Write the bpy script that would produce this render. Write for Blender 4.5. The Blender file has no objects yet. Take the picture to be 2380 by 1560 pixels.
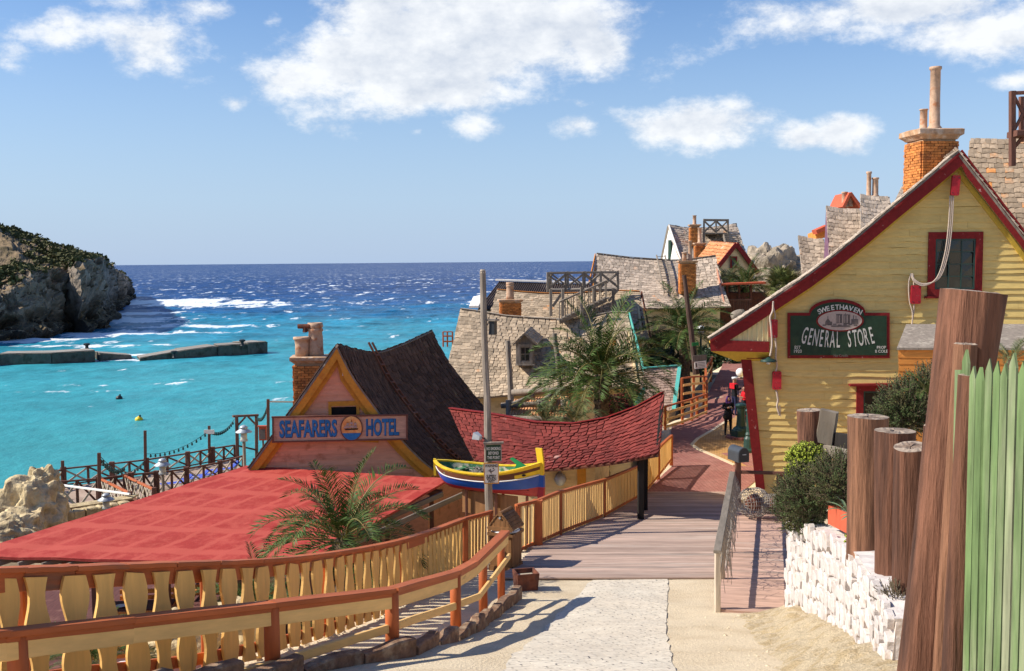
import bpy, bmesh, math, random
import numpy as np
from mathutils import Vector as V, Matrix, noise as NZ
R = math.radians
rnd = random.Random(11)
S = bpy.context.scene
COL = S.collection
# ---------------------------------------------------------------- camera
F, CX, CY, HZ = 2400.0, 1190.0, 780.0, 608.0       # focal length and horizon in units of a 2380 px wide picture
PITCH, ROLL, CAMZ = math.atan((CY - HZ) / F), R(-0.48), 14.0
cd = bpy.data.cameras.new('camera')
cam = bpy.data.objects.new('camera', cd); COL.objects.link(cam)
CR = Matrix.Rotation(math.pi / 2 - PITCH, 4, 'X') @ Matrix.Rotation(ROLL, 4, 'Z')
cam.matrix_world = Matrix.Translation((0, 0, CAMZ)) @ CR
cd.sensor_width = 36; cd.lens = F / 2380 * 36
cd.clip_start = 0.1; cd.clip_end = 60000
S.camera = cam
# ---------------------------------------------------------------- light
SUN_AZ, SUN_EL = R(-94), R(39)                      # azimuth clockwise from +Y: the sun stands on the left
wd = bpy.data.worlds.new('World'); S.world = wd; wd.use_nodes = True
sl = bpy.data.lights.new('sun', 'SUN'); sl.energy = 5.0; sl.angle = R(0.53); sl.color = (1, 0.93, 0.82)
so = bpy.data.objects.new('sun', sl); COL.objects.link(so)
sd = V((math.sin(SUN_AZ) * math.cos(SUN_EL), math.cos(SUN_AZ) * math.cos(SUN_EL), math.sin(SUN_EL)))
so.rotation_euler = sd.to_track_quat('Z', 'Y').to_euler()
so.location = (-20, 0, 40)
vs = S.view_settings
vs.view_transform = 'Standard'; vs.look = 'None'; vs.exposure = 0.44; vs.gamma = 1; vs.use_curve_mapping = False
S.render.engine = 'CYCLES'
S.cycles.max_bounces = 6; S.cycles.diffuse_bounces = 3; S.cycles.glossy_bounces = 2
S.cycles.transmission_bounces = 4; S.cycles.transparent_max_bounces = 8
S.cycles.caustics_reflective = False; S.cycles.caustics_refractive = False

def ray(px, py):
    d = (CR @ V(((px - CX) / F, -(py - CY) / F, -1, 0))).to_3d()
    return d / d.y
CAM = V((0, 0, CAMZ))
def P(px, py, Y): return CAM + ray(px, py) * Y
def Pz(px, py, z):
    d = ray(px, py); return CAM + d * ((z - CAMZ) / d.z)
def proj(p):
    q = CR.to_3x3().inverted() @ (p - CAM)
    return (CX - F * q.x / q.z, CY + F * q.y / q.z, -q.z)

# sky: Nishita with clouds laid on the sky dome by direction
nt = wd.node_tree; nt.nodes.clear(); L = nt.links.new
def N(t, typ, **kw):
    n = t.nodes.new(typ)
    for k, v in kw.items():
        if k.startswith('i_'):
            k = k[2:]; n.inputs[int(k) if k.isdigit() else k].default_value = v
        else: setattr(n, k, v)
    return n
def Mth(t, op, a, b=None, clamp=False):
    n = t.nodes.new('ShaderNodeMath'); n.operation = op; n.use_clamp = clamp
    for i, x in enumerate((a, b)):
        if x is None: continue
        if isinstance(x, (int, float)): n.inputs[i].default_value = x
        else: t.links.new(x, n.inputs[i])
    return n.outputs[0]
def world():
    t = nt
    out = N(t, 'ShaderNodeOutputWorld')
    sky = N(t, 'ShaderNodeTexSky', sky_type='NISHITA', sun_disc=False, sun_elevation=SUN_EL, sun_rotation=SUN_AZ,
            altitude=0, air_density=1.0, dust_density=0.25, ozone_density=2.6)
    bg = N(t, 'ShaderNodeBackground', i_1=0.098)
    tc = N(t, 'ShaderNodeTexCoord'); sp = N(t, 'ShaderNodeSeparateXYZ'); L(tc.outputs['Generated'], sp.inputs[0])
    # sea haze: the same pale blue all round the horizon, thinning upwards
    hz = N(t, 'ShaderNodeMapRange', interpolation_type='SMOOTHSTEP', i_1=.30, i_2=-.04, i_3=0.0, i_4=.92); L(sp.outputs[2], hz.inputs[0])
    hm = N(t, 'ShaderNodeMix', data_type='RGBA'); L(hz.outputs[0], hm.inputs[0]); hs = N(t, 'ShaderNodeHueSaturation', i_Hue=.509, i_Saturation=1.2, i_Value=1.12); L(sky.outputs[0], hs.inputs['Color']); L(hs.outputs[0], hm.inputs[6]); hm.inputs[7].default_value = (3.1, 4.25, 6.2, 1)
    L(hm.outputs[2], bg.inputs[0])
    az = Mth(t, 'ARCTAN2', sp.outputs[0], sp.outputs[1])
    wr = t.nodes.new('ShaderNodeMath'); wr.operation = 'WRAP'; L(az, wr.inputs[0]); wr.inputs[1].default_value = 0.63; wr.inputs[2].default_value = -0.63
    el = Mth(t, 'ARCSINE', sp.outputs[2])
    cb = N(t, 'ShaderNodeCombineXYZ'); L(wr.outputs[0], cb.inputs[0]); L(el, cb.inputs[1])
    warp = N(t, 'ShaderNodeTexNoise', i_Scale=9.0, i_Detail=3.0); L(tc.outputs['Generated'], warp.inputs['Vector'])
    wv = N(t, 'ShaderNodeVectorMath', operation='MULTIPLY_ADD'); L(warp.outputs['Color'], wv.inputs[0]); wv.inputs[1].default_value = (.05, .05, 0); L(cb.outputs[0], wv.inputs[2])
    C = [(880, 165, 330, 135, 2.0), (1120, 85, 400, 165, 2.2), (1400, 110, 190, 90, 1.5), (700, 190, 150, 80, 1.6), (1000, 215, 300, 75, 1.7), (1290, 50, 260, 110, 1.8),
         (2090, 25, 450, 66, 1.3), (2290, 60, 240, 80, 1.5), (1800, 12, 160, 40, .8), (1590, 285, 200, 64, 1.7), (1700, 300, 90, 44, .8), (1355, 306, 76, 36, 1.2), (1850, 312, 70, 34, 1.1),
         (1962, 297, 84, 48, 1.5), (1085, 304, 84, 38, .9), (985, 312, 30, 18, .6), (535, 240, 42, 20, .75), (150, 62, 130, 52, 1.0), (370, 90, 140, 100, 1.2),
         (470, 18, 110, 40, .8), (300, 10, 110, 34, .75), (610, 48, 40, 28, .65), (1365, 252, 44, 20, .65), (2345, 185, 46, 22, .6), (20, 120, 40, 34, .6), (745, 62, 50, 34, .6)]
    m = None
    for (x, y, rx, ry, w) in C:
        w += .22; rx *= 1.06; ry *= 1.08
        d = ray(x, y).normalized()
        a0, e0 = math.atan2(d.x, d.y), math.asin(d.z)
        s = N(t, 'ShaderNodeVectorMath', operation='SUBTRACT'); L(wv.outputs[0], s.inputs[0]); s.inputs[1].default_value = (a0 + .025, e0 + .025, 0)
        q = N(t, 'ShaderNodeVectorMath', operation='MULTIPLY'); L(s.outputs[0], q.inputs[0]); q.inputs[1].default_value = (F / rx, F / ry, 0)
        ln = N(t, 'ShaderNodeVectorMath', operation='LENGTH'); L(q.outputs[0], ln.inputs[0])
        v = t.nodes.new('ShaderNodeMath'); v.operation = 'MULTIPLY_ADD'; L(ln.outputs['Value'], v.inputs[0]); v.inputs[1].default_value = -w; v.inputs[2].default_value = w
        if m is None: m = v.outputs[0]
        else:
            sm = t.nodes.new('ShaderNodeMath'); sm.operation = 'SMOOTH_MAX'; L(m, sm.inputs[0]); L(v.outputs[0], sm.inputs[1]); sm.inputs[2].default_value = .12; m = sm.outputs[0]
    st = N(t, 'ShaderNodeMapping'); L(tc.outputs['Generated'], st.inputs[0]); st.inputs['Scale'].default_value = (1, 1, 1.7)
    n1 = N(t, 'ShaderNodeTexNoise', i_Scale=11.0, i_Detail=11.0, i_Roughness=.66); L(st.outputs[0], n1.inputs['Vector'])
    of = N(t, 'ShaderNodeVectorMath', operation='ADD'); L(st.outputs[0], of.inputs[0]); of.inputs[1].default_value = (-.016, 0, .02)
    n2 = N(t, 'ShaderNodeTexNoise', i_Scale=11.0, i_Detail=5.0, i_Roughness=.6); L(of.outputs[0], n2.inputs['Vector'])
    k = Mth(t, 'MULTIPLY_ADD', n1.outputs[0], 4.4); k.node.inputs[2].default_value = -2.36
    dn = Mth(t, 'ADD', m, k)
    dens = N(t, 'ShaderNodeMapRange', interpolation_type='SMOOTHSTEP', i_1=-.05, i_2=1.15); L(dn, dens.inputs[0])
    # light: thick parts away from the sun turn grey
    sh = Mth(t, 'SUBTRACT', n1.outputs[0], n2.outputs[0])
    s2 = Mth(t, 'MULTIPLY_ADD', sh, 3.0); s2.node.inputs[2].default_value = .86
    thick = N(t, 'ShaderNodeMapRange', i_1=.9, i_2=2.2, i_3=0.0, i_4=.34); L(dn, thick.inputs[0])
    s3 = Mth(t, 'SUBTRACT', s2, thick.outputs[0], True)
    cr = N(t, 'ShaderNodeMix', data_type='RGBA'); L(s3, cr.inputs[0]); cr.inputs[6].default_value = (.50, .57, .69, 1); cr.inputs[7].default_value = (.93, .95, .97, 1)
    bc = N(t, 'ShaderNodeBackground', i_1=.80); L(cr.outputs[2], bc.inputs[0])
    up = N(t, 'ShaderNodeMapRange', i_1=.02, i_2=.06); L(sp.outputs[2], up.inputs[0])
    fac = Mth(t, 'MULTIPLY', dens.outputs[0], up.outputs[0]); fac = Mth(t, 'MULTIPLY', fac, .95)
    mx = N(t, 'ShaderNodeMixShader'); L(fac, mx.inputs[0]); L(bg.outputs[0], mx.inputs[1]); L(bc.outputs[0], mx.inputs[2])
    L(mx.outputs[0], out.inputs[0])
world()
wd.cycles.sampling_method = 'MANUAL'; wd.cycles.sample_map_resolution = 512

# ---------------------------------------------------------------- helpers
Z = V((0, 0, 1))
def obj(name, me, parent=None, M=None):
    o = bpy.data.objects.new(name, me); COL.objects.link(o)
    if M is not None: o.matrix_basis = M
    if parent is not None:
        o.parent = parent
        if parent.parent is None and parent.type == 'EMPTY':
            o.matrix_parent_inverse = parent.matrix_basis.inverted()
    return o
def thing(name, label, cat, loc=(0, 0, 0), group=None):
    o = bpy.data.objects.new(name, None); COL.objects.link(o)
    o.empty_display_size = .2; o.matrix_basis = Matrix.Translation(V(loc))
    return tag(o, label, cat, group)
def tag(o, label=None, cat=None, group=None, kind=None):
    if label: o['label'] = label
    if cat: o['category'] = cat
    if group: o['group'] = group
    if kind: o['kind'] = kind
    return o
def mesh(name, v, f, mats, mi=None, smooth=False):
    me = bpy.data.meshes.new(name); me.from_pydata(v, [], f)
    for m in (mats if isinstance(mats, (list, tuple)) else [mats]): me.materials.append(m)
    if mi: me.polygons.foreach_set('material_index', mi)
    if smooth: me.polygons.foreach_set('use_smooth', [True] * len(f))
    me.update(); return me
def frame(o, x, z):
    x = V(x).normalized(); z = V(z); y = z.cross(x).normalized(); z = x.cross(y)
    return Matrix(((x.x, y.x, z.x, o[0]), (x.y, y.y, z.y, o[1]), (x.z, y.z, z.z, o[2]), (0, 0, 0, 1)))
class MB:
    def __init__(s): s.v = []; s.f = []; s.m = []
    def add(s, vs, fs, mi=0, M=None):
        o = len(s.v)
        s.v += [tuple(M @ V(p)) for p in vs] if M is not None else [tuple(p) for p in vs]
        s.f += [tuple(i + o for i in q) for q in fs]; s.m += [mi] * len(fs); return s
    def box(s, c, sz, M=None, mi=0, b=0):
        x, y, z = sz[0] / 2, sz[1] / 2, sz[2] / 2; c = V(c)
        vs = [c + V((i * x, j * y, k * z)) for k in (-1, 1) for j in (-1, 1) for i in (-1, 1)]
        return s.add(vs, [(0, 2, 3, 1), (4, 5, 7, 6), (0, 1, 5, 4), (2, 6, 7, 3), (0, 4, 6, 2), (1, 3, 7, 5)], mi, M)
    def bar(s, p0, p1, w, h, up=Z, mi=0):
        p0, p1 = V(p0), V(p1); d = p1 - p0
        if abs(d.normalized().dot(V(up))) > .98: up = V((0, 1, 0))
        return s.box((0, 0, 0), (d.length, w, h), frame((p0 + p1) / 2, d, up), mi)
    def tube(s, pts, rad, n=8, mi=0, cap=True):
        pts = [V(p) for p in pts]
        if isinstance(rad, (int, float)): rad = [rad] * len(pts)
        o = len(s.v); last = None
        for i, p in enumerate(pts):
            t = (pts[min(i + 1, len(pts) - 1)] - pts[max(i - 1, 0)]).normalized()
            a = t.orthogonal().normalized() if last is None else (last - t * last.dot(t)).normalized()
            last = a; b = t.cross(a)
            for k in range(n):
                q = 2 * math.pi * k / n; s.v.append(tuple(p + (a * math.cos(q) + b * math.sin(q)) * rad[i]))
        for i in range(len(pts) - 1):
            for k in range(n):
                s.f.append((o + i * n + k, o + i * n + (k + 1) % n, o + (i + 1) * n + (k + 1) % n, o + (i + 1) * n + k)); s.m.append(mi)
        if cap:
            s.f.append(tuple(o + k for k in range(n))[::-1]); s.f.append(tuple(o + (len(pts) - 1) * n + k for k in range(n))); s.m += [mi, mi]
        return s
    def lathe(s, prof, c=(0, 0, 0), n=16, mi=0, jit=0, M=None):
        o = len(s.v)
        for (r, z) in prof:
            for k in range(n):
                q = 2 * math.pi * k / n; rr = r * (1 + rnd.uniform(-jit, jit))
                p = V((c[0] + rr * math.cos(q), c[1] + rr * math.sin(q), c[2] + z)); s.v.append(tuple(M @ p if M else p))
        m = len(prof)
        for i in range(m - 1):
            for k in range(n):
                s.f.append((o + i * n + k, o + i * n + (k + 1) % n, o + (i + 1) * n + (k + 1) % n, o + (i + 1) * n + k)); s.m.append(mi)
        s.f.append(tuple(o + k for k in range(n))[::-1]); s.f.append(tuple(o + (m - 1) * n + k for k in range(n))); s.m += [mi, mi]
        return s
    def loop(s, A, B, mi=0):
        # two matching closed outlines joined by side walls and caps
        n = len(A); o = len(s.v); s.v += [tuple(p) for p in A] + [tuple(p) for p in B]
        s.f += [tuple(o + i for i in range(n))[::-1], tuple(o + n + i for i in range(n))]
        s.f += [(o + i, o + (i + 1) % n, o + n + (i + 1) % n, o + n + i) for i in range(n)]; s.m += [mi] * (n + 2); return s
    def grid(s, rows, mi=0):
        o = len(s.v); n = len(rows[0])
        for r in rows: s.v += [tuple(p) for p in r]
        for i in range(len(rows) - 1):
            for j in range(n - 1):
                s.f.append((o + i * n + j, o + i * n + j + 1, o + (i + 1) * n + j + 1, o + (i + 1) * n + j)); s.m.append(mi)
        return s
    def build(s, name, mats, parent=None, smooth=False):
        return obj(name, mesh(name, s.v, s.f, mats, s.m, smooth), parent)
def beam(name, p0, p1, w, h, mat, parent=None, up=Z, jit=.004, seg=3):
    # a sawn timber in its own local space: length along x, slightly uneven edges
    p0, p1 = V(p0), V(p1); d = p1 - p0; Ln = d.length
    if abs(d.normalized().dot(V(up))) > .98: up = V((0, 1, 0))
    c = min(w, h) * .12; v = []
    for i in range(seg + 1):
        x = -Ln / 2 + Ln * i / seg; a, b = rnd.uniform(-jit, jit), rnd.uniform(-jit, jit)
        for (yy, zz) in ((-w / 2 + c, -h / 2), (w / 2 - c, -h / 2), (w / 2, -h / 2 + c), (w / 2, h / 2 - c), (w / 2 - c, h / 2), (-w / 2 + c, h / 2), (-w / 2, h / 2 - c), (-w / 2, -h / 2 + c)):
            v.append((x, yy + a, zz + b))
    f = [(i * 8 + k, i * 8 + (k + 1) % 8, i * 8 + 8 + (k + 1) % 8, i * 8 + 8 + k) for i in range(seg) for k in range(8)]
    f = [q[::-1] for q in f] + [tuple(range(8)), tuple(seg * 8 + k for k in range(8))[::-1]]
    return obj(name, mesh(name, v, f, mat), parent, frame((p0 + p1) / 2, d, up))
def lerp(a, b, t): return a + (b - a) * t
def sstep(a, b, x):
    t = max(0, min(1, (x - a) / (b - a))); return t * t * (3 - 2 * t)
def poly_at(pts, t):
    # Catmull-Rom through points, t in 0..1 by index
    n = len(pts) - 1; x = max(0, min(n - 1e-6, t * n)); i = int(x); u = x - i
    p1, p2 = V(pts[i]), V(pts[i + 1]); p0 = V(pts[i - 1]) if i > 0 else p1 * 2 - p2; p3 = V(pts[i + 2]) if i + 2 <= n else p2 * 2 - p1
    return .5 * ((2 * p1) + (p2 - p0) * u + (2 * p0 - 5 * p1 + 4 * p2 - p3) * u * u + (3 * p1 - p0 - 3 * p2 + p3) * u ** 3)
class PL:
    # an upright plane: u along, w up, n out towards the viewer
    def __init__(s, o, d): s.o = V(o); s.u = V(d).normalized(); s.w = Z.copy(); s.n = s.u.cross(s.w).normalized()
    def hit(s, px, py, off=0):
        r = ray(px, py); return CAM + r * ((s.o + s.n * off - CAM).dot(s.n) / r.dot(s.n))
    def uw(s, px, py):
        q = s.hit(px, py) - s.o; return q.dot(s.u), q.dot(s.w)
    def at(s, u, w, off=0): return s.o + s.u * u + s.w * w + s.n * off
    def M(s, u, w, off=0): return frame(s.at(u, w, off), s.u, s.n)       # x along, y up, z out

# ---------------------------------------------------------------- materials
MT = {}
def mat(name, col, rough=.8, var=.25, scale=6, bump=.25, coord='pos', st=(1, 1, 1), rand=.12, col2=None, thr=.6, scale2=2.0, edge=.08, spec=.25, hue=0, metal=0, detail=6, bdist=.02):
    m = bpy.data.materials.new(name); m.use_nodes = True; t = m.node_tree; lk = t.links.new
    bs = t.nodes['Principled BSDF']; bs.inputs['Roughness'].default_value = rough; bs.inputs['Specular IOR Level'].default_value = spec; bs.inputs['Metallic'].default_value = metal
    if coord == 'pos': src = N(t, 'ShaderNodeNewGeometry').outputs['Position']
    else: src = N(t, 'ShaderNodeTexCoord').outputs['Object']
    oi = N(t, 'ShaderNodeObjectInfo')
    if coord != 'pos':
        ad = N(t, 'ShaderNodeVectorMath', operation='MULTIPLY_ADD'); lk(oi.outputs['Random'], ad.inputs[0]); ad.inputs[1].default_value = (37, 53, 71); lk(src, ad.inputs[2]); src = ad.outputs[0]
    mp = N(t, 'ShaderNodeMapping'); mp.inputs['Scale'].default_value = st; lk(src, mp.inputs[0])
    n1 = N(t, 'ShaderNodeTexNoise', i_Scale=scale, i_Detail=detail, i_Roughness=.62); lk(mp.outputs[0], n1.inputs['Vector'])
    mr = N(t, 'ShaderNodeMapRange', i_1=.28, i_2=.72, i_3=1 - var, i_4=1 + var); lk(n1.outputs[0], mr.inputs[0])
    gi = N(t, 'ShaderNodeNewGeometry')
    r1 = Mth(t, 'ADD', oi.outputs['Random'], gi.outputs['Random Per Island']); r1 = Mth(t, 'FRACT', r1)
    rr = N(t, 'ShaderNodeMapRange', i_1=0.0, i_2=1.0, i_3=1 - rand, i_4=1 + rand); lk(r1, rr.inputs[0])
    k = Mth(t, 'MULTIPLY', mr.outputs[0], rr.outputs[0])
    base = N(t, 'ShaderNodeRGB'); base.outputs[0].default_value = (*col, 1); c = base.outputs[0]
    if col2:
        n2 = N(t, 'ShaderNodeTexNoise', i_Scale=scale2, i_Detail=5.0, i_Roughness=.6); lk(mp.outputs[0] if (coord != 'pos' or st[2] < .3) else src, n2.inputs['Vector'])
        if hue:
            a = Mth(t, 'MULTIPLY_ADD', r1, hue); lk(n2.outputs[0], a.node.inputs[2]); a2 = Mth(t, 'SUBTRACT', a, hue * .5)
        else: a2 = n2.outputs[0]
        m2 = N(t, 'ShaderNodeMapRange', interpolation_type='SMOOTHSTEP', i_1=thr - edge, i_2=thr + edge); lk(a2, m2.inputs[0])
        mx = N(t, 'ShaderNodeMix', data_type='RGBA'); lk(m2.outputs[0], mx.inputs[0]); lk(c, mx.inputs[6]); mx.inputs[7].default_value = (*col2, 1); c = mx.outputs[2]
    vm = N(t, 'ShaderNodeVectorMath', operation='SCALE'); lk(c, vm.inputs[0]); lk(k, vm.inputs['Scale'])
    lk(vm.outputs[0], bs.inputs['Base Color'])
    if bump:
        b = N(t, 'ShaderNodeBump', i_Strength=bump, i_Distance=bdist); lk(n1.outputs[0], b.inputs['Height']); lk(b.outputs[0], bs.inputs['Normal'])
    MT[name] = m; return m
VST = (1, 1, .12); XST = (.16, 1, 1)
mat('brown_pole', (.10, .06, .045), .9, .3, 10, .4, 'pos', (1, 1, .2))
ORANGE = (.44, .115, .035)
mat('orange_paint', ORANGE, .6, .22, 9, .25, 'obj', XST, .1, (.22, .10, .06), .66, 3)
mat('cream_paint', (.82, .52, .195), .65, .14, 12, .25, 'obj', XST, .08, (.34, .20, .08), .70, 5)
mat('cream_post', (.80, .475, .145), .65, .14, 9, .2, 'pos', VST, .08, (.38, .22, .09), .70, 5)
mat('orange_post', ORANGE, .6, .22, 9, .25, 'pos', VST, .1, (.24, .09, .05), .66, 3)
mat('deck_wood', (.40, .285, .225), .85, .30, 10, .5, 'obj', (.10, 1, 1), .22, (.42, .34, .28), .6, 1.5)
mat('bridge_wood', (.47, .30, .225), .85, .28, 10, .5, 'obj', (.10, 1, 1), .16, (.44, .34, .27), .62, 1.5)
mat('bin_wood', (.24, .115, .045), .6, .30, 10, .35, 'pos', VST, .12, (.15, .075, .03), .6, 2)
mat('grey_wood', (.23, .19, .15), .9, .30, 12, .5, 'pos', VST, .15, (.33, .28, .22), .6, 3)
mat('grey_beam', (.24, .20, .155), .9, .30, 12, .5, 'obj', XST, .15, (.15, .12, .09), .6, 3)
mat('brown_wood', (.15, .065, .043), .8, .30, 10, .4, 'obj', XST, .15, (.2, .11, .08), .62, 3)
mat('pale_wood', (.5, .42, .32), .85, .22, 10, .4, 'obj', XST, .15, (.3, .23, .16), .62, 3)
mat('log', (.175, .078, .046), .85, .55, 16, 1.0, 'pos', (1, 1, .07), .12, (.075, .036, .024), .57, 3.4, bdist=.05, detail=9)
mat('log_end', (.33, .26, .2), .9, .3, 18, .6, 'pos', (1, 1, 1), .1, (.17, .12, .09), .55, 8)
mat('log_light', (.225, .108, .06), .85, .5, 16, 1.0, 'pos', (1, 1, .07), .12, (.11, .052, .032), .57, 3.4, bdist=.05, detail=9)
mat('green_paint', (.125, .190, .072), .85, .45, 9, .6, 'obj', XST, .12, (.235, .25, .155), .55, 2.5, edge=.14)
mat('yellow_board', (.70, .515, .18), .65, .13, 8, .22, 'pos', (.4, .4, 2), .07, (.50, .34, .11), .70, 2.2)
mat('yellow_trim', (.62, .42, .06), .6, .12, 8, .2, 'pos', (1, 1, 1), .05)
mat('yellow_pale', (.76, .66, .34), .65, .12, 8, .2, 'pos', (1, 1, .3), .06)
mat('red_trim', (.20, .014, .013), .75, .22, 9, .25, 'pos', (1, 1, 1), .08, (.50, .30, .25), .70, 7, .05)
mat('pink_board', (.66, .32, .20), .7, .14, 6, .2, 'pos', (.4, .4, 2), .07, (.46, .2, .11), .62, 2)
mat('mustard', (.56, .25, .03), .6, .18, 8, .25, 'pos', (1, 1, 1), .06, (.40, .14, .02), .64, 4)
mat('orange_board', (.62, .24, .05), .7, .2, 8, .3, 'pos', (.4, .4, 2), .14, (.42, .14, .03), .62, 3)
mat('shingle_grey', (.42, .32, .215), .92, .30, 9, .5, 'pos', (1, 1, 1), .30, (.50, .20, .055), .86, .55, .05, hue=.55)
mat('shingle_light', (.45, .36, .275), .92, .30, 9, .5, 'pos', (1, 1, 1), .30, (.46, .20, .07), .84, .5, .06, hue=.5)
mat('shingle_dark', (.095, .056, .040), .9, .34, 9, .5, 'pos', (1, 1, 1), .34, (.17, .135, .065), .84, .5, .1, hue=.5)
mat('shingle_red', (.165, .030, .023), .9, .24, 9, .4, 'pos', (1, 1, 1), .26, (.40, .25, .20), .93, .6, .05, hue=.6)
mat('shingle_orange', (.55, .24, .10), .85, .25, 9, .4, 'pos', (1, 1, 1), .2, (.42, .32, .24), .7, .8, .06, hue=.4)
mat('felt_red', (.47, .058, .044), .82, .10, 22, .3, 'pos', (1, 1, 1), .02)
mat('brick', (.52, .19, .05), .9, .30, 14, .6, 'pos', (1, 1, 1), .28, (.34, .12, .045), .6, 2.5)
mat('mortar', (.40, .26, .15), .95, .2, 14, .5)
mat('stucco', (.42, .25, .14), .95, .3, 7, .7, col2=(.5, .38, .28), thr=.55, scale2=3)
mat('pot', (.50, .33, .22), .9, .25, 8, .6, col2=(.36, .15, .07), thr=.6, scale2=4)
mat('sand', (.66, .545, .375), .95, .2, 30, .8, col2=(.56, .445, .29), thr=.56, scale2=1.1, edge=.2, detail=9, bdist=.03, rand=0)
mat('limestone', (.56, .44, .25), .95, .3, 3.5, .8, col2=(.40, .30, .17), thr=.55, scale2=1.5, bdist=.1)
mat('rock_grey', (.38, .31, .23), .95, .35, 1.2, .9, col2=(.22, .18, .13), thr=.54, scale2=.5, bdist=.3)
mat('whitewash', (.56, .505, .465), .85, .12, 7, .6, col2=(.46, .36, .28), thr=.64, scale2=3, bdist=.04)
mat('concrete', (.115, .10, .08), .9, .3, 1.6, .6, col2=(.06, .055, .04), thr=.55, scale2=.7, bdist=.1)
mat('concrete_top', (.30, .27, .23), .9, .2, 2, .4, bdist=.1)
mat('dark', (.012, .011, .01), .9, .2, 5, 0)
mat('black_cloth', (.012, .012, .016), .85, .2, 20, .2)
mat('steel', (.42, .45, .47), .45, .1, 10, .05, spec=.5, metal=.3)
mat('iron_green', (.02, .055, .045), .45, .2, 10, .1, spec=.4)
mat('iron_dark', (.02, .022, .024), .5, .2, 10, .1, spec=.4)
mat('rust', (.17, .06, .035), .9, .35, 12, .5, col2=(.09, .04, .03), thr=.55, scale2=6)
mat('rope', (.52, .42, .34), .9, .2, 60, .5)
mat('teal', (.10, .42, .36), .6, .2, 9, .3, 'pos', (1, 1, 1), .06, (.3, .3, .22), .66, 4)
mat('white_paint', (.78, .74, .68), .7, .12, 10, .2, 'pos', (1, 1, 1), .05, (.5, .42, .35), .7, 5)
mat('corrugated', (.085, .06, .05), .8, .25, 3, .2, col2=(.15, .12, .1), thr=.6, scale2=1)
mat('corrugated_rust', (.52, .26, .12), .85, .25, 3, .2, col2=(.34, .16, .08), thr=.6, scale2=1.5)
mat('leaf_palm', (.06, .10, .022), .55, .3, 3, .1, 'pos', (1, 1, 1), .35, (.10, .11, .03), .6, 1.2, spec=.15)
mat('leaf_dry', (.25, .18, .09), .8, .3, 3, .1, 'pos', (1, 1, 1), .3)
mat('leaf_rosemary', (.065, .095, .036), .9, .3, 5, .1, 'pos', (1, 1, 1), .45, (.115, .105, .045), .56, 4, spec=.08)
mat('leaf_lime', (.34, .40, .045), .7, .25, 8, .1, 'pos', (1, 1, 1), .35, (.2, .26, .04), .6, 6)
mat('leaf_dark', (.022, .045, .014), .5, .3, 5, .1, 'pos', (1, 1, 1), .5, spec=.4)
mat('leaf_scrub', (.085, .085, .03), .85, .35, 1.0, .1, 'pos', (1, 1, 1), .4, (.05, .055, .02), .55, .6)
mat('agave', (.16, .24, .13), .5, .2, 6, .1, 'pos', (1, 1, 1), .2, (.36, .38, .18), .6, 5, spec=.4)
mat('bark', (.13, .09, .06), .95, .4, 12, .9, 'pos', (1, 1, .6), .15, (.07, .045, .03), .55, 5, bdist=.04)
mat('twig', (.12, .095, .06), .95, .3, 8, .3)
mat('sign_green', (.022, .050, .026), .6, .2, 6, .15, col2=(.035, .06, .03), thr=.6, scale2=2)
mat('sign_wood', (.50, .32, .22), .8, .22, 4, .3, 'pos', (1, 1, 4), .05, (.32, .18, .11), .64, 3)
mat('sign_white', (.74, .70, .62), .6, .08, 6, .1, col2=(.5, .42, .32), thr=.7, scale2=4)
mat('ink_white', (.62, .60, .52), .7, .15, 20, 0)
mat('ink_dark', (.03, .02, .015), .7, .1, 20, 0)
mat('ink_blue', (.022, .165, .40), .65, .25, 14, .1)
mat('ink_sepia', (.42, .33, .27), .8, .12, 20, 0)
mat('ink_grey', (.14, .115, .10), .8, .25, 20, 0)
mat('sky_orange', (.72, .30, .09), .7, .2, 6, 0, col2=(.75, .46, .16), thr=.5, scale2=4)
mat('boat_blue', (.012, .075, .36), .42, .16, 6, .08, spec=.45)
mat('boat_red', (.34, .022, .03), .45, .16, 6, .08, spec=.4)
mat('boat_white', (.78, .76, .72), .5, .08, 6, .05)
mat('boat_brown', (.14, .05, .022), .5, .2, 6, .08)
mat('boat_yellow', (.80, .53, .02), .45, .1, 6, .06, spec=.4)
mat('boat_green', (.05, .17, .075), .6, .3, 8, .1, col2=(.45, .42, .32), thr=.55, scale2=6)
mat('bright_green', (.02, .22, .06), .5, .1, 6, .05)
mat('float_red', (.42, .02, .03), .55, .2, 12, .2, col2=(.5, .3, .26), thr=.7, scale2=14)
mat('skin', (.42, .22, .14), .6, .08, 10, 0)
mat('purple', (.10, .035, .16), .85, .2, 20, .1)
mat('red_cloth', (.55, .012, .02), .8, .15, 20, .1)
mat('white_cloth', (.78, .78, .76), .8, .05, 20, .05)
mat('navy', (.02, .025, .07), .8, .2, 20, .1)
mat('blue_cloth', (.05, .09, .42), .8, .1, 20, .1)
mat('hair', (.03, .018, .012), .6, .2, 20, .1)
mat('planter_red', (.52, .10, .045), .65, .12, 8, .15)
mat('net', (.30, .26, .22), .9, .2, 20, .1)
mat('weed_stone', (.40, .34, .26), .9, .3, 4, .5)
mat('lamp_white', (.82, .82, .80), .3, .02, 5, 0, spec=.5)
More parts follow.
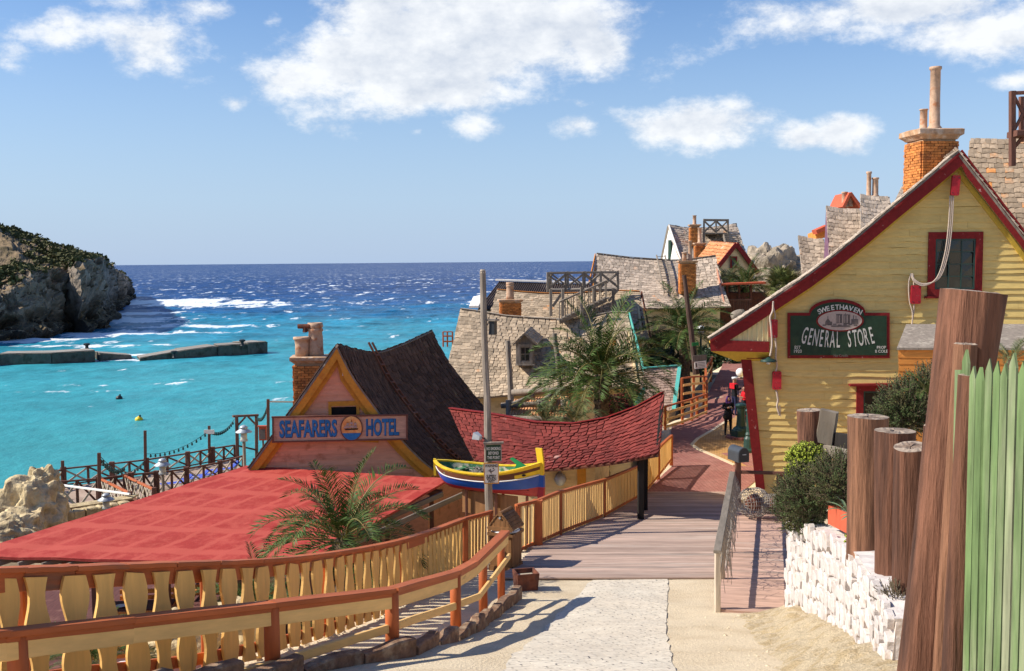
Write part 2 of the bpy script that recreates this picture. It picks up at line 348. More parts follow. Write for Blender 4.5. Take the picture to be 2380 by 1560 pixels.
def glass():
    m = bpy.data.materials.new('glass'); m.use_nodes = True; b = m.node_tree.nodes['Principled BSDF']
    b.inputs['Base Color'].default_value = (.02, .025, .022, 1); b.inputs['Roughness'].default_value = .06; b.inputs['Specular IOR Level'].default_value = .6
    t = m.node_tree; n = N(t, 'ShaderNodeTexNoise', i_Scale=2.5); g = N(t, 'ShaderNodeNewGeometry'); t.links.new(g.outputs['Position'], n.inputs['Vector'])
    bp = N(t, 'ShaderNodeBump', i_Strength=.15, i_Distance=.02); t.links.new(n.outputs[0], bp.inputs['Height']); t.links.new(bp.outputs[0], b.inputs['Normal'])
    MT['glass'] = m
glass()
# ---------------------------------------------------------------- ground
PROF = [(477, 1565, 10.5), (731, 1491, 13.6), (868, 1443, 16.3), (960, 1390, 19), (1075, 1326, 22), (1250, 1272, 24), (1402, 1207, 28.5), (1481, 1161, 32), (1560, 1085, 36)]
_y = [-8, 0, 8] + [p[2] for p in PROF] + [43, 55, 70, 95, 130]
_z = [14.2, 12.35, 10.45] + [P(*p).z for p in PROF] + [6.85, 7.1, 7.6, 8.6, 9.5]
def zpath(Y): return float(np.interp(Y, _y, _z))
XLp = [(-4, -9.5), (8, -4.6), (10.5, -3.12), (11.7, -2.87), (13.6, -2.6), (16.3, -2.19), (19, -1.82), (22, -1.05), (23.6, .2), (24, .6), (28.5, 2.52), (32, 3.88), (36, 5.55), (40, 6.0), (44, 6.7), (47, 8.3), (64, 13.0), (90, 22)]
def XL(Y): return float(np.interp(Y, [a for a, b in XLp], [b for a, b in XLp]))
def XB(Y): return float(np.interp(Y, [0, 6, 7.2, 8.5, 12, 16.2, 17.2, 27, 40], [2.8, 3.0, 3.05, 3.15, 3.8, 4.35, 4.75, 7.0, 9]))
def HB(Y): return float(np.interp(Y, [0, 6, 8, 10, 12, 16, 17.5, 20, 22], [.4, .45, .6, 1.05, 1.25, 1.35, 1.3, .3, 0]))
def XC(Y): return float(np.interp(Y, [0, 36, 46, 52, 55, 60, 66.5, 75, 95, 110, 150, 220], [-75, -55, -36, -31, -29.5, -26, -22.5, -18, -12, -3, 18, 60]))
def terr(X, Y):
    zp = zpath(Y); d = XL(Y) - X
    zt = float(np.interp(Y, [0, 34, 45, 60, 100], [3.4, 3.4, 4.2, 4.6, 6.0])) - 3.7 * sstep(8.5, 13, -X) * sstep(37, 45, Y)
    z = zp
    if d > 0: z = lerp(zp, zt, sstep(.2, 4.6, d) if Y < 36 else sstep(.2, 2.5, d))
    db = X - XB(Y)
    if db > 0:
        z += sstep(.12, .5, db) * HB(Y)
        if Y < 9: z += .25 * sstep(0, 1, db)
    c = X - XC(Y)
    if c < 9: z = lerp(-4, z, sstep(-1, 9, c))
    n = NZ.noise(V((X * .9, Y * .9, 3))) * .05 + NZ.noise(V((X * 3, Y * 3, 7))) * .018
    if d > 1: n += NZ.noise(V((X * .6, Y * .6, 1))) * .35 * sstep(1, 4, d)
    on = sstep(20.3, 21, Y) * (1 - sstep(44, 46, Y)) * sstep(-.2, .3, -d)
    return z + n * (1 - on)
def build_ground():
    xs = list(np.arange(-90, -9, 4.5)) + list(np.arange(-9, 9.01, .3)) + list(np.arange(10, 34, 2)) + list(np.arange(36, 130, 8))
    ys = list(np.arange(-8, 4, 1.5)) + list(np.arange(4, 24, .3)) + list(np.arange(24, 48, .75)) + list(np.arange(48, 120, 3)) + list(np.arange(120, 230, 10))
    m = MB(); m.grid([[V((x, y, terr(x, y))) for x in xs] for y in ys])
    for k, q in enumerate(m.f):
        a = m.v[q[0]]
        if XL(a[1]) - a[0] > 1.6: m.m[k] = 1
    tag(m.build('ground', [MT['sand'], MT['earth']], smooth=True), kind='structure')
mat('earth', (.30, .235, .145), .95, .35, 2.2, .8, col2=(.20, .15, .09), thr=.5, scale2=.7, edge=.15, detail=9, bdist=.15, rand=0)
build_ground()
def G(px, py, off=0):
    # where the sight line of a picture point meets the ground
    r = ray(px, py); a = 3.0
    for i in range(900):
        q = CAM + r * a
        if q.z < terr(q.x, q.y): break
        a += .08
    return CAM + r * a + Z * off

# concrete ramp with pressed courses
def ramp_mat():
    m = mat('ramp', (.63, .55, .43), .9, .12, 14, .3, col2=(.66, .59, .47), thr=.55, scale2=.8, edge=.2, rand=0)
    t = m.node_tree; g = N(t, 'ShaderNodeNewGeometry')
    mp = N(t, 'ShaderNodeMapping'); mp.inputs['Rotation'].default_value = (0, 0, R(-9)); t.links.new(g.outputs['Position'], mp.inputs[0])
    br = N(t, 'ShaderNodeTexBrick', i_Scale=2.1, offset=.5); br.inputs['Mortar Size'].default_value = .022; br.inputs['Color1'].default_value = br.inputs['Color2'].default_value = (1, 1, 1, 1); br.inputs['Mortar'].default_value = (0, 0, 0, 1); t.links.new(mp.outputs[0], br.inputs['Vector'])
    nz = N(t, 'ShaderNodeTexNoise', i_Scale=5.0); t.links.new(g.outputs['Position'], nz.inputs['Vector'])
    ms = N(t, 'ShaderNodeMapRange', i_1=.42, i_2=.56); t.links.new(nz.outputs[0], ms.inputs[0])
    iv = Mth(t, 'SUBTRACT', 1.0, br.outputs['Color']); iv = Mth(t, 'MULTIPLY', iv, ms.outputs[0])
    bs = t.nodes['Principled BSDF']; src = bs.inputs['Base Color'].links[0].from_socket; dk = Mth(t, 'MULTIPLY_ADD', iv, -.30); dk.node.inputs[2].default_value = 1.0; vm = N(t, 'ShaderNodeVectorMath', operation='SCALE'); t.links.new(src, vm.inputs[0]); t.links.new(dk, vm.inputs['Scale']); t.links.new(vm.outputs[0], bs.inputs['Base Color'])
    b = N(t, 'ShaderNodeBump', i_Strength=1.0, i_Distance=.03, invert=True); t.links.new(iv, b.inputs['Height']); t.links.new(b.outputs[0], t.nodes['Principled BSDF'].inputs['Normal'])
ramp_mat()
def sheet(name, left, right, matn, off, ny=60, nx=14, kind='structure'):
    # a ground sheet between two edges given as (Y, X) tables
    Y0, Y1 = left[0][0], left[-1][0]; m = MB(); rows = []
    for i in range(ny + 1):
        y = lerp(Y0, Y1, i / ny)
        a = float(np.interp(y, [p[0] for p in left], [p[1] for p in left])); b = float(np.interp(y, [p[0] for p in right], [p[1] for p in right]))
        a += NZ.noise(V((y * 2, 0, 0))) * .07; b += NZ.noise(V((y * 2, 9, 0))) * .05
        rows.append([V((lerp(a, b, j / nx), y, terr(lerp(a, b, j / nx), y) + off)) for j in range(nx + 1)])
    m.grid(rows); return tag(m.build(name, MT[matn], smooth=True), kind=kind)
def YX(*p): return [(q.y, q.x) for q in p]
sheet('concrete_ramp', YX(G(1050, 1680), G(1165, 1560), G(1225, 1500), G(1290, 1440), G(1330, 1395), G(1385, 1338)), [(7, 1.3), (11.2, 1.75), (15, 2.25), (21, 3.2)], 'ramp', .012)
def paver(name, c1, c2, sc, rot):
    m = mat(name, c1, .9, .15, 10, .2, col2=c2, thr=.5, scale2=1.2, edge=.2, rand=0); t = m.node_tree; g = N(t, 'ShaderNodeNewGeometry')
    mp = N(t, 'ShaderNodeMapping'); mp.inputs['Rotation'].default_value = (0, 0, R(rot)); t.links.new(g.outputs['Position'], mp.inputs[0])
    br = N(t, 'ShaderNodeTexBrick', i_Scale=sc, offset=.5); br.inputs['Mortar Size'].default_value = .03; br.inputs['Color1'].default_value = (1.1, 1.1, 1.1, 1); br.inputs['Color2'].default_value = (.85, .85, .85, 1); br.inputs['Mortar'].default_value = (.55, .5, .45, 1); t.links.new(mp.outputs[0], br.inputs['Vector'])
    bs = t.nodes['Principled BSDF']; l = bs.inputs['Base Color'].links[0]; src = l.from_socket
    mu = N(t, 'ShaderNodeVectorMath', operation='MULTIPLY'); t.links.new(src, mu.inputs[0]); t.links.new(br.outputs['Color'], mu.inputs[1]); t.links.new(mu.outputs[0], bs.inputs['Base Color'])
paver('paver_red', (.30, .12, .10), (.36, .17, .14), 2.6, 38)
paver('paver_ochre', (.46, .25, .08), (.50, .30, .13), 2.6, 12)
sheet('paved_lane', [(32.6, 4.15), (36, 5.6), (40, 6.1), (44, 6.85), (47, 8.45), (66, 13.6)], [(32.6, 7.3), (36, 9.2), (44, 12), (66, 19)], 'paver_red', .02, 70, 20)
def ochre():
    pts = [(1708, 1084), (1660, 1062), (1622, 1046), (1608, 1036), (1622, 1022), (1655, 1003), (1690, 980), (1735, 955), (1790, 955), (1790, 1090)]
    q = [G(x, y, .035) for x, y in pts]; m = MB(); m.v = [tuple(p) for p in q]; m.f = [tuple(range(len(q)))]; m.m = [0]
    tag(m.build('ochre_paving', MT['paver_ochre']), kind='structure')
    m = MB()
    for a, b in zip(q[:6], q[1:7]): m.bar(a, b, .14, .05)
    tag(m.build('paving_edge', MT['sand']), kind='structure')
ochre()

# ---------------------------------------------------------------- boardwalk
XR = [(20.9, 4.15), (26, 5.35), (33, 7.0)]
def boardwalk():
    t = thing('boardwalk', 'wide boardwalk of weathered cross planks beside the yellow fence', 'boardwalk', (2.4, 26, zpath(26)))
    y = 20.75; k = 0
    while y < 32.7:
        pw = .15 * rnd.uniform(.92, 1.08); sl_ = -.06
        a = XL(y) - .05 if y > 23.7 else lerp(-.35, .5, (y - 20.75) / 3); b = float(np.interp(y, [p[0] for p in XR], [p[1] for p in XR])) + .25
        za, zb = zpath(y) + .045, zpath(y) + .045
        beam('plank', (a, y - sl_, za + rnd.uniform(-.004, .004)), (b, y + sl_, zb + rnd.uniform(-.004, .004)), pw - .012, .04, MT['deck_wood'], t, seg=4, jit=.003); y += pw; k += 1
boardwalk()

# ---------------------------------------------------------------- sea
def sea():
    rs = list(np.geomspace(45, 1500, 420)) + list(np.geomspace(1560, 40000, 40)); an = np.linspace(-.75, .75, 420)
    rows = []
    for r in rs:
        amp = .50 * min(1, r / 120) * (1 if r < 700 else max(0, 1 - (r - 700) / 800))
        row = []
        for a in an:
            x, y = r * math.sin(a), r * math.cos(a); z = 0
            if amp > 0:
                calm = .35 + .65 * sstep(150, 260, y)
                z = NZ.noise(V((x * .055 + .02 * y, y * .11, 0))) * 1.3 + NZ.noise(V((x * .16, y * .30, 5))) * .7
                if r < 420: z += NZ.noise(V((x * .5, y * .9, 9))) * .3
                z *= amp * calm
            row.append((x, y, z))
        rows.append(row)
    m = MB(); m.grid(rows)
    mt = bpy.data.materials.new('sea_water'); mt.use_nodes = True; t = mt.node_tree; lk = t.links.new; bs = t.nodes['Principled BSDF']
    g = N(t, 'ShaderNodeNewGeometry'); sp = N(t, 'ShaderNodeSeparateXYZ'); lk(g.outputs['Position'], sp.inputs[0])
    def noise_(sc, det=4.0, st=(1, 1.6, 1), rough=.55):
        mp = N(t, 'ShaderNodeMapping'); mp.inputs['Scale'].default_value = st; lk(g.outputs['Position'], mp.inputs[0])
        n = N(t, 'ShaderNodeTexNoise', i_Scale=sc, i_Detail=det, i_Roughness=rough); lk(mp.outputs[0], n.inputs['Vector']); return n.outputs[0]
    big = noise_(.008, 4)
    d = Mth(t, 'MULTIPLY_ADD', big, 260.0); lk(sp.outputs[1], d.node.inputs[2])
    d2 = Mth(t, 'MULTIPLY_ADD', sp.outputs[0], -.28); lk(d, d2.node.inputs[2])
    cr = N(t, 'ShaderNodeValToRGB'); mr = N(t, 'ShaderNodeMapRange', i_1=150.0, i_2=750.0); lk(d2, mr.inputs[0]); lk(mr.outputs[0], cr.inputs[0])
    e = cr.color_ramp.elements; e[0].position = .0; e[0].color = (.055, .30, .31, 1); e[1].position = 1; e[1].color = (.008, .042, .150, 1)
    for p, c in ((.20, (.040, .285, .335)), (.36, (.020, .20, .31)), (.56, (.010, .085, .22)), (.74, (.008, .055, .18))):
        x = cr.color_ramp.elements.new(p); x.color = (*c, 1)
    rip = noise_(.42, 6, (1, .7, 1), .65); rip2 = noise_(.09, 5, (1, .6, 1), .6); rm = Mth(t, 'ADD', rip, rip2)
    k = N(t, 'ShaderNodeMapRange', i_1=.75, i_2=1.25, i_3=.45, i_4=1.6); lk(rm, k.inputs[0])  # ripple noise scales the colour: light and dark of wave facets painted in
    far = N(t, 'ShaderNodeMapRange', i_1=60.0, i_2=260.0, i_3=.25, i_4=1.0); lk(sp.outputs[1], far.inputs[0])
    kk = N(t, 'ShaderNodeMix', data_type='FLOAT'); lk(far.outputs[0], kk.inputs[0]); kk.inputs[2].default_value = 1; lk(k.outputs[0], kk.inputs[3])
    vm = N(t, 'ShaderNodeVectorMath', operation='SCALE'); lk(cr.outputs[0], vm.inputs[0]); lk(kk.outputs[0], vm.inputs['Scale'])
    # foam: scattered whitecaps and surf along the headland
    f1 = noise_(.16, 6, (1, .42, 1), .68); patch = noise_(.012, 3)
    cap = Mth(t, 'MULTIPLY_ADD', patch, .24); lk(f1, cap.node.inputs[2])
    out_ = N(t, 'ShaderNodeMapRange', i_1=110.0, i_2=380.0, i_3=-.10, i_4=.0); lk(sp.outputs[1], out_.inputs[0])
    surf = None
    for (px, py, rx, ry, w) in ((360, 702, 44, 40, .40), (450, 706, 50, 34, .30), (540, 712, 40, 24, .18), (330, 728, 22, 16, .30), (420, 760, 40, 14, .22), (300, 745, 30, 26, .34), (250, 775, 30, 18, .30), (350, 775, 30, 10, .2), (130, 795, 30, 10, .20), (10, 792, 24, 14, .34), (230, 803, 34, 7, .24), (330, 826, 13, 3.5, .33), (400, 830, 9, 3, .2), (270, 836, 12, 3, .25), (300, 893, 30, 4, .19), (120, 910, 24, 3, .18), (640, 930, 14, 7, .16), (430, 884, 14, 2.5, .16), (200, 860, 26, 3, .12)):
        c = Pz(px, py, 0); s = N(t, 'ShaderNodeVectorMath', operation='SUBTRACT'); lk(g.outputs['Position'], s.inputs[0]); s.inputs[1].default_value = c
        q = N(t, 'ShaderNodeVectorMath', operation='MULTIPLY'); lk(s.outputs[0], q.inputs[0]); q.inputs[1].default_value = (1 / rx, 1 / ry, 0)
        ln = N(t, 'ShaderNodeVectorMath', operation='LENGTH'); lk(q.outputs[0], ln.inputs[0])
        mm = N(t, 'ShaderNodeMapRange', interpolation_type='SMOOTHSTEP', i_1=1.0, i_2=.0, i_3=0.0, i_4=w); lk(ln.outputs['Value'], mm.inputs[0])
        surf = mm.outputs[0] if surf is None else Mth(t, 'MAXIMUM', surf, mm.outputs[0])
    tot = Mth(t, 'ADD', cap, out_.outputs[0]); tot = Mth(t, 'ADD', tot, surf)
    fm = N(t, 'ShaderNodeMapRange', interpolation_type='SMOOTHSTEP', i_1=.69, i_2=.775); lk(tot, fm.inputs[0])
    mx = N(t, 'ShaderNodeMix', data_type='RGBA'); lk(fm.outputs[0], mx.inputs[0]); lk(vm.outputs[0], mx.inputs[6]); mx.inputs[7].default_value = (.80, .84, .86, 1)
    lk(mx.outputs[2], bs.inputs['Base Color']); bs.inputs['Roughness'].default_value = .38; bs.inputs['Specular IOR Level'].default_value = .10; bs.inputs['IOR'].default_value = 1.33
    b = N(t, 'ShaderNodeBump', i_Strength=.55, i_Distance=.6); lk(rip, b.inputs['Height']); lk(b.outputs[0], bs.inputs['Normal'])
    tag(m.build('sea', mt, smooth=True), kind='structure')
sea()

# ---------------------------------------------------------------- headland across the bay
def headland():
    # stations along the foot of the cliff: foot pixel, cliff-edge row, hilltop row, depth of the hill
    st = [(-420, 850, 690, 500, 60), (-260, 828, 690, 505, 60), (-100, 806, 690, 512, 55), (0, 792, 678, 521, 50), (45, 790, 670, 523, 46), (90, 787, 655, 530, 42), (130, 778, 640, 541, 38), (165, 772, 628, 552, 34), (200, 776, 615, 566, 30),
          (225, 768, 604, 578, 26), (245, 757, 600, 589, 24), (262, 743, 608, 598, 20), (268, 726, 622, 612, 18), (282, 714, 634, 628, 14), (300, 702, 640, 632, 12), (311, 694, 662, 655, 8), (315, 691, 690, 688, 4)]
    n = 210; rows = []
    def at(t, j): x = t * (len(st) - 1); i = min(int(x), len(st) - 2); return lerp(st[i][j], st[i + 1][j], x - i)
    base = [Pz(s[0], s[1], 0) for s in st]
    for i in range(n + 1):
        t = i / n; x = t * (len(st) - 1); k = min(int(x), len(st) - 2); b = base[k].lerp(base[k + 1], x - k)
        px = at(t, 0); e = P(px, at(t, 2), b.y + 6); h = P(px, at(t, 3), b.y + 6 + at(t, 4)); dv = V((-.55, .83, 0))
        b = V((b.x, b.y, 0)); pe = b + dv * 5; pe.z = e.z; ph = b + dv * (6 + at(t, 4)); ph.z = h.z
        prof = [b + V((1, -2, -2)), b, b + V((.5, -.5, 1.5)), b.lerp(V((pe.x, pe.y, pe.z)), .25) + V((-2, 1.5, 0)), b.lerp(pe, .5) + V((-.5, .3, 0)), b.lerp(pe, .78), pe,
                pe.lerp(ph, .12) + Z * (h.z - e.z) * .06, pe.lerp(ph, .3), pe.lerp(ph, .55), pe.lerp(ph, .8), ph, ph + dv * 14 - Z * 1.0, ph + dv * 60 - Z * 3]
        row = []
        for j in range(84):
            p = poly_at(prof, j / 83)
            amp = 2.6 * sstep(0, 1, t * 40) * (1 - .5 * sstep(.85, 1, t))
            q = p * .07; d = V((NZ.fractal(q, 1, 2, 6), NZ.fractal(q + V((9, 9, 9)), 1, 2, 6), NZ.fractal(q + V((3, 7, 1)), 1, 2, 6)))
            w = 1.0 if j < 42 else .45
            d2 = (abs(NZ.noise(V((p.x * .25, p.y * .25, p.z * .5)))) * -2.2 + .5) + NZ.fractal(p * .55, 1, 2, 4) * .8 + abs(NZ.noise(p * .9)) * -.7
            p = p + V((d.x * 1.2, d.y, d.z * .5)) * amp * w + V((d2, -d2, d2 * .5)) * w
            row.append(p)
        rows.append(row)
    m = MB(); m.grid(rows)
    mt = mat('cliff_rock', (.25, .205, .16), .95, .65, .3, 1.0, rand=0, bdist=1.2, detail=10); t = mt.node_tree; bs = t.nodes['Principled BSDF']; lk = t.links.new
    g = N(t, 'ShaderNodeNewGeometry'); sp = N(t, 'ShaderNodeSeparateXYZ'); lk(g.outputs['Position'], sp.inputs[0]); sn = N(t, 'ShaderNodeSeparateXYZ'); lk(g.outputs['True Normal'], sn.inputs[0])
    src = bs.inputs['Base Color'].links[0].from_socket
    n = N(t, 'ShaderNodeTexNoise', i_Scale=.10, i_Detail=6.0); lk(g.outputs['Position'], n.inputs['Vector'])
    # wave-washed dark foot of the rock
    a = Mth(t, 'MULTIPLY_ADD', n.outputs[0], -11.0); lk(sp.outputs[2], a.node.inputs[2])
    w = N(t, 'ShaderNodeMapRange', interpolation_type='SMOOTHSTEP', i_1=-4.0, i_2=3.0); lk(a, w.inputs[0])
    m1 = N(t, 'ShaderNodeMix', data_type='RGBA'); lk(w.outputs[0], m1.inputs[0]); m1.inputs[6].default_value = (.05, .04, .03, 1); lk(src, m1.inputs[7])
    # earth on the slope
    a2 = Mth(t, 'MULTIPLY_ADD', n.outputs[0], .5); lk(sn.outputs[2], a2.node.inputs[2])
    w2 = N(t, 'ShaderNodeMapRange', interpolation_type='SMOOTHSTEP', i_1=.72, i_2=.95); lk(a2, w2.inputs[0])
    n3 = N(t, 'ShaderNodeTexNoise', i_Scale=.35, i_Detail=6.0); lk(g.outputs['Position'], n3.inputs['Vector'])
    e = N(t, 'ShaderNodeValToRGB'); lk(n3.outputs[0], e.inputs[0]); e.color_ramp.elements[0].position = .38; e.color_ramp.elements[0].color = (.09, .07, .035, 1); e.color_ramp.elements[1].position = .62; e.color_ramp.elements[1].color = (.27, .19, .11, 1)
    m2 = N(t, 'ShaderNodeMix', data_type='RGBA'); lk(w2.outputs[0], m2.inputs[0]); lk(m1.outputs[2], m2.inputs[6]); lk(e.outputs[0], m2.inputs[7]); lk(m2.outputs[2], bs.inputs['Base Color'])
    tag(m.build('headland', mt, smooth=False), kind='structure')
    # scrub: low cushions of small leaves over the slope
    b = MB()
    for k in range(1900):
        i = rnd.randrange(38, 200); j = int(rnd.triangular(37, 83, 54)); p = rows[i][j]
        if NZ.noise(p * .05) + rnd.uniform(-.3, .3) < -.02: continue
        r = rnd.uniform(.5, 1.5)
        for q in range(16):
            a = rnd.uniform(0, 6.28); c = p + V((math.cos(a) * rnd.uniform(0, r), math.sin(a) * rnd.uniform(0, r), rnd.uniform(-.1, .55) * r)); s_ = rnd.uniform(.25, .55)
            ax = V((rnd.uniform(-1, 1), rnd.uniform(-1, 1), rnd.uniform(0, 1))).normalized(); bx = ax.orthogonal().normalized()
            b.add([c - ax * s_, c + bx * s_ * .6, c + ax * s_, c - bx * s_ * .6], [(0, 1, 2, 3)])
    tag(b.build('scrub', MT['leaf_scrub']), 'low green scrub covering the headland slope', 'scrub', kind='stuff')
headland()

def block(m, a, b, w, h0, h1, zb=-1.5, mi=0):
    # a rough cast block between two points on the water, top heights h0 and h1
    a, b = V((a.x, a.y, 0)), V((b.x, b.y, 0)); d = (b - a).normalized(); s = V((-d.y, d.x, 0)) * w; n = 8
    A = []
    for i in range(n + 1):
        p = a.lerp(b, i / n); h = lerp(h0, h1, i / n); j = lambda: V((rnd.uniform(-.07, .07), rnd.uniform(-.07, .07), rnd.uniform(-.05, .05)))
        A.append([p + Z * zb, p + V((0, 0, h * .5)) + j(), p + Z * h + j(), p + Z * (h + .06) + s * .08 + j(), p + s * .5 + Z * (h + .06) + j(), p + s + Z * h + j(), p + s + Z * zb])
    m.grid(A, mi); m.f += [tuple(len(m.v) - 7 * (n + 1) + k for k in range(7))[::-1], tuple(len(m.v) - 7 + k for k in range(7))]; m.m += [mi, mi]
def breakwater():
    t = thing('breakwater', 'low broken concrete breakwater lying across the turquoise bay', 'breakwater', Pz(300, 835, 0))
    ws = [((-120, 858), (0, 849), 1.55, 1.55), ((0, 849), (120, 846), 1.55, 1.5), ((121, 846), (222, 840), 1.5, 1.55), ((232, 838), (306, 834), 1.0, .45), ((326, 837), (430, 832), .25, 1.1), ((430, 832), (505, 827), 1.1, 1.45), ((507, 827), (575, 824), 1.5, 1.6), ((577, 824), (622, 820), 1.75, 1.7)]
    for (a, b, h0, h1) in ws:
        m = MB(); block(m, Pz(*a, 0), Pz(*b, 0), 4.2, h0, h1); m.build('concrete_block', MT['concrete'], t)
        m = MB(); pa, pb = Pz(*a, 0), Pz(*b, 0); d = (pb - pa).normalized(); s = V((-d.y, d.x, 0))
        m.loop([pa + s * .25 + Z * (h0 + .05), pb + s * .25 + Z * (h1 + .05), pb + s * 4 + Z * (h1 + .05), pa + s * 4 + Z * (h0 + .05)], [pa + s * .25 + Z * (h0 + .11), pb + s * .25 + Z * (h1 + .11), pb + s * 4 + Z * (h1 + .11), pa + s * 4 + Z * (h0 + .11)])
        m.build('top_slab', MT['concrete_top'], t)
    for (x, y) in ((190, 811), (395, 820), (556, 801)):
        p = Pz(x, y + 28, 0) + V((0, 2, 0)); p.z = 1.5 if x != 395 else .85
        m = MB(); m.lathe([(.34, 0), (.26, .15), (.22, .55), (.46, .68), (.5, .85), (.3, .95)], p, 12); m.build('mooring_bollard', MT['iron_dark'], t)
breakwater()
for (px, py, c, lab) in ((277, 928, 'iron_dark', 'small dark round buoy floating in turquoise water'), (323, 978, 'boat_yellow', 'small pale yellow and green buoy floating in turquoise water')):
    p = Pz(px, py, 0); t = thing('buoy', lab, 'buoy', p)
    m = MB(); m.lathe([(.05, -.15), (.3, -.05), (.36, .12), (.28, .3), (.1, .36), (.08, .42)], p, 12); m.build('float', MT[c], t, True)
    m = MB(); m.lathe([(.1, .36), (.1, .5), (.03, .54)], p + V((.1, 0, 0)), 8); m.build('handle', MT['iron_green'], t)
# ---------------------------------------------------------------- building kit
def shingle_meshes(matn):
    out = []
    for k in range(5):
        j = [rnd.uniform(-.10, .10) for _ in range(3)]; s0 = rnd.uniform(-.04, .04); tl = rnd.uniform(-.25, .35)
        v = [(-.5, j[0], 0), (s0, j[1], 0), (.5, j[2], 0), (.5, 1, -.2), (-.5, 1, -.2), (-.5, j[0], 1 + tl), (s0, j[1], 1.1), (.5, j[2], 1 - tl), (.47, 1, .15), (-.47, 1, .15)]
        f = [(5, 6, 7, 8, 9), (0, 1, 6, 5), (1, 2, 7, 6), (2, 3, 8, 7), (4, 0, 5, 9)]
        out.append(mesh('shingle', v, f, MT[matn]))
    return out
_sh = {}
def roof(parent, Sf, expo, width, matn, nind=300, thick=.025, under='grey_wood', ulen=None, vlen=None, sheet_t=.06, jit=1.0, nu=24, nv=16, keep=None, sheet_name='roof_deck'):
    jit *= .6
    """shingle courses over the surface Sf(u, v): u along the ridge, v from ridge (0) to eave (1)"""
    if matn not in _sh: _sh[matn] = shingle_meshes(matn)
    ms = _sh[matn]; e = 1e-3
    def nrm(u, v):
        a = Sf(min(u + e, 1), v) - Sf(max(u - e, 0), v); b = Sf(u, max(v - e, 0)) - Sf(u, min(v + e, 1)); return a.cross(b).normalized(), a.normalized(), b.normalized()
    g0 = [[Sf(i / nu, j / nv) - nrm(i / nu, j / nv)[0] * .012 for i in range(nu + 1)] for j in range(nv + 1)]
    g1 = [[p - nrm(i / nu, j / nv)[0] * sheet_t for i, p in enumerate(r)] for j, r in enumerate(g0)]
    m = MB(); m.grid(g0); m.grid([r[::-1] for r in g1])
    m.grid([g0[-1], g1[-1]]); m.grid([g1[0], g0[0]]); m.grid([[r[0] for r in g1], [r[0] for r in g0]]); m.grid([[r[-1] for r in g0], [r[-1] for r in g1]])
    m.build(sheet_name, MT[under], parent)
    vl = vlen or sum((Sf(.5, (j + 1) / 20) - Sf(.5, j / 20)).length for j in range(20))
    nr = max(3, int(round(vl / expo))); items = []
    for r in range(nr):
        v0 = 1 - r / nr; v1 = max(0, v0 - 1.55 / nr)
        ul = sum((Sf((i + 1) / 12, v0) - Sf(i / 12, v0)).length for i in range(12)); x = -rnd.uniform(0, width)
        while x < ul:
            w = width * rnd.uniform(.62, 1.3); xa, xb = max(x, -.03), min(x + w, ul + .03); x += w
            if xb - xa < width * .3: continue
            uc = (xa + xb) / 2 / ul; uc = max(0, min(1, uc)); jv = rnd.uniform(-.16, .16) * jit / nr
            vb = min(1.0, v0 + .25 / nr * (r == 0) + jv); p = Sf(uc, max(0, min(1, vb))); q = Sf(uc, v1); n, a, _ = nrm(uc, max(.001, min(.999, v0)))
            d = (q - p); ln = max(d.length, expo * 1.25); d = d.normalized() if d.length > 1e-4 else nrm(uc, .01)[2]
            a = (a + d * rnd.uniform(-.035, .035) * jit).normalized(); n2 = a.cross(d).normalized(); n2 = (n2 + a * rnd.uniform(-.05, .05) * jit).normalized()
            M = Matrix.Identity(4); sc = (xb - xa - .008, ln, thick * rnd.uniform(.8, 1.35))
            for c_, (ax, s_) in enumerate(zip((a, d, n2), sc)):
                for i in range(3): M[i][c_] = ax[i] * s_
            o = p + n * rnd.uniform(.002, .012)
            for i in range(3): M[i][3] = o[i]
            items.append((M, rnd.randrange(5)))
    if keep: items = [i for i in items if keep(i[0].translation)]
    def rank(it):
        x, y, d = proj(it[0].translation); return d + (1000 if not (-20 < x < 2400 and -20 < y < 1580) else 0)
    items.sort(key=rank)
    for M, k in items[:nind]: obj('shingle', ms[k], parent, M)
    rest = items[nind:]
    if rest:
        b = MB()
        for M, k in rest: b.add([p.co for p in ms[k].vertices], [tuple(q.vertices) for q in ms[k].polygons], 0, M)
        tag(b.build('shingle_courses', MT[matn], parent), kind='stuff')
def ruled(ridge, eave, sag=0):
    """surface between a ridge polyline and an eave polyline with a concave dip"""
    def f(u, v):
        a, b = poly_at(ridge, u), poly_at(eave, u); p = a.lerp(b, v); return p - Z * sag * 4 * v * (1 - v)
    return f
def clap(parent, pl, w0, w1, h, lim, matn, wav=.01, joint=3.5, out=.03, back=None, name='board'):
    """lapped boards on plane pl between heights w0..w1; lim(w) gives a list of (u0, u1) runs"""
    w = w0; k = 0
    while w < w1 - .02:
        hh = h * rnd.uniform(.85, 1.18); hh = min(hh, w1 - w)
        for (a, b) in lim(w + hh * .5):
            if b - a < .06: continue
            cuts = [a]; x = a + rnd.uniform(.3, 1) * joint
            while x < b - .8: cuts.append(x); x += joint * rnd.uniform(.6, 1.3)
            cuts.append(b)
            for c0, c1 in zip(cuts, cuts[1:]):
                n = max(2, int((c1 - c0) / .22)); m = MB(); r0, r1, r2 = [], [], []; dz = rnd.uniform(-.012, .012); sd_ = rnd.uniform(0, 50)
                for i in range(n + 1):
                    u = lerp(c0, c1 - .006, i / n); y = NZ.noise(V((u * 1.3, sd_, 0))) * wav + max(0, NZ.noise(V((u * .9, sd_, 5))) - .18) * wav * 2.2
                    # keep sloped ends on the outline
                    r0.append(pl.at(u, w + hh + .012, .004)); r1.append(pl.at(u, w + y + dz, out)); r2.append(pl.at(u, w + y + dz, .0))
                m.grid([r1, r0]); m.grid([r2, r1]); m.build(name, MT[matn], parent)
        w += hh; k += 1
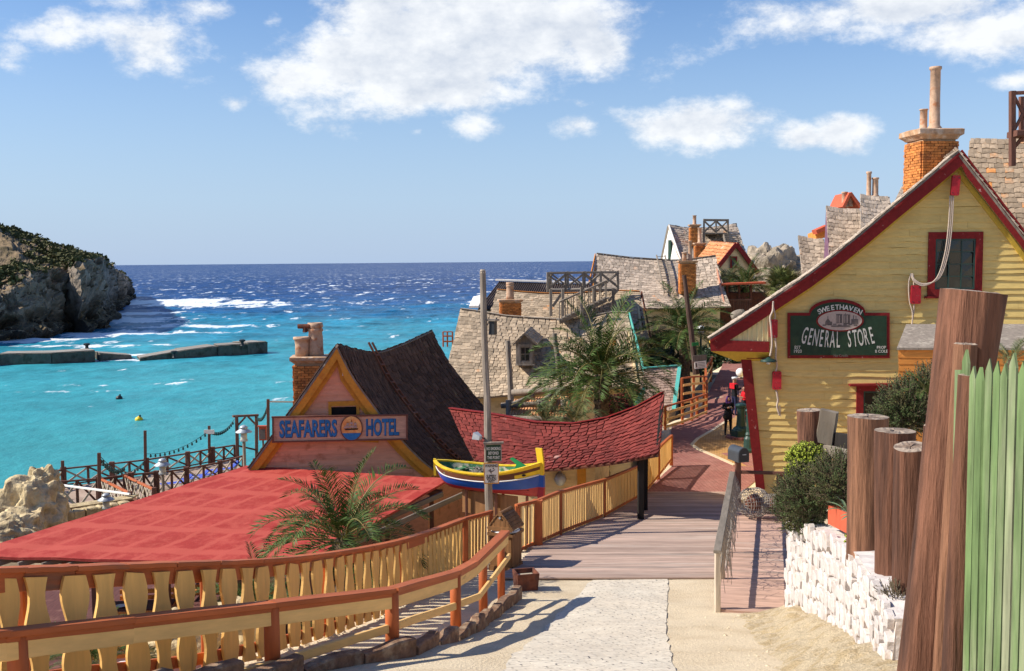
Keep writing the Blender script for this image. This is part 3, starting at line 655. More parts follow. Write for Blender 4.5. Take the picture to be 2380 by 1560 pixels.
def minus(run, holes):
    runs = [run]
    for a, b in holes:
        nr = []
        for x, y in runs:
            if b <= x or a >= y: nr.append((x, y)); continue
            if x < a: nr.append((x, a))
            if b < y: nr.append((b, y))
        runs = nr
    return runs
def strip(name, pts, inner, pl, off, th, matn, parent):
    """a board between two matching outlines (lists of points on plane pl), th thick"""
    m = MB()
    for i in range(len(pts) - 1):
        q = [pts[i], pts[i + 1], inner[i + 1], inner[i]]
        m.loop([p + pl.n * (off - th) for p in q], [p + pl.n * off for p in q])
    return m.build(name, MT[matn], parent)
_bk = {}
def brick_mesh(matn):
    if matn not in _bk:
        v = []; c = .04
        for k in (-.5, .5):
            for (x, y) in ((-.5, -.5), (.5, -.5), (.5, .5), (-.5, .5)): v.append((x * (1 if k < 0 else .98) + rnd.uniform(-.02, .02), y * (1 if k < 0 else .97) + rnd.uniform(-.04, .04), k))
        _bk[matn] = mesh('brick', v, [(0, 3, 2, 1), (4, 5, 6, 7), (0, 1, 5, 4), (1, 2, 6, 5), (2, 3, 7, 6), (3, 0, 4, 7)], MT[matn])
    return _bk[matn]
def chimney(parent, c, w, d, h, course=.085, bl=.24, taper=0, cap=.12, yaw=0, pots=(), nind=300, lean=0, capmat='stucco', name='chimney'):
    """brick stack standing at c (centre of its foot) with cap and pots [(dx, dy, r, h, kind)]"""
    Mz = Matrix.Translation(c) @ Matrix.Rotation(yaw, 4, 'Z')
    root = MB(); s = .93
    root.loop([Mz @ V((x * w / 2 * s, y * d / 2 * s, 0)) for x, y in ((-1, -1), (1, -1), (1, 1), (-1, 1))], [Mz @ V((x * w / 2 * s * (1 - taper) + lean, y * d / 2 * s * (1 - taper), h)) for x, y in ((-1, -1), (1, -1), (1, 1), (-1, 1))])
    core = root.build(name, MT['mortar'], parent); bm_ = brick_mesh('brick'); items = []
    n = int(h / course)
    for r in range(n):
        z = (r + .5) * course; k = 1 - taper * z / h; W, D = w * k, d * k; lx = lean * z / h
        for (L_, o, ax) in ((W, -D / 2, 0), (W, D / 2, 0), (D, -W / 2, 1), (D, W / 2, 1)):
            x = -L_ / 2 - (bl / 2 if r % 2 else 0)
            while x < L_ / 2 - .02:
                a, b = max(x, -L_ / 2), min(x + bl, L_ / 2); x += bl
                if b - a < .03: continue
                j = rnd.uniform(-.012, .02); tk = .09
                if ax == 0: M = Matrix.Translation((lx + (a + b) / 2, o - (j if o < 0 else -j), z)) @ Matrix.Diagonal((b - a - .012, tk, course - .012, 1))
                else: M = Matrix.Translation((lx + o - (j if o < 0 else -j), (a + b) / 2, z)) @ Matrix.Rotation(math.pi / 2, 4, 'Z') @ Matrix.Diagonal((b - a - .012, tk, course - .012, 1))
                items.append(Mz @ M @ Matrix.Rotation(rnd.uniform(-.04, .04), 4, 'Z'))
    items.sort(key=lambda M: (M.translation - CAM).length)
    for M in items[:nind]: obj('brick', bm_, core, M)
    if items[nind:]:
        b = MB()
        for M in items[nind:]: b.add([p.co for p in bm_.vertices], [tuple(q.vertices) for q in bm_.polygons], 0, M)
        tag(b.build('brick_courses', MT['brick'], core), kind='stuff')
    # cap: rough rendered slab with a moulding
    k = 1 - taper; m = MB(); prof = [(0, 1.0), (.25, 1.12), (.45, 1.26), (.9, 1.28), (1.0, 1.16)]
    rows = []
    for (t_, s_) in prof:
        r = []
        for i in range(16):
            a = i / 16 * 4; sd_, f = int(a), a - int(a); q = [(-1 + 2 * f, -1), (1, -1 + 2 * f), (1 - 2 * f, 1), (-1, 1 - 2 * f)][sd_]
            r.append(Mz @ V((q[0] * w / 2 * k * s_ + lean + rnd.uniform(-.012, .012) * w, q[1] * d / 2 * k * s_ + rnd.uniform(-.012, .012) * w, h + t_ * cap + rnd.uniform(-.01, .01))))
        rows.append(r + [r[0]])
    m.grid(rows[::-1]); m.f.append(tuple(len(m.v) * 0 + i for i in range(16))); m.m.append(0)
    m.build('chimney_cap', MT[capmat], parent, False)
    for (dx, dy, r, ph, kind) in pots:
        p = Mz @ V((dx + lean, dy, h + cap * .9)); m = MB()
        prof = {'tall': [(r * 1.35, 0), (r * 1.3, .06 * ph), (r, .09 * ph), (r * .97, .5 * ph), (r * .95, .95 * ph), (r * 1.15, .96 * ph), (r * 1.15, ph), (r * .7, ph), (r * .7, .9 * ph)],
                'ring': [(r * 1.1, 0), (r * 1.02, .2 * ph), (r * .98, .55 * ph), (r * .9, .72 * ph), (r * 1.05, .76 * ph), (r * 1.05, .82 * ph), (r * .88, .84 * ph), (r * 1.05, .88 * ph), (r * 1.02, ph), (r * .7, ph), (r * .7, .85 * ph)],
                'short': [(r, 0), (r * .98, .6 * ph), (r * 1.05, .86 * ph), (r * 1.22, .88 * ph), (r * 1.22, ph), (r * .7, ph), (r * .7, .9 * ph)]}[kind]
        m.lathe(prof, p, 16, 0, .03); m.build('chimney_pot', MT['pot'], parent, True)
    return core
def text(name, body, M, size, matn, parent, sx=1.0, depth=.006, bold=0, align='CENTER', space=1.0):
    cu = bpy.data.curves.new('t', 'FONT'); cu.body = body; cu.size = size; cu.extrude = depth; cu.align_x = align; cu.align_y = 'CENTER'; cu.offset = bold; cu.space_character = space; cu.resolution_u = 3
    o = bpy.data.objects.new('t', cu); COL.objects.link(o); dg = bpy.context.evaluated_depsgraph_get(); dg.update()
    me = bpy.data.meshes.new_from_object(o.evaluated_get(dg)); bpy.data.objects.remove(o); bpy.data.curves.remove(cu)
    me.transform(M @ Matrix.Diagonal((sx, 1, 1, 1))); me.materials.clear(); me.materials.append(MT[matn]); return obj(name, me, parent)
def disc(m, M, rx, ry, th, n=28, mi=0):
    A = [M @ V((rx * math.cos(6.2832 * k / n), ry * math.sin(6.2832 * k / n), 0)) for k in range(n)]; B = [M @ V((rx * math.cos(6.2832 * k / n), ry * math.sin(6.2832 * k / n), th)) for k in range(n)]
    return m.loop(A, B, mi)
def flat(m, M, pts, th=.004, mi=0): return m.loop([M @ V((x, y, 0)) for x, y in pts], [M @ V((x, y, th)) for x, y in pts], mi)
def window(parent, pl, x0, y0, x1, y1, nx, ny, trim, frame_, tw=.1, off=.06, glassm='glass', sill=True):
    """window given by the picture corners of its outer trim on plane pl"""
    u0, w1 = pl.uw(x0, y0); u1, w0 = pl.uw(x1, y1); m = MB()
    wroot = MB(); wroot.box((0, 0, 0), (u1 - u0 - tw, w1 - w0 - tw, .02), pl.M((u0 + u1) / 2, (w0 + w1) / 2, .012)); wn = wroot.build('window', MT['dark'], parent)
    for (a, b) in (((u0, w1 - tw / 2), (u1, w1 - tw / 2)), ((u0, w0 + tw / 2), (u1, w0 + tw / 2))):
        m.bar(pl.at(*a, off / 2 + .02), pl.at(*b, off / 2 + .02), tw, off, up=pl.n)
    for u in (u0 + tw / 2, u1 - tw / 2): m.bar(pl.at(u, w0 + tw, off / 2 + .018), pl.at(u, w1 - tw, off / 2 + .018), tw, off, up=pl.n)
    m.build('frame', MT[trim], wn)
    iu0, iu1, iw0, iw1 = u0 + tw, u1 - tw, w0 + tw, w1 - tw
    m = MB(); s = .05
    for i in range(nx + 1):
        u = lerp(iu0 + s / 2, iu1 - s / 2, i / nx); m.bar(pl.at(u, iw0, .045), pl.at(u, iw1, .045), s if i in (0, nx) else s * .55, .03, up=pl.n)
    for j in range(ny + 1):
        w = lerp(iw0 + s / 2, iw1 - s / 2, j / ny); m.bar(pl.at(iu0 + .002, w, .043), pl.at(iu1 - .002, w, .043), s if j in (0, ny) else s * .55, .028, up=pl.n)
    m.build('glazing_bars', MT[frame_], wn)
    for i in range(nx):
        for j in range(ny):
            a, b = lerp(iu0, iu1, i / nx), lerp(iu0, iu1, (i + 1) / nx); c, d = lerp(iw0, iw1, j / ny), lerp(iw0, iw1, (j + 1) / ny); e = rnd.uniform(-.012, .012)
            q = MB(); q.v = [tuple(pl.at(a, c, .028 + e)), tuple(pl.at(b, c, .028 - e)), tuple(pl.at(b, d, .028 - e)), tuple(pl.at(a, d, .028))]; q.f = [(0, 1, 2, 3)]; q.m = [0]; q.build('pane', MT[glassm], wn)
    if sill:
        m = MB(); m.bar(pl.at(u0 - .08, w0 - .03, .08), pl.at(u1 + .08, w0 - .03, .08), .16, .06, up=Z); m.build('sill', MT[trim], wn)
    return wn
def ladder(name, label, a, b, side, matn, rungs, w=.36, rail=.06):
    """ladder lying from a to b, side = unit vector across"""
    t = thing(name, label, 'ladder', b)
    for s in (-1, 1): beam('rail', a + side * s * w / 2, b + side * s * w / 2, rail, rail, MT[matn], t)
    for i in range(rungs):
        p = a.lerp(b, (i + .6) / rungs); beam('rung', p - side * (w / 2 + .04), p + side * (w / 2 + .04), .05, .04, MT[matn], t, seg=1)
    return t

# ---------------------------------------------------------------- hotel with the pink gable
def hotel():
    pl = PL(P(580, 1083, 34), (1, .16, 0)); base = P(795, 1083, 34.5); base.z = terr(base.x, base.y)
    t = thing('gabled_house', 'pink boarded gable house with orange bargeboards and dark brown shingle roof', 'house', base)
    Lp = [(783, 798), (742, 858), (702, 916), (660, 973), (620, 1028), (578, 1085)]; Rp = [(783, 798), (819, 868), (860, 926), (905, 984), (947, 1031), (985, 1068), (1012, 1089)]
    Lw = [pl.uw(*p) for p in Lp]; Rw = [pl.uw(*p) for p in Rp]
    def lim(w):
        a = float(np.interp(w, [q[1] for q in Lw][::-1], [q[0] for q in Lw][::-1])); b = float(np.interp(w, [q[1] for q in Rw][::-1], [q[0] for q in Rw][::-1])); return a, b
    wt, wb = Lw[0][1], min(Lw[-1][1], Rw[-1][1])
    hx0, hy1 = pl.uw(768, 940); hx1, hy0 = pl.uw(830, 990)
    def runs(w):
        if w < wb: a, b = lim(wb)
        else: a, b = lim(w)
        h = [(hx0, hx1)] if hy0 < w < hy1 else []
        return minus((a + .14, b - .14), h)
    clap(t, pl, wb - .5, wt - .25, .19, runs, 'pink_board', .006, 3.2, .038)
    # body behind the boards, down to the ground
    m = MB(); rd = V((2.6, 8.0, 0)); A = [pl.at(*lim(wb)[:1], wb - 3, -.03)]
    prof = [pl.at(lim(wb)[0] + .3, wb - 3.0, -.04), pl.at(lim(wb)[1] - .3, wb - 3.0, -.04), pl.at(lim(wb)[1] - .2, wb, -.04)] + [pl.at(u - .12, w - .12, -.04) for u, w in Rw[::-1][1:-1]] + [pl.at(Lw[0][0], wt - .25, -.04)] + [pl.at(u + .12, w - .12, -.04) for u, w in Lw[1:-1]] + [pl.at(lim(wb)[0] + .2, wb, -.04)]
    m.loop([p + rd * .015 for p in prof], prof); m.build('gable_wall', MT['pink_board'], t); low = [V((p.x + (.35 if k in (0, len(prof) - 1) else -.35 if k in (1, 2) else 0), p.y, p.z - (1.05 if k > 1 else 0))) for k, p in enumerate(prof)]; m = MB(); m.loop([p + rd * .97 for p in low], [p + rd * .02 for p in low]); m.build('wall', MT['pink_board'], t)
    # loft opening with mustard frame
    fr = MB(); 
    for (x0, y0, x1, y1) in ((763, 933, 836, 942), (763, 942, 771, 985), (828, 942, 836, 985)):
        u0, w1 = pl.uw(x0, y0); u1, w0 = pl.uw(x1, y1); fr.box((0, 0, 0), (u1 - u0, w1 - w0, .07), pl.M((u0 + u1) / 2, (w0 + w1) / 2, .03))
    op = MB(); op.box((0, 0, 0), (hx1 - hx0, hy1 - hy0, .02), pl.M((hx0 + hx1) / 2, (hy0 + hy1) / 2, -.02)); wn = op.build('loft_opening', MT['dark'], t); fr.build('frame', MT['mustard'], wn)
    # roof: the gable profile swept back along a sagging ridge
    rf = [P(783, 797, 34), P(830, 811, 35.7), P(880, 815, 37.4), P(940, 795, 39.6), P(1005, 765, 42)]
    out = pl.n * .32
    pr = [pl.hit(*p) + out for p in Rp]; plft = [pl.hit(*p) + out for p in Lp]
    def side(prf):
        def f(u, v):
            d = poly_at(rf, u) - rf[0]; k = 1 - .25 * v; p = poly_at(prf, v); return p + V((d.x, d.y, d.z * k)) * 1.0
        return f
    Sr, Sl = side(pr), side(plft)
    roof(t, Sr, .235, .27, 'shingle_dark', 300, .03, 'grey_wood'); roof(t, lambda u, v: Sl(1 - u, v), .235, .27, 'shingle_dark', 0, .03, 'grey_wood')
    for nm, pp, sg in (('bargeboard', Lp, 1), ('bargeboard', Rp, -1)):
        a = [pl.hit(*p) for p in pp]; b = []
        for i, p in enumerate(a):
            d = (a[min(i + 1, len(a) - 1)] - a[max(i - 1, 0)]).normalized(); q = d.cross(pl.n) * sg
            b.append(p + q * -.30 * (1 if q.z > 0 else -1))
        b[0] = V((a[0].x, a[0].y, a[0].z - .50)) ; strip(nm, [p - Z * .03 for p in a], b, pl, .30, .05, 'mustard', t)
        inn = [p + (q - p) * 1.25 for p, q in zip(a, b)]; strip('soffit_trim', [q for q in b], [q + (q - p) * .5 for p, q in zip(a, b)], pl, .12, .06, 'mustard', t)
    m = MB(); m.box((0, 0, 0), (.13, .13, .10), pl.M(pl.uw(800, 868)[0], pl.uw(800, 868)[1], .10)); m.build('wall_box', MT['white_paint'], t)
    m = MB(); m.bar(pl.hit(765, 1019, .05), pl.hit(880, 1026, .05), .03, .09, up=Z); m.build('batten', MT['mustard'], t)
    # chimney on the sea side
    c = P(722, 930, 37.5); c.z = P(722, 950, 37.5).z
    chimney(t, c, 1.05, 1.0, P(722, 842, 37.5).z - c.z, .09, .26, 0, .24, .1, [(.22, .05, .27, 1.22, 'ring'), (-.26, -.12, .25, .72, 'short')], 300)
    q = P(709, 765, 37.4); m = MB(); m.tube([q + Z * -.12, q + Z * .07], .09, 8); m.tube([q + V((-.26, 0, .1)), q + V((.24, 0, .1))], .085, 8); m.build('chimney_cowl', MT['rust'], t)
    # ladder on the roof
    n = (Sr(.45, .5) - Sr(.45, .45)).cross(Sr(.5, .5) - Sr(.45, .5)).normalized(); n = n if n.z > 0 else -n
    lt = thing('roof_ladder', 'dark red wooden ladder lying on the brown shingle roof', 'ladder', Sr(.45, .9))
    for u in (.425, .465):
        ps = [Sr(u, k / 6 * .9) + n * .07 for k in range(7)]
        ps[0] = ps[0] + (ps[0] - ps[1]).normalized() * .35
        for k in range(6): beam('rail', ps[k], ps[k + 1], .06, .07, MT['brown_wood'], lt, up=n, seg=1)
    for k in range(16):
        v = (k + .5) / 16 * .9; beam('rung', Sr(.418, v) + n * .1, Sr(.472, v) + n * .1, .07, .04, MT['brown_wood'], lt, up=n, seg=1)
    # name board
    b = thing('name_board', 'long pale wooden hotel name board with blue letters and round ship painting', 'sign', pl.hit(790, 1010, .6))
    u0, w1 = pl.uw(636, 967); u1, w0 = pl.uw(944, 1013); W, H = u1 - u0, w1 - w0; uc, wc = (u0 + u1) / 2, (w0 + w1) / 2; tilt = Matrix.Rotation(R(-.8), 4, 'Z')
    M = pl.M(uc, wc, .45) @ tilt
    m = MB(); m.box((0, 0, 0), (W, H, .05), M); m.build('board', MT['sign_wood'], b)
    for (x, y, w, h) in ((0, H / 2, W + .08, .05), (0, -H / 2, W + .08, .05), (-W / 2, 0, .05, H - .05), (W / 2, 0, .05, H - .05)):
        m = MB(); m.box((x, y, .02), (w, h, .09), M); m.build('frame', MT['brown_wood'], b)
    def tx(s, xa, xb, nm):
        ua, ub = pl.uw(xa, 990)[0] - uc, pl.uw(xb, 990)[0] - uc
        text(nm + '_shadow', s, M @ Matrix.Translation(((ua + ub) / 2 + .012, -.032, .027)), .76, 'ink_dark', b, SX[s], .002, .03); return text(nm, s, M @ Matrix.Translation(((ua + ub) / 2, -.02, .034)), .76, 'ink_blue', b, SX[s], .004, .022)
    SX = {'SEAFARERS': .50, 'HOTEL': .46}
    tx('SEAFARERS', 651, 783, 'lettering'); tx('HOTEL', 848, 926, 'lettering')
    Mo = M @ Matrix.Translation((pl.uw(817, 990)[0] - uc, 0, .03))
    m = MB(); disc(m, Mo, .37, .43, .05); ro = m.build('roundel', MT['brown_wood'], b)
    m = MB(); disc(m, Mo, .335, .395, .058); m.build('painted_sky', MT['sky_orange'], ro)
    m = MB(); flat(m, Mo @ Matrix.Translation((0, 0, .06)), [(.335 * math.cos(a), .395 * math.sin(a)) for a in np.linspace(math.pi + .42, 2 * math.pi - .42, 16)]); m.build('painted_sea', MT['ink_blue'], ro)
    m = MB(); Q = Mo @ Matrix.Translation((0, 0, .066))
    flat(m, Q, [(-.2, -.06), (.2, -.05), (.22, .0), (-.24, -.01)]); 
    for x, h in ((-.12, .2), (.0, .28), (.12, .2)): flat(m, Q, [(x - .008, -.02), (x + .008, -.02), (x + .008, h), (x - .008, h)])
    m.build('painted_ship', MT['ink_dark'], ro)
    m = MB(); Q = Mo @ Matrix.Translation((0, 0, .071))
    for x, y, s in ((-.12, .05, .07), (-.12, .14, .05), (0, .06, .08), (0, .17, .06), (.12, .05, .07), (.12, .14, .05)): flat(m, Q, [(x - s, y - .035), (x + s * .8, y - .04), (x + s * .9, y + .035), (x - s * .8, y + .04)])
    flat(m, Q, [(-.27, 0), (-.18, 0), (-.17, .14)]); m.build('painted_sails', MT['ink_sepia'], ro)
hotel()

# ---------------------------------------------------------------- red felt canopy over the terrace
mat('terrace_red', (.13, .05, .042), .8, .3, 5, .3, 'pos', (4, .4, 1), .1, (.2, .09, .07), .6, 2)
def canopy():
    C = [P(572, 1082, 34.3), P(1045, 1113, 32.6), P(704, 1312, 25.8), P(-90, 1291, 26.3)]
    t = thing('terrace_canopy', 'wide red felt canopy roof sloping over the restaurant terrace', 'canopy', (-7, 28, 4))
    # felt strips laid side by side, faded at the overlaps
    m = MB(); nu, nv = 40, 32; rows = []
    for j in range(nv + 1):
        v = j / nv; row = []
        for i in range(nu + 1):
            u = i / nu; p = C[0].lerp(C[1], u).lerp(C[3].lerp(C[2], u), v)
            p = p + Z * (NZ.noise(V((u * 9, v * 7, 2))) * .03 + NZ.noise(V((u * 22, v * 18, 4))) * .008); row.append(p)
        rows.append(row)
    m.grid([r[::-1] for r in rows]); m.grid([[p - Z * .07 for p in r] for r in rows])
    for r in (rows[0], rows[-1]): m.grid([r, [p - Z * .07 for p in r]])
    for k in (0, -1): m.grid([[r[k] for r in rows], [r[k] - Z * .07 for r in rows]])
    o = m.build('felt', MT['felt_red'], t)
    uvl = o.data.uv_layers.new(name='strip'); vi = np.zeros(len(o.data.loops), dtype=np.int32); o.data.loops.foreach_get('vertex_index', vi)
    nn = (nu + 1) * (nv + 1); uvv = []
    for k in vi:
        k = int(k); q = k % nn
        if k < nn: a, b = nu - (q % (nu + 1)), q // (nu + 1)
        else: a, b = q % (nu + 1), q // (nu + 1)
        uvv += [a / nu, b / nv]
    uvl.data.foreach_set('uv', uvv)
    mt = MT['felt_red']; tt = mt.node_tree; lk = tt.links.new; bs = tt.nodes['Principled BSDF']
    uv = N(tt, 'ShaderNodeUVMap', uv_map='strip'); sp = N(tt, 'ShaderNodeSeparateXYZ'); lk(uv.outputs[0], sp.inputs[0])
    g = N(tt, 'ShaderNodeNewGeometry'); nz = N(tt, 'ShaderNodeTexNoise', i_Scale=1.6, i_Detail=8.0, i_Roughness=.72); lk(g.outputs['Position'], nz.inputs['Vector'])
    w = Mth(tt, 'MULTIPLY_ADD', nz.outputs[0], .020); 
    def band(src, n, wid, o_):
        a = Mth(tt, 'MULTIPLY_ADD', nz.outputs[0], .055); lk(src, a.node.inputs[2]); a = Mth(tt, 'MULTIPLY', a, n); a = Mth(tt, 'ADD', a, o_); a = Mth(tt, 'FRACT', a); a = Mth(tt, 'SUBTRACT', a, .5); a = Mth(tt, 'ABSOLUTE', a)
        r = N(tt, 'ShaderNodeMapRange', interpolation_type='SMOOTHSTEP', i_1=.5 - wid - .045, i_2=.5 - wid + .045); lk(a, r.inputs[0]); return r.outputs[0]
    b1 = band(sp.outputs[0], 9.0, .10, .2); b2 = band(sp.outputs[1], 5.0, .13, .3); bb = Mth(tt, 'MAXIMUM', b1, b2)
    n2 = N(tt, 'ShaderNodeTexNoise', i_Scale=1.9, i_Detail=8.0, i_Roughness=.74); lk(g.outputs['Position'], n2.inputs['Vector'])
    fr = N(tt, 'ShaderNodeMapRange', interpolation_type='SMOOTHSTEP', i_1=.40, i_2=.66); lk(n2.outputs[0], fr.inputs[0]); fr2 = Mth(tt, 'MULTIPLY', fr.outputs[0], .6); bb = Mth(tt, 'MAXIMUM', Mth(tt, 'MULTIPLY', bb, .62), fr2)
    src = bs.inputs['Base Color'].links[0].from_socket; mx = N(tt, 'ShaderNodeMix', data_type='RGBA'); lk(bb, mx.inputs[0]); lk(src, mx.inputs[6]); mx.inputs[7].default_value = (.53, .105, .072, 1)
    dk = N(tt, 'ShaderNodeVectorMath', operation='MULTIPLY'); lk(src, dk.inputs[0]); dk.inputs[1].default_value = (.76, .62, .62); lk(dk.outputs[0], mx.inputs[6]); lk(mx.outputs[2], bs.inputs['Base Color'])
    # rafters under the near edge and posts
    dv = (C[3] - C[0]).normalized()
    for k in range(14):
        u = (k + .5) / 14; p = C[3].lerp(C[2], u) - Z * .19; beam('rafter', p + dv * .10, p - dv * 7.4, .07, .16, MT['grey_beam'], t)
    a, b = C[3] - dv * .9 - Z * .36, C[2] - dv * .9 - Z * .36; beam('purlin', a, b, .12, .18, MT['brown_wood'], t)
    a, b = C[0] + dv * .4 - Z * .34, C[1] + dv * .4 - Z * .34; beam('purlin', a, b, .12, .18, MT['brown_wood'], t)
    for u in (.08, .3, .52, .74, .95):
        p = C[3].lerp(C[2], u) - dv * .9 - Z * .45; beam('post', V((p.x, p.y, 3.9)), p, .14, .14, MT['brown_wood'], t)
        q = C[0].lerp(C[1], u) + dv * .4 - Z * .45; beam('post', V((q.x, q.y, 3.9)), q, .14, .14, MT['brown_wood'], t)
    # apron flashing below the gable boards
    m = MB(); m.bar(C[0] + V((.2, .1, .12)), P(1008, 1090, 35.2) + Z * .02, .08, .20); m.build('flashing', MT['red_trim'], t)
    m = MB(); m.loop([V((x, y, 3.86)) for x, y in ((-18, 17), (-6.8, 17), (-5.4, 23.5), (-1, 25), (1, 34.5), (-14, 36))], [V((x, y, 3.98)) for x, y in ((-18, 17), (-6.8, 17), (-5.4, 23.5), (-1, 25), (1, 34.5), (-14, 36))])  # floor's dark red runs past the canopy shadow and stands in for shade there
    tag(m.build('terrace_floor', MT['terrace_red']), kind='structure')
canopy()
def table_set(x, y, yaw, lab, cloth):
    M = Matrix.Translation((x, y, 3.98)) @ Matrix.Rotation(yaw, 4, 'Z')
    t = thing('dining_table', 'dark plank dining table ' + lab, 'table', (x, y, 3.98))
    for k in range(5):
        m = MB(); m.box((0, -.32 + .16 * k, .74), (1.7, .15, .04), M); m.build('top_plank', MT['rust'], t)
    for sx in (-.7, .7):
        m = MB()
        for sy in (-.3, .3): m.bar(M @ V((sx, sy, 0)), M @ V((sx, sy, .72)), .07, .07)
        m.bar(M @ V((sx, -.3, .1)), M @ V((sx, .3, .1)), .05, .07); m.build('trestle', MT['brown_wood'], t)
    for s, w in ((-1, 'near'), (1, 'far')):
        b = thing('bench', 'orange bench on the %s side, table %s' % ('fence' if s < 0 else 'sea', lab), 'bench', M @ V((0, s * .8, 0)))
        m = MB(); m.box((0, s * .75, .44), (1.6, .34, .05), M); m.build('seat', MT['orange_board'], b)
        for k in (.66, .84): m = MB(); m.box((0, s * .95, k), (1.6, .04, .12), M); m.build('back_slat', MT['orange_board'], b)
        for sx in (-.7, .7):
            m = MB(); m.bar(M @ V((sx, s * .63, 0)), M @ V((sx, s * .63, .42)), .06, .06); m.bar(M @ V((sx, s * .92, 0)), M @ V((sx, s * .95, .92)), .06, .06); m.build('leg', MT['orange_board'], b)
    for k in range(3):
        p = M @ V((-.5 + .5 * k, .1 * (k - 1), .765)); m = MB(); m.lathe([(.05, 0), (.12, .01), (.15, .025), (.13, .022), (.04, .012)], p, 12)
        tag(m.build('plate', MT['white_cloth']), 'small white plate on the table ' + lab, 'plate', 'plates on the table ' + lab)
for a in ((-10.2, 27.6, .1, 'under the outer left corner of the canopy', 0), (-7.4, 27.4, -.05, 'behind the middle canopy post', 0), (-4.8, 28.2, .1, 'beside the palm under the canopy', 0), (-8.9, 30.4, .0, 'deep in the canopy shade', 0), (-9.6, 23.2, .15, 'standing in the sun before the canopy', 0), (-7.6, 21.0, -.1, 'closest to the wavy pickets', 0)): table_set(*a)
# ---------------------------------------------------------------- fences along the path
FT = [(-160, 7.9), (0, 8.6), (477, 10.5), (602, 11.7), (731, 13.6), (868, 16.3), (960, 19), (1075, 22), (1140, 22.8), (1203, 23.55), (1250, 24)]
def fy(px, T=FT): return 1 / float(np.interp(px, [a for a, b in T], [1 / b for a, b in T]))
def fbase(px):
    Y = fy(px); p = P(px, 1400, Y); p.z = terr(p.x, p.y); return p
TOPR = [(-160, 1333), (0, 1328), (292, 1317), (480, 1311), (581, 1308), (713, 1297), (812, 1281), (894, 1268), (977, 1245), (1076, 1207), (1150, 1188), (1203, 1175), (1250, 1163)]
def ftop(px): return P(px, float(np.interp(px, [a for a, b in TOPR], [b for a, b in TOPR])), fy(px))
def picket_fence():
    t = thing('picket_fence', 'cream fence of wavy cut pickets with orange rails above the terrace', 'fence', fbase(600))
    xs = [-150, -95, -40, 13, 80, 165, 240, 310, 370, 424, 477, 523, 567, 602, 642, 675, 703, 731, 759, 784, 807, 828, 848, 868, 886, 902, 917, 934, 947, 960, 972, 984, 995, 1005, 1015, 1025, 1034, 1043, 1052, 1060, 1068]
    def outline(kind, n=18):
        w = []
        for i in range(n + 1):
            s = i / n; ph = 2 * math.pi * (s * 1.62 - .09)
            k = .315 + .085 * math.sin(ph) * (1 if kind else -1); w.append((k, s))
        return w
    for i, x in enumerate(xs):
        a, b = fbase(x), ftop(x); d0, d1 = fbase(x - 4), fbase(x + 4); d = (d1 - d0); d.z = 0; d.normalize(); n = V((d.y, -d.x, 0))
        pit = ((fbase((x + (xs[i + 1] if i + 1 < len(xs) else x + 9)) / 2) - fbase((x + (xs[i - 1] if i else x - 60)) / 2))).length
        if i % 2 == 0: pass
        h = b.z - .055 - (a.z + .04); lean = rnd.uniform(-.02, .02); v0 = []
        o = outline(i % 2); Lh = [(-k * pit + lean * s, s * h) for k, s in o]; Rh = [(k * pit + lean * s, s * h) for k, s in o[::-1]]
        # the rake of the ground cuts the foot at a slant
        M = frame(V((a.x, a.y, a.z + .04)) + n * .03, d, n); sk = (d1.z - d0.z) / max(1e-3, (d1 - d0).length)
        pts = [(u, w_ + u * sk * (1 if w_ < h * .15 or w_ > h * .9 else 1)) for u, w_ in Lh + Rh]
        m = MB(); m.loop([M @ V((u, w_, 0)) for u, w_ in pts], [M @ V((u, w_, .032)) for u, w_ in pts]); m.build('picket', MT['cream_post'], t)
    px = [-160, -60, 50, 170, 290, 400, 500, 600, 690, 780, 860, 930, 1000, 1076]
    for a, b in zip(px, px[1:]):
        A, B = ftop(a), ftop(b); beam('cap_rail', A + Z * .01, B + Z * .01, .15, .045, MT['orange_paint'], t); beam('top_rail', A - Z * .10, B - Z * .10, .035, .17, MT['orange_paint'], t)
        A, B = fbase(a) + Z * .16, fbase(b) + Z * .16; beam('bottom_rail', A, B, .04, .12, MT['orange_paint'], t)
    for x in (60, 495, 763, 944, 1078):
        a, b = fbase(x), ftop(x); d = (fbase(x + 4) - fbase(x - 4)); d.z = 0; d.normalize(); n = V((d.y, -d.x, 0)); beam('post', a - n * .09 - Z * .3, b - n * .09 - Z * .02, .10, .10, MT['orange_post'], t)
    return t
picket_fence()
BT = [(1076, 22), (1140, 22.8), (1203, 23.55), (1250, 24), (1301, 25.4), (1403, 28.5), (1481, 32), (1498, 32.6), (1530, 34.3), (1560, 36)]
BTop = [(1076, 1207), (1150, 1188), (1203, 1175), (1250, 1164), (1301, 1143), (1403, 1116), (1481, 1085), (1498, 1068), (1530, 1041), (1560, 1013)]
BBot = [(1076, 1322), (1140, 1305), (1203, 1292), (1250, 1270), (1301, 1247), (1403, 1206), (1481, 1162), (1498, 1150), (1530, 1112), (1560, 1074)]
def bt(px, up=True):
    T = BTop if up else BBot; return P(px, float(np.interp(px, [a for a, b in T], [b for a, b in T])), fy(px, BT))
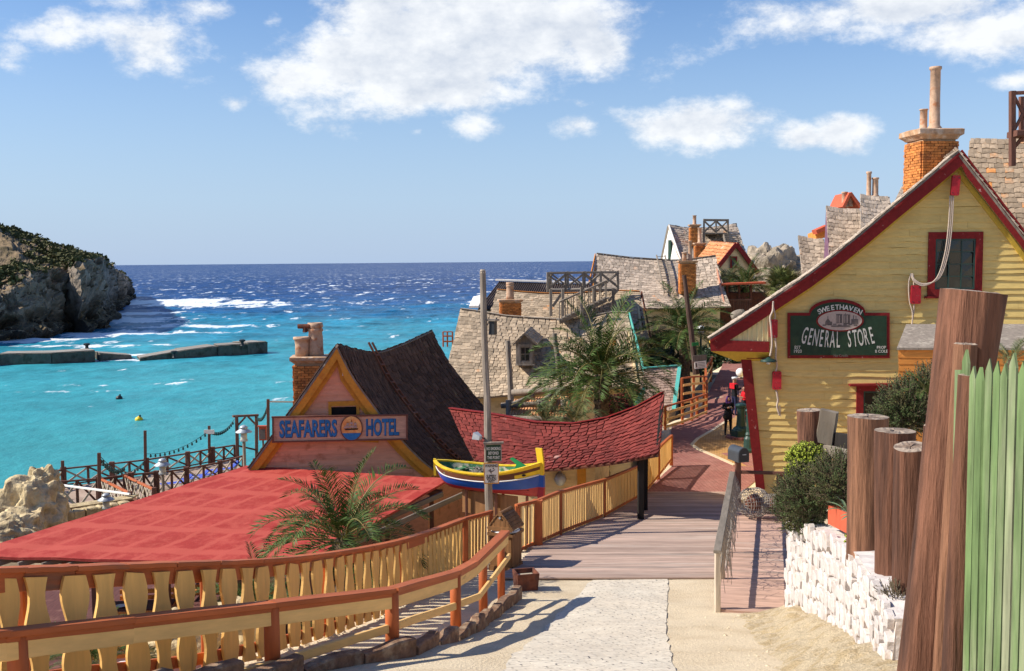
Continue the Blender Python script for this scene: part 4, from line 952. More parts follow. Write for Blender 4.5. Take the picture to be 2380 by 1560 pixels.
def baluster_fence():
    for (secs, lab, nm) in (([(1082, 1140, 7), (1203, 1248, 4)], 'short open orange railing with thin cream balusters behind the wooden bin', 'railing'),
                        ([(1250, 1301, 13), (1301, 1403, 24), (1403, 1481, 21)], 'long railing of close cream slats and orange posts beside the boardwalk', 'railing'),
                        ([(1498, 1530, 11), (1530, 1560, 11)], 'railing of cream slats beyond the red roof, ending at the brick lane', 'railing')):
        t = thing(nm, lab, 'railing', bt(secs[0][0], False))
        for (x0, x1, n) in secs:
            A, B, C, D = bt(x0), bt(x1), bt(x0, False), bt(x1, False); d = B - A; d.z = 0; d.normalize(); nn = V((d.y, -d.x, 0))
            beam('top_rail', A - d * .05, B + d * .05, .10, .07, MT['orange_paint'], t); beam('bottom_rail', C + Z * .12, D + Z * .12, .06, .08, MT['orange_paint'], t)
            L_ = (D - C).length; sp_ = L_ / (n + 1)
            for k in range(n):
                s = (k + .8) / (n + .6); a, b = C.lerp(D, s), A.lerp(B, s); w = sp_ * (.62 if n > 9 else .3); j = rnd.uniform(-.012, .012)
                M = frame((a + b) / 2, b - a, nn); beam('slat', a + Z * .05 + nn * .01 + d * j, b - Z * .03 + nn * .01 - d * j, .03, max(.06, w), MT['cream_paint'], t, up=d, seg=2)
        for x in sorted(set([s[0] for s in secs] + [s[1] for s in secs])):
            w = .22 if x in (1250,) else .12; a, b = bt(x, False), bt(x); beam('post', a - Z * .12, b + Z * (.0 if x != 1250 else .02), w, w, MT['orange_post'], t)
baluster_fence()
RT = [(-80, 1472, 7.5), (0, 1463, 7.9), (300, 1432, 9.1), (630, 1398, 10.6), (910, 1365, 12), (1058, 1325, 14.4), (1100, 1303, 16), (1175, 1232, 18.7)]
LR = [(-80, 1712, 7.5), (300, 1634, 9.1), (630, 1540, 10.6), (894, 1458, 12), (1049, 1407, 14.4), (1105, 1385, 16), (1175, 1292, 18.7)]
def rail_fence():
    t = thing('two_rail_fence', 'low orange and cream two rail fence edging the concrete ramp', 'fence', P(910, 1557, 12))
    q = [P(*a) for a in RT]
    for a, b in zip(q, q[1:]):
        d = (b - a).normalized(); nn = V((d.y, -d.x, 0)).normalized()
        beam('cap_rail', a - Z * .03, b - Z * .03, .17, .055, MT['orange_paint'], t); beam('fascia', a - Z * .075 + nn * .045, b - Z * .075 + nn * .045, .03, .06, MT['orange_paint'], t)
        beam('top_board', a - Z * .175 + nn * .035, b - Z * .175 + nn * .035, .04, .145, MT['cream_paint'], t)
    q = [P(*a) for a in LR]
    for a, b in zip(q, q[1:]):
        d = (b - a).normalized(); nn = V((d.y, -d.x, 0)).normalized(); beam('lower_rail', a + nn * .07, b + nn * .07, .05, .10, MT['cream_paint'], t)
    for (x, Y, r) in ((38, 8.05, .085), (630, 10.6, .085), (910, 12, .085), (1058, 14.4, .08), (1122, 16.8, .075), (1164, 18.4, .07)):
        y = float(np.interp(x, [a[0] for a in RT], [a[1] for a in RT])); p = P(x, y, Y); b = V((p.x, p.y, terr(p.x, p.y) - .1))
        m = MB(); m.tube([b, b.lerp(p, .5), p - Z * .06], [r, r * .98, r * .97], 10); m.build('post', MT['orange_post'], t, True)
    # stone edging that carries the posts
    k = thing('kerb_edging', 'low brown stepped stone edging under the two rail fence', 'kerb', P(985, 1508, 13))
    q = [P(a[0], 0, a[2]) for a in RT]; q = [V((p.x + .12, p.y, terr(p.x + .12, p.y))) for p in q]; s = 0
    for a, b in zip(q, q[1:]):
        n = max(1, int((b - a).length / .75))
        for i in range(n):
            p0, p1 = a.lerp(b, i / n + .01), a.lerp(b, (i + 1) / n - .01); h = rnd.uniform(.20, .30); hh = min(p0.z, p1.z) + h
            beam('stone', V((p0.x, p0.y, hh - .2)), V((p1.x, p1.y, hh - .2 - abs(p0.z - p1.z) * .4)), .16, .48, MT['rust_stone'], k, jit=.02)
mat('rust_stone', (.24, .14, .085), .95, .4, 10, .8, col2=(.36, .26, .17), thr=.56, scale2=4, bdist=.04)
rail_fence()
# ---------------------------------------------------------------- bin and planter box
def bin_():
    b = G(1176, 1323); yaw = R(-24); M = Matrix.Translation(b) @ Matrix.Rotation(yaw, 4, 'Z')
    t = thing('litter_bin', 'brown wooden litter bin with pointed hood beside the orange railing', 'bin', b)
    for s, (ax, L_) in enumerate((('x', .50), ('y', .50), ('x', .50), ('y', .50))):
        for k in range(4):
            u = -L_ / 2 + (k + .5) * L_ / 4; R_ = Matrix.Rotation(s * math.pi / 2, 4, 'Z'); m = MB(); m.box((u, -.25, .42), (.121, .03, .80), M @ R_); m.build('plank', MT['bin_wood'], t)
        m = MB(); m.box((0, -.265, .08), (.56, .03, .12), M @ Matrix.Rotation(s * math.pi / 2, 4, 'Z')); m.build('skirting', MT['bin_wood'], t)
        m = MB(); m.box((0, -.28, .83), (.60, .05, .06), M @ Matrix.Rotation(s * math.pi / 2, 4, 'Z')); m.build('rim', MT['bin_wood'], t)
    m = MB(); m.box((0, 0, .45), (.46, .46, .84), M); m.build('liner', MT['dark'], t)
    m = MB(); m.lathe([(.30, .86), (.315, .875), (.305, .90), (.28, .905)], M.translation, 20, jit=.03); m.build('bag_edge', MT['white_cloth'], t)
    for s in (-1, 1):   # gable ends of the hood
        for k in range(4):
            u0, u1 = -.25 + k * .125, -.25 + (k + 1) * .125; f = lambda u: .42 * (1 - abs(u) / .28) if abs(u) > .06 else .34
            m = MB(); pts = [(u0 + .003, 0), (u1 - .003, 0), (u1 - .003, f(u1)), (u0 + .003, f(u0))]
            m.loop([M @ V((x, s * .27 - .014, .93 + z)) for x, z in pts], [M @ V((x, s * .27 + .014, .93 + z)) for x, z in pts]); m.build('hood_plank', MT['bin_wood'], t)
        m = MB(); m.box((0, s * .29, .96), (.56, .03, .09), M); m.build('hood_rail', MT['bin_wood'], t)
        m = MB(); m.tube([M @ V((0, s * .27, 1.20)), M @ V((0, s * .31, 1.20))], .025, 10); m.build('bolt', MT['steel'], t)
        for k in range(5):
            a, b2 = k / 5, (k + 1) / 5; m = MB(); p = lambda t_: V((s * lerp(.04, .30, t_), 0, .93 + lerp(.38, .0, t_) - .05 * (1 - t_) ** 4))
            m.loop([M @ (p(a) + V((0, y, 0))) for y in (-.30, .30)] + [M @ (p(b2 - .02) + V((0, y, 0))) for y in (.30, -.30)], [M @ (p(a) + V((s * .02, y, .02))) for y in (-.30, .30)] + [M @ (p(b2 - .02) + V((s * .02, y, .02))) for y in (.30, -.30)]); m.build('hood_slat', MT['bin_wood'], t)
    m = MB(); m.tube([M @ V((0, y, 1.285)) for y in (-.3, .3)], .05, 10); m.build('hood_ridge', MT['bin_wood'], t)
bin_()
def box_planter():
    b = G(1222, 1370); M = Matrix.Translation(b) @ Matrix.Rotation(R(14), 4, 'Z'); t = thing('planter_box', 'small rusty brown square planter box standing on the sandy path', 'planter', b)
    for s in range(4):
        m = MB(); Q = M @ Matrix.Rotation(s * math.pi / 2, 4, 'Z'); m.loop([Q @ V(p) for p in ((-.19, -.19, 0), (.19, -.19, 0), (.22, -.22, .36), (-.22, -.22, .36))], [Q @ V(p) for p in ((-.15, -.16, 0), (.15, -.16, 0), (.18, -.185, .36), (-.18, -.185, .36))]); m.build('side', MT['rust'], t)
    m = MB(); m.box((0, 0, .14), (.34, .34, .26), M); m.build('soil', MT['weed_stone'], t)
box_planter()

# ---------------------------------------------------------------- red shingle lodge
def lodge():
    pl = PL(P(1270, 1090, 30.8), (1, -.16, 0)); t = thing('red_roof_lodge', 'low cream lodge under a sagging red shingle roof beside the boardwalk', 'lodge', P(1330, 1180, 30.5))
    rg = [P(1046, 950, 34.5), P(1110, 958, 33.6), P(1175, 968, 32.9), P(1245, 982, 32.3), P(1330, 985, 31.6), P(1415, 970, 30.9), P(1480, 946, 30.2), P(1541, 913, 29.6)]
    ev = [P(1105, 1072, 31.2), P(1160, 1086, 30.6), P(1215, 1092, 30.1), P(1270, 1092, 29.6), P(1345, 1085, 28.9), P(1415, 1077, 28.3), P(1475, 1067, 27.7), P(1528, 1057, 27.2)]
    Sf = ruled(rg, ev, .10); roof(t, Sf, .19, .26, 'shingle_red', 300, .032, 'rust', jit=1.5)
    be = [p + V((0, 2 * (a.y - p.y) + .0, 0)) for p, a in zip(ev, rg)]
    roof(t, lambda u, v: ruled(rg, be, .1)(1 - u, v), .19, .26, 'shingle_red', 0, .028, 'rust')
    for i in range(7): beam('ridge_board', rg[i] + V((0, -.04, .03)), rg[i + 1] + V((0, -.04, .03)), .16, .035, MT['red_trim'], t, seg=1)
    # walls below
    u0, w1 = pl.uw(1150, 1075); u1, _ = pl.uw(1383, 1080); w0 = pl.uw(1270, 1160)[1]
    clap(t, pl, w0, w1 - .05, .2, lambda w: [(u0 + 1.2, u1)], 'cream_wall', .006, 3, .02)
    m = MB(); m.loop([pl.at(u0, w0 - 1.5, -.02), pl.at(u1, w0 - 1.5, -.02), pl.at(u1, w1 + .15, -.02), pl.at(u0, w1 - .25, -.02)], [p + V((.7, 3, 0)) for p in (pl.at(u0, w0 - 1.5, -.02), pl.at(u1, w0 - 1.5, -.02), pl.at(u1, w1 + .15, -.02), pl.at(u0, w1 - .25, -.02))]); m.build('wall', MT['cream_wall'], t)
    ua = pl.uw(1352, 1090)[0]; m = MB(); m.box((0, 0, 0), (.26, w1 - w0, .06), pl.M(ua, (w0 + w1) / 2, .04)); m.build('corner_board', MT['mustard'], t)
    p = bt(1488, False); a = P(1489, 1063, 28.0); beam('post', V((a.x, a.y, p.z - .1)), a, .17, .17, MT['iron_wood'], t)
    a2 = P(1500, 1063, 29.6); beam('post', V((a2.x, a2.y, p.z - .1)), a2, .13, .13, MT['iron_wood'], t)
    # dark gable end boards at the lane end
    m = MB(); m.loop([rg[-1] + V((.02, 0, -.05)), ev[-1] + V((.02, 0, -.05)), be[-1] + V((.05, 0, -.2))], [rg[-1] + V((-.05, 0, -.05)), ev[-1] + V((-.05, 0, -.05)), be[-1] + V((0, 0, -.2))]); m.build('gable_end', MT['iron_wood'], t)
    q = pl.hit(1302, 1108, .12); m = MB(); m.tube([q + Z * .35, q + Z * .1], .02, 6); m.lathe([(.05, .12), (.13, .06), (.19, -.08), (.13, -.22), (.05, -.28)], q, 14); m.build('hanging_lantern', MT['steel'], t, True)
mat('cream_wall', (.66, .50, .27), .7, .14, 6, .2, 'pos', (.4, .4, 2), .06, (.5, .36, .18), .64, 2)
mat('iron_wood', (.02, .016, .013), .8, .3, 10, .3, 'pos', VST)
lodge()

# ---------------------------------------------------------------- boat on its cradle
def boat():
    a, b = P(1013, 1138, 28.9), P(1258, 1150, 27.2); a.z = b.z = (a.z + b.z) / 2 + .02; L_ = (b - a).length
    M = frame(a, b - a, Z); t = thing('fishing_boat', 'blue, red and yellow wooden fishing boat set up beside the railing', 'boat', (a + b) / 2)
    B, ns = .66, 30
    def half(s): return B * max(.02, (1 - abs(2 * s - 1) ** 2.4)) ** .8
    def sheer(s): return .60 + .34 * max(0, (s - .45) / .55) ** 2 + .10 * max(0, (.4 - s) / .4) ** 2
    def keel(s): return .0 + .25 * max(0, (.22 - s) / .22) ** 1.6 + .03 * max(0, (s - .9) / .1)
    T = [0, .12, .25, .38, .50, .60, .70, .74, .85, .93, .97, 1.0]
    bm_ = ['boat_red', 'boat_red', 'boat_red', 'boat_blue', 'boat_blue', 'boat_blue', 'boat_white', 'boat_brown', 'boat_brown', 'boat_yellow', 'boat_yellow']; nm = ['boat_red', 'boat_blue', 'boat_white', 'boat_brown', 'boat_yellow', 'boat_green']
    def pt(s, t_, sd, inset=0):
        rk = .16 * (1 - t_) * (max(0, (.15 - s) / .15) - max(0, (s - .88) / .12) * .5)
        y = half(s) * (math.sin(t_ ** .75 * math.pi / 2) ** .8) ; z = lerp(keel(s), sheer(s), t_ ** 1.25)
        y = max(0, y - inset)
        return V((s * L_ + rk, sd * y, z + inset * .6 * (1 - t_)))
    m = MB()
    for sd in (-1, 1):
        for r in range(len(T) - 1):
            rows = [[M @ pt(i / ns, tt, sd) for i in range(ns + 1)] for tt in (T[r], T[r + 1])]
            if sd > 0: rows = rows[::-1]
            for i in range(ns):
                mm = bm_[r]
                if mm == 'boat_brown' and i / ns > .80 and r == 7: mm = 'boat_yellow'
                o = len(m.v); m.v += [tuple(p) for p in (rows[0][i], rows[0][i + 1], rows[1][i + 1], rows[1][i])]; m.f.append((o, o + 1, o + 2, o + 3)); m.m.append(nm.index(mm))
    me = mesh('hull', m.v, m.f, [MT[k] for k in nm], m.m, False); bmx = bmesh.new(); bmx.from_mesh(me); bmesh.ops.remove_doubles(bmx, verts=bmx.verts, dist=.001); bmx.to_mesh(me); bmx.free(); me.polygons.foreach_set('use_smooth', [True] * len(me.polygons)); obj('hull', me, t)
    m = MB()
    for sd in (-1, 1):
        rows = [[M @ pt(.03 + .94 * i / ns, tt, sd, .05) for i in range(ns + 1)] for tt in (.3, .5, .7, .85, .98)]; m.grid(rows if sd > 0 else rows[::-1])
    m.build('lining', MT['boat_green'], t)
    m = MB(); rows = [[M @ V((s * L_, y * half(s) * .72, keel(s) + .2)) for s in np.linspace(.08, .92, 14)] for y in (-1, -.5, 0, .5, 1)]; m.grid(rows); m.build('floorboards', MT['boat_green'], t)
    m = MB()
    for sd in (-1, 1):
        pts = [M @ (pt(i / ns, 1, sd) + V((0, 0, .015))) for i in range(ns + 1)]
        for p0, p1 in zip(pts, pts[1:]): m.bar(p0, p1, .09, .04)
    m.build('gunwale', MT['boat_yellow'], t)
    m = MB()
    for sd in (-1, 1):
        pts = [M @ (pt(i / ns, .725, sd) + V((0, sd * .012, 0))) for i in range(ns + 1)]; m.tube(pts, .016, 6)
    m.build('rubbing_strake', MT['boat_white'], t, True)
    m = MB(); m.loop([M @ V((x * 1, -.035, z)) for x, z in ((L_ * .985, -.02), (L_ * 1.02, .0), (L_ * 1.025, 1.0), (L_ * 1.01, 1.34), (L_ * .955, 1.34), (L_ * .975, .9))], [M @ V((x * 1, .035, z)) for x, z in ((L_ * .985, -.02), (L_ * 1.02, .0), (L_ * 1.025, 1.0), (L_ * 1.01, 1.34), (L_ * .955, 1.34), (L_ * .975, .9))])
    n = len(m.v); m.m = [0] * len(m.f); st_ = m.build('stem_post', MT['boat_yellow'], t)
    m = MB(); m.loop([M @ V((x, -.04, z)) for x, z in ((L_ * .97, -.03), (L_ * 1.025, -.03), (L_ * 1.03, .30), (L_ * .98, .3))], [M @ V((x, .04, z)) for x, z in ((L_ * .97, -.03), (L_ * 1.025, -.03), (L_ * 1.03, .30), (L_ * .98, .3))]); m.build('stem_foot', MT['boat_red'], t)
    m = MB(); m.loop([M @ V((x, -.04, z)) for x, z in ((L_ * .975, .3), (L_ * 1.03, .30), (L_ * 1.028, .62), (L_ * .98, .62))], [M @ V((x, .04, z)) for x, z in ((L_ * .975, .3), (L_ * 1.03, .30), (L_ * 1.028, .62), (L_ * .98, .62))]); m.build('stem_band', MT['boat_blue'], t)
    m = MB(); m.bar(M @ V((-.02, 0, .28)), M @ V((-.03, 0, .76)), .07, .07); m.build('stern_post', MT['boat_yellow'], t)
    for s in (.2, .42, .66):
        h = half(s) * .93; m = MB(); m.bar(M @ V((s * L_, -h, sheer(s) - .13)), M @ V((s * L_, h, sheer(s) - .13)), .2, .035); m.build('thwart', MT['boat_green'], t)
    m = MB(); m.loop([M @ V((x, -.03, z)) for x, z in ((L_ * .76, .70), (L_ * .88, .80), (L_ * .74, 1.02), (L_ * .72, .98), (L_ * .78, .84))], [M @ V((x, .03, z)) for x, z in ((L_ * .76, .70), (L_ * .88, .80), (L_ * .74, 1.02), (L_ * .72, .98), (L_ * .78, .84))]); m.build('bow_knee', MT['bright_green'], t)
    # eye painted on the bow
    e = pt(.90, .80, -1); m = MB(); Q = M @ frame(e + V((0, -.012, .01)), V((1, .35, .12)), V((.3, -1, .15))); disc(m, Q, .055, .03, .012, 14); m.build('painted_eye', MT['ink_dark'], t)
    cr = thing('boat_cradle', 'dark timber props and plywood panel under the fishing boat', 'stand', (a + b) / 2 - Z)
    for s, y in ((.34, -.2), (.62, -.2), (.88, -.05), (.3, .3), (.6, .3)):
        p = M @ V((s * L_, y, .1 if s < .8 else .0)); beam('prop', V((p.x, p.y, 5.4)), p, .08, .08, MT['brown_wood'], cr)
    q0, q1 = M @ V((.28 * L_, -.1, -.02)), M @ V((.80 * L_, -.1, -.02)); m = MB(); m.loop([q0, q1, q1 - Z * .62, q0 - Z * .62], [p + V((.02, .05, 0)) for p in (q0, q1, q1 - Z * .62, q0 - Z * .62)]); m.build('panel', MT['bin_wood'], cr)
    # fishing net heaped amidships
    m = MB()
    for k in range(150):
        c = M @ V((L_ * rnd.gauss(.48, .05), rnd.gauss(-.05, .16), .52 + abs(rnd.gauss(0, .07)))); d = V((rnd.uniform(-1, 1), rnd.uniform(-1, 1), rnd.uniform(-.6, .6))) * .14; m.tube([c - d, c + V((0, 0, .03)), c + d], .008, 4, cap=False)
    tag(m.build('fishing_net', MT['net']), 'grey fishing net heaped inside the blue boat', 'net')
boat()

# ---------------------------------------------------------------- poles and their signs
def pole(lab, a, b, r0, r1, name='pole', matn='grey_wood', n=10):
    t = thing(name, lab, 'pole', a); k = 9; pts = [a.lerp(b, i / k) + V((NZ.noise(V((i * .7, a.x, 0))) * .03, NZ.noise(V((i * .7, a.x, 4))) * .03, 0)) * (1 if 0 < i < k else 0) for i in range(k + 1)]
    m = MB(); m.tube(pts, [lerp(r0, r1, i / k) * rnd.uniform(.95, 1.05) for i in range(k + 1)], n); m.build('shaft', MT[matn], t, False); return t
def big_pole():
    a, b = P(1140, 1200, 25.4), P(1122, 630, 25.4); a.z -= 1.0; t = pole('tall grey weathered pole carrying warning signs beside the boat', a, b, .105, .075)
    pl = PL(P(1140, 1080, 25.24), (1, .05, 0))
    m = MB(); q = P(1122, 633, 25.4); m.tube([q - Z * .02, q + Z * .07], [.075, .06], 9); m.build('cap', MT['pale_wood'], t)
    for (x0, y0, x1, y1, bm, fm, lines, lm, lab, nm) in ((1129, 1033, 1165, 1071, 'sign_green', 'grey_wood', [('NO SMOKING', 1043), ('BEYOND', 1053.5), ('THIS POINT', 1064)], 'ink_white', 'small dark green notice reading no smoking on the grey pole', 'notice_sign'),
                                 (1125, 1077, 1159, 1123, 'sign_white', 'mustard', [('WARNING', 1083), ('SLIPPERY', 1107), ('WHEN', 1113.5), ('WET', 1119.5)], 'ink_dark', 'white slippery when wet warning sign on the grey pole', 'warning_sign')):
        u0, w1 = pl.uw(x0, y0); u1, w0 = pl.uw(x1, y1); s = thing(nm, lab, 'sign', pl.at((u0 + u1) / 2, w0, .0)); W, H = u1 - u0, w1 - w0; M = pl.M((u0 + u1) / 2, (w0 + w1) / 2, 0)
        m = MB(); m.box((0, 0, 0), (W, H, .025), M); m.build('board', MT[bm], s)
        for (x, y, w, h) in ((0, H / 2, W + .02, .02), (0, -H / 2, W + .02, .02), (-W / 2, 0, .02, H - .02), (W / 2, 0, .02, H - .02)): m = MB(); m.box((x, y, .004), (w, h, .04), M); m.build('frame', MT[fm], s)
        for tx, y in lines:
            sz = .105 if lm == 'ink_white' else .10; wd_ = {'NO SMOKING': .52, 'BEYOND': .62, 'THIS POINT': .56, 'WARNING': .64, 'SLIPPERY': .62, 'WHEN': .8, 'WET': .8}[tx]
            text('lettering', tx, M @ Matrix.Translation((0, pl.uw(1145, y)[1] - (w0 + w1) / 2, .014)), sz, lm, s, wd_, .002, .003)
        if bm == 'sign_white':
            m = MB(); Q = M @ Matrix.Translation((0, .055, .015))
            for (pts) in ([(-.07, .02), (-.02, .035), (.03, -.02), (-.03, -.03)], [(-.05, .05), (.0, .06), (-.02, .02)], [(.0, .0), (.09, .045), (.095, .03), (.03, -.02)], [(-.03, -.03), (-.01, -.07), (.005, -.065), (.01, -.02)], [(-.11, .0), (-.06, .015), (-.06, .0)]): flat(m, Q, pts, .002)
            disc(m, M @ Matrix.Translation((.05, .12, .015)), .018, .018, .002, 12); m.build('pictogram', MT['ink_grey'], s)
        else: m = MB(); m.box((0, H / 2 + .035, 0), (W + .12, .04, .12), M); m.build('hood', MT['grey_wood'], s)
    c = P(1112, 1016, 25.3); f = thing('flood_light', 'small grey flood light clamped to the tall pole above the notices', 'lamp', c); Q = frame(c, V((.75, -.6, -.25)), Z)
    m = MB(); m.loop([Q @ V(p) for p in ((-.12, -.09, -.09), (-.12, .09, -.09), (-.12, .09, .09), (-.12, -.09, .09))], [Q @ V(p) for p in ((.07, -.05, -.05), (.07, .05, -.05), (.07, .05, .05), (.07, -.05, .05))]); m.build('housing', MT['steel'], f)
    m = MB(); m.tube([c + V((.03, 0, 0)), c + V((.16, .05, -.05)), P(1133, 1020, 25.4)], .015, 6); m.build('bracket', MT['iron_dark'], f)
    c = P(1146, 762, 25.4); f = thing('loudspeaker', 'small weathered box loudspeaker high on the tall pole', 'speaker', c); m = MB(); Q = frame(c, V((.9, -.4, 0)), Z); m.box((0, 0, 0), (.14, .16, .34), Q); m.build('cabinet', MT['iron_dark'], f)
    m = MB(); m.box((0, 0, .19), (.24, .24, .04), Q); m.build('roof', MT['grey_wood'], f)
big_pole()
pole('bare grey pole standing beside the log pergola', P(1190, 960, 46), P(1180, 792, 46), .14, .12)
pole('thick grey pole rising behind the large palm', P(1310, 970, 44), P(1289, 775, 44), .13, .10)
pole('slanting dark pole leaning over the second palm with small notices', P(1618, 870, 50), P(1590, 640, 50), .16, .10, 'leaning_pole', 'brown_pole')
# ---------------------------------------------------------------- general store
SP = PL(P(1765, 1135, 31), (1, -.12, 0)); DP = V((.30, 1, 0)).normalized()
def rope(name, pts, r, matn='rope', parent=None, n=6, k=10):
    m = MB(); q = [poly_at(pts, i / (k * (len(pts) - 1))) for i in range(k * (len(pts) - 1) + 1)]; m.tube(q, r, n); return m.build(name, MT[matn], parent, True)
def store():
    pl = SP; H = lambda x, y, o=0: pl.hit(x, y, o)
    b0 = H(2000, 1135); b0.z = zpath(31) - .1
    t = thing('general_store', 'tall yellow boarded gable shop with red bargeboards and shingle roof', 'shop', b0)
    Lp = [(1648, 786), (1725, 738), (1800, 688), (1865, 645), (1930, 597), (1995, 545), (2060, 490), (2140, 424), (2226, 350)]; Rp = [(2226, 350), (2262, 397), (2300, 445), (2340, 497), (2380, 548), (2440, 630), (2500, 716)]
    OV = .42
    # where the roof meets the wall plane
    Lw = [pl.uw(*p) for p in Lp]; Rw = [pl.uw(*p) for p in Rp]; cl = [pl.uw(1743, 832), pl.uw(1772, 1135)]
    wE = pl.uw(1740, 800)[1]
    holes = [(2160, 543, 2277, 688), (1992, 893, 2085, 985)]; hs = [(pl.uw(a, d_), pl.uw(c, b)) for a, b, c, d_ in holes]
    def runs(w):
        if w > Lw[1][1]: a = float(np.interp(w, [q[1] for q in Lw], [q[0] for q in Lw])) + .15
        else: a = float(np.interp(w, [cl[1][1], cl[0][1]], [cl[1][0], cl[0][0]]))
        a = max(a, float(np.interp(w, [cl[1][1], cl[0][1]], [cl[1][0], cl[0][0]])))
        b = min(pl.uw(2490, 800)[0], float(np.interp(w, [q[1] for q in Rw][::-1], [q[0] for q in Rw][::-1])) - .15)
        return minus((a, b), [(h[0][0] + .05, h[1][0] - .05) for h in hs if h[0][1] < w < h[1][1]])
    wt = Lw[-1][1]; clap(t, pl, -.35, wt - .25, .205, runs, 'yellow_board', .045, 3.4, .036)
    # wall body behind the boards
    ur = pl.uw(2490, 800)[0]
    out = [pl.at(cl[1][0], -.4, -.03), pl.at(ur, -.4, -.03), pl.at(ur, Rw[-1][1], -.03)] + [pl.at(u - .06, w - .1, -.03) for u, w in Rw[::-1][1:-1]] + [pl.at(Lw[-1][0], wt - .12, -.03)] + [pl.at(u + .06, w - .1, -.03) for u, w in Lw[::-1][1:-2]] + [pl.at(cl[0][0], cl[0][1], -.03)]
    m = MB(); m.loop([p + DP * 9 for p in out], out); m.build('wall', MT['yellow_board'], t)
    # roof slopes swept back
    rl = [H(*p, OV) for p in Lp][::-1]; rr = [H(*p, OV) for p in Rp]
    Sl = lambda u, v: poly_at(rl, v) + DP * (9.5 * (1 - u)); Sr = lambda u, v: poly_at(rr, v) + DP * (9.5 * u)
    roof(t, Sl, .24, .26, 'shingle_light', 300, .035, 'grey_wood', keep=None); roof(t, Sr, .24, .26, 'shingle_light', 0, .035, 'grey_wood')
    for pp in (Lp[::-1], Rp):
        a = [H(*p) for p in pp]; bb = []
        for i, p in enumerate(a):
            d = (a[min(i + 1, len(a) - 1)] - a[max(i - 1, 0)]).normalized(); q = d.cross(pl.n); q = -q if q.z > 0 else q; bb.append(p + q * .34)
        bb[0] = a[0] - Z * .47
        strip('bargeboard', [p - Z * .09 for p in a], bb, pl, OV - .02, .05, 'red_trim', t)
        strip('barge_cap', [p - Z * .02 for p in a], [p - Z * .10 for p in a], pl, OV + .02, .08, 'red_trim', t)
        # yellow boarded soffit between wall and bargeboard
        m = MB(); A = [p - Z * .12 + pl.n * (OV - .08) for p in a]; B = [p - Z * .12 - pl.n * .02 for p in a]; m.grid([A, B]); m.grid([[p + Z * .03 for p in B], [p + Z * .03 for p in A]]); m.build('soffit', MT['yellow_trim'], t)
        c0 = [p + (q - p) * .9 for p, q in zip(a, bb)]; c1 = [p + (q - p) * 1.28 for p, q in zip(a, bb)]; strip('frieze_board', c0, c1, pl, .075, .05, 'yellow_trim', t)
    # eave return on the lane side
    f = MB(); f.loop([H(1650, 790, OV - .10), H(1788, 794, OV - .10), H(1788, 819, OV - .10), H(1652, 816, OV - .10)], [H(1650, 790, OV - .03), H(1788, 794, OV - .03), H(1788, 819, OV - .03), H(1652, 816, OV - .03)]); f.build('eave_fascia', MT['red_trim'], t)
    f = MB(); f.loop([H(1650, 790, OV - .04), H(1652, 816, OV - .04), H(1652, 816, OV - .04) + DP * 9, H(1650, 790, OV - .04) + DP * 9], [H(1655, 790, OV - .04), H(1657, 816, OV - .04), H(1657, 816, OV - .04) + DP * 9, H(1655, 790, OV - .04) + DP * 9]); f.build('eave_fascia', MT['red_trim'], t)
    m = MB(); m.loop([H(1672, 792, OV - .16), H(1789, 794, OV - .16), H(1789, 710, OV - .16)], [H(1672, 792, OV - .12), H(1789, 794, OV - .12), H(1789, 710, OV - .12)]); m.build('return_panel', MT['yellow_pale'], t)
    for k in range(9):
        x = 1694 + k * 11.2; y = 792 - (x - 1672) * .68 + 4; m = MB(); m.bar(H(x, 793, OV - .10), H(x, y, OV - .10), .028, .05, up=pl.n); m.build('batten', MT['yellow_pale'], t)
    m = MB(); m.loop([H(1653, 817, OV - .06), H(1788, 820, OV - .06), H(1788, 838, .03), H(1722, 840, .03), H(1712, 840, .03)], [H(1653, 817, OV - .06) + Z * .03, H(1788, 820, OV - .06) + Z * .03, H(1788, 838, .03) + DP * .3, H(1722, 840, .03) + DP * .3, H(1712, 840, .03) + DP * .3]); m.build('eave_soffit', MT['yellow_trim'], t)
    m = MB(); m.loop([H(1728, 822, .16), H(1787, 822, .16), H(1787, 834, .16), H(1736, 834, .16)], [H(1728, 822, .03), H(1787, 822, .03), H(1787, 834, .03), H(1736, 834, .03)]); m.build('cornice', MT['red_trim'], t)
    m = MB(); m.loop([H(1722, 832, .10), H(1746, 832, .10), H(1778, 1137, .10), H(1757, 1137, .10)], [H(1722, 832, -.04), H(1746, 832, -.04), H(1778, 1137, -.04), H(1757, 1137, -.04)]); m.build('corner_board', MT['red_trim'], t)
    window(t, pl, 2157, 540, 2280, 688, 3, 4, 'red_trim', 'iron_green', .2, .07)
    window(t, pl, 1990, 893, 2090, 990, 2, 2, 'red_trim', 'iron_green', .2, .07, sill=False)
    m = MB(); m.bar(H(1974, 895, .14), H(2092, 893, .14), .26, .06); m.build('window_hood', MT['red_trim'], t)
    # chimney behind the ridge
    c = P(2162, 440, 33.6); c.z = P(2162, 462, 33.6).z; chimney(t, c, 1.20, 1.1, P(2162, 328, 33.6).z - c.z, .085, .25, .02, .34, .12, [(.10, 0, .165, P(2162, 152, 33.6).z - P(2162, 302, 33.6).z, 'tall'), (-.14, .25, .12, .74, 'tall')], 300)
    # sign board
    s = thing('shop_sign', 'green arched shop sign with red border hung on the yellow boards', 'sign', H(1949, 833, .1))
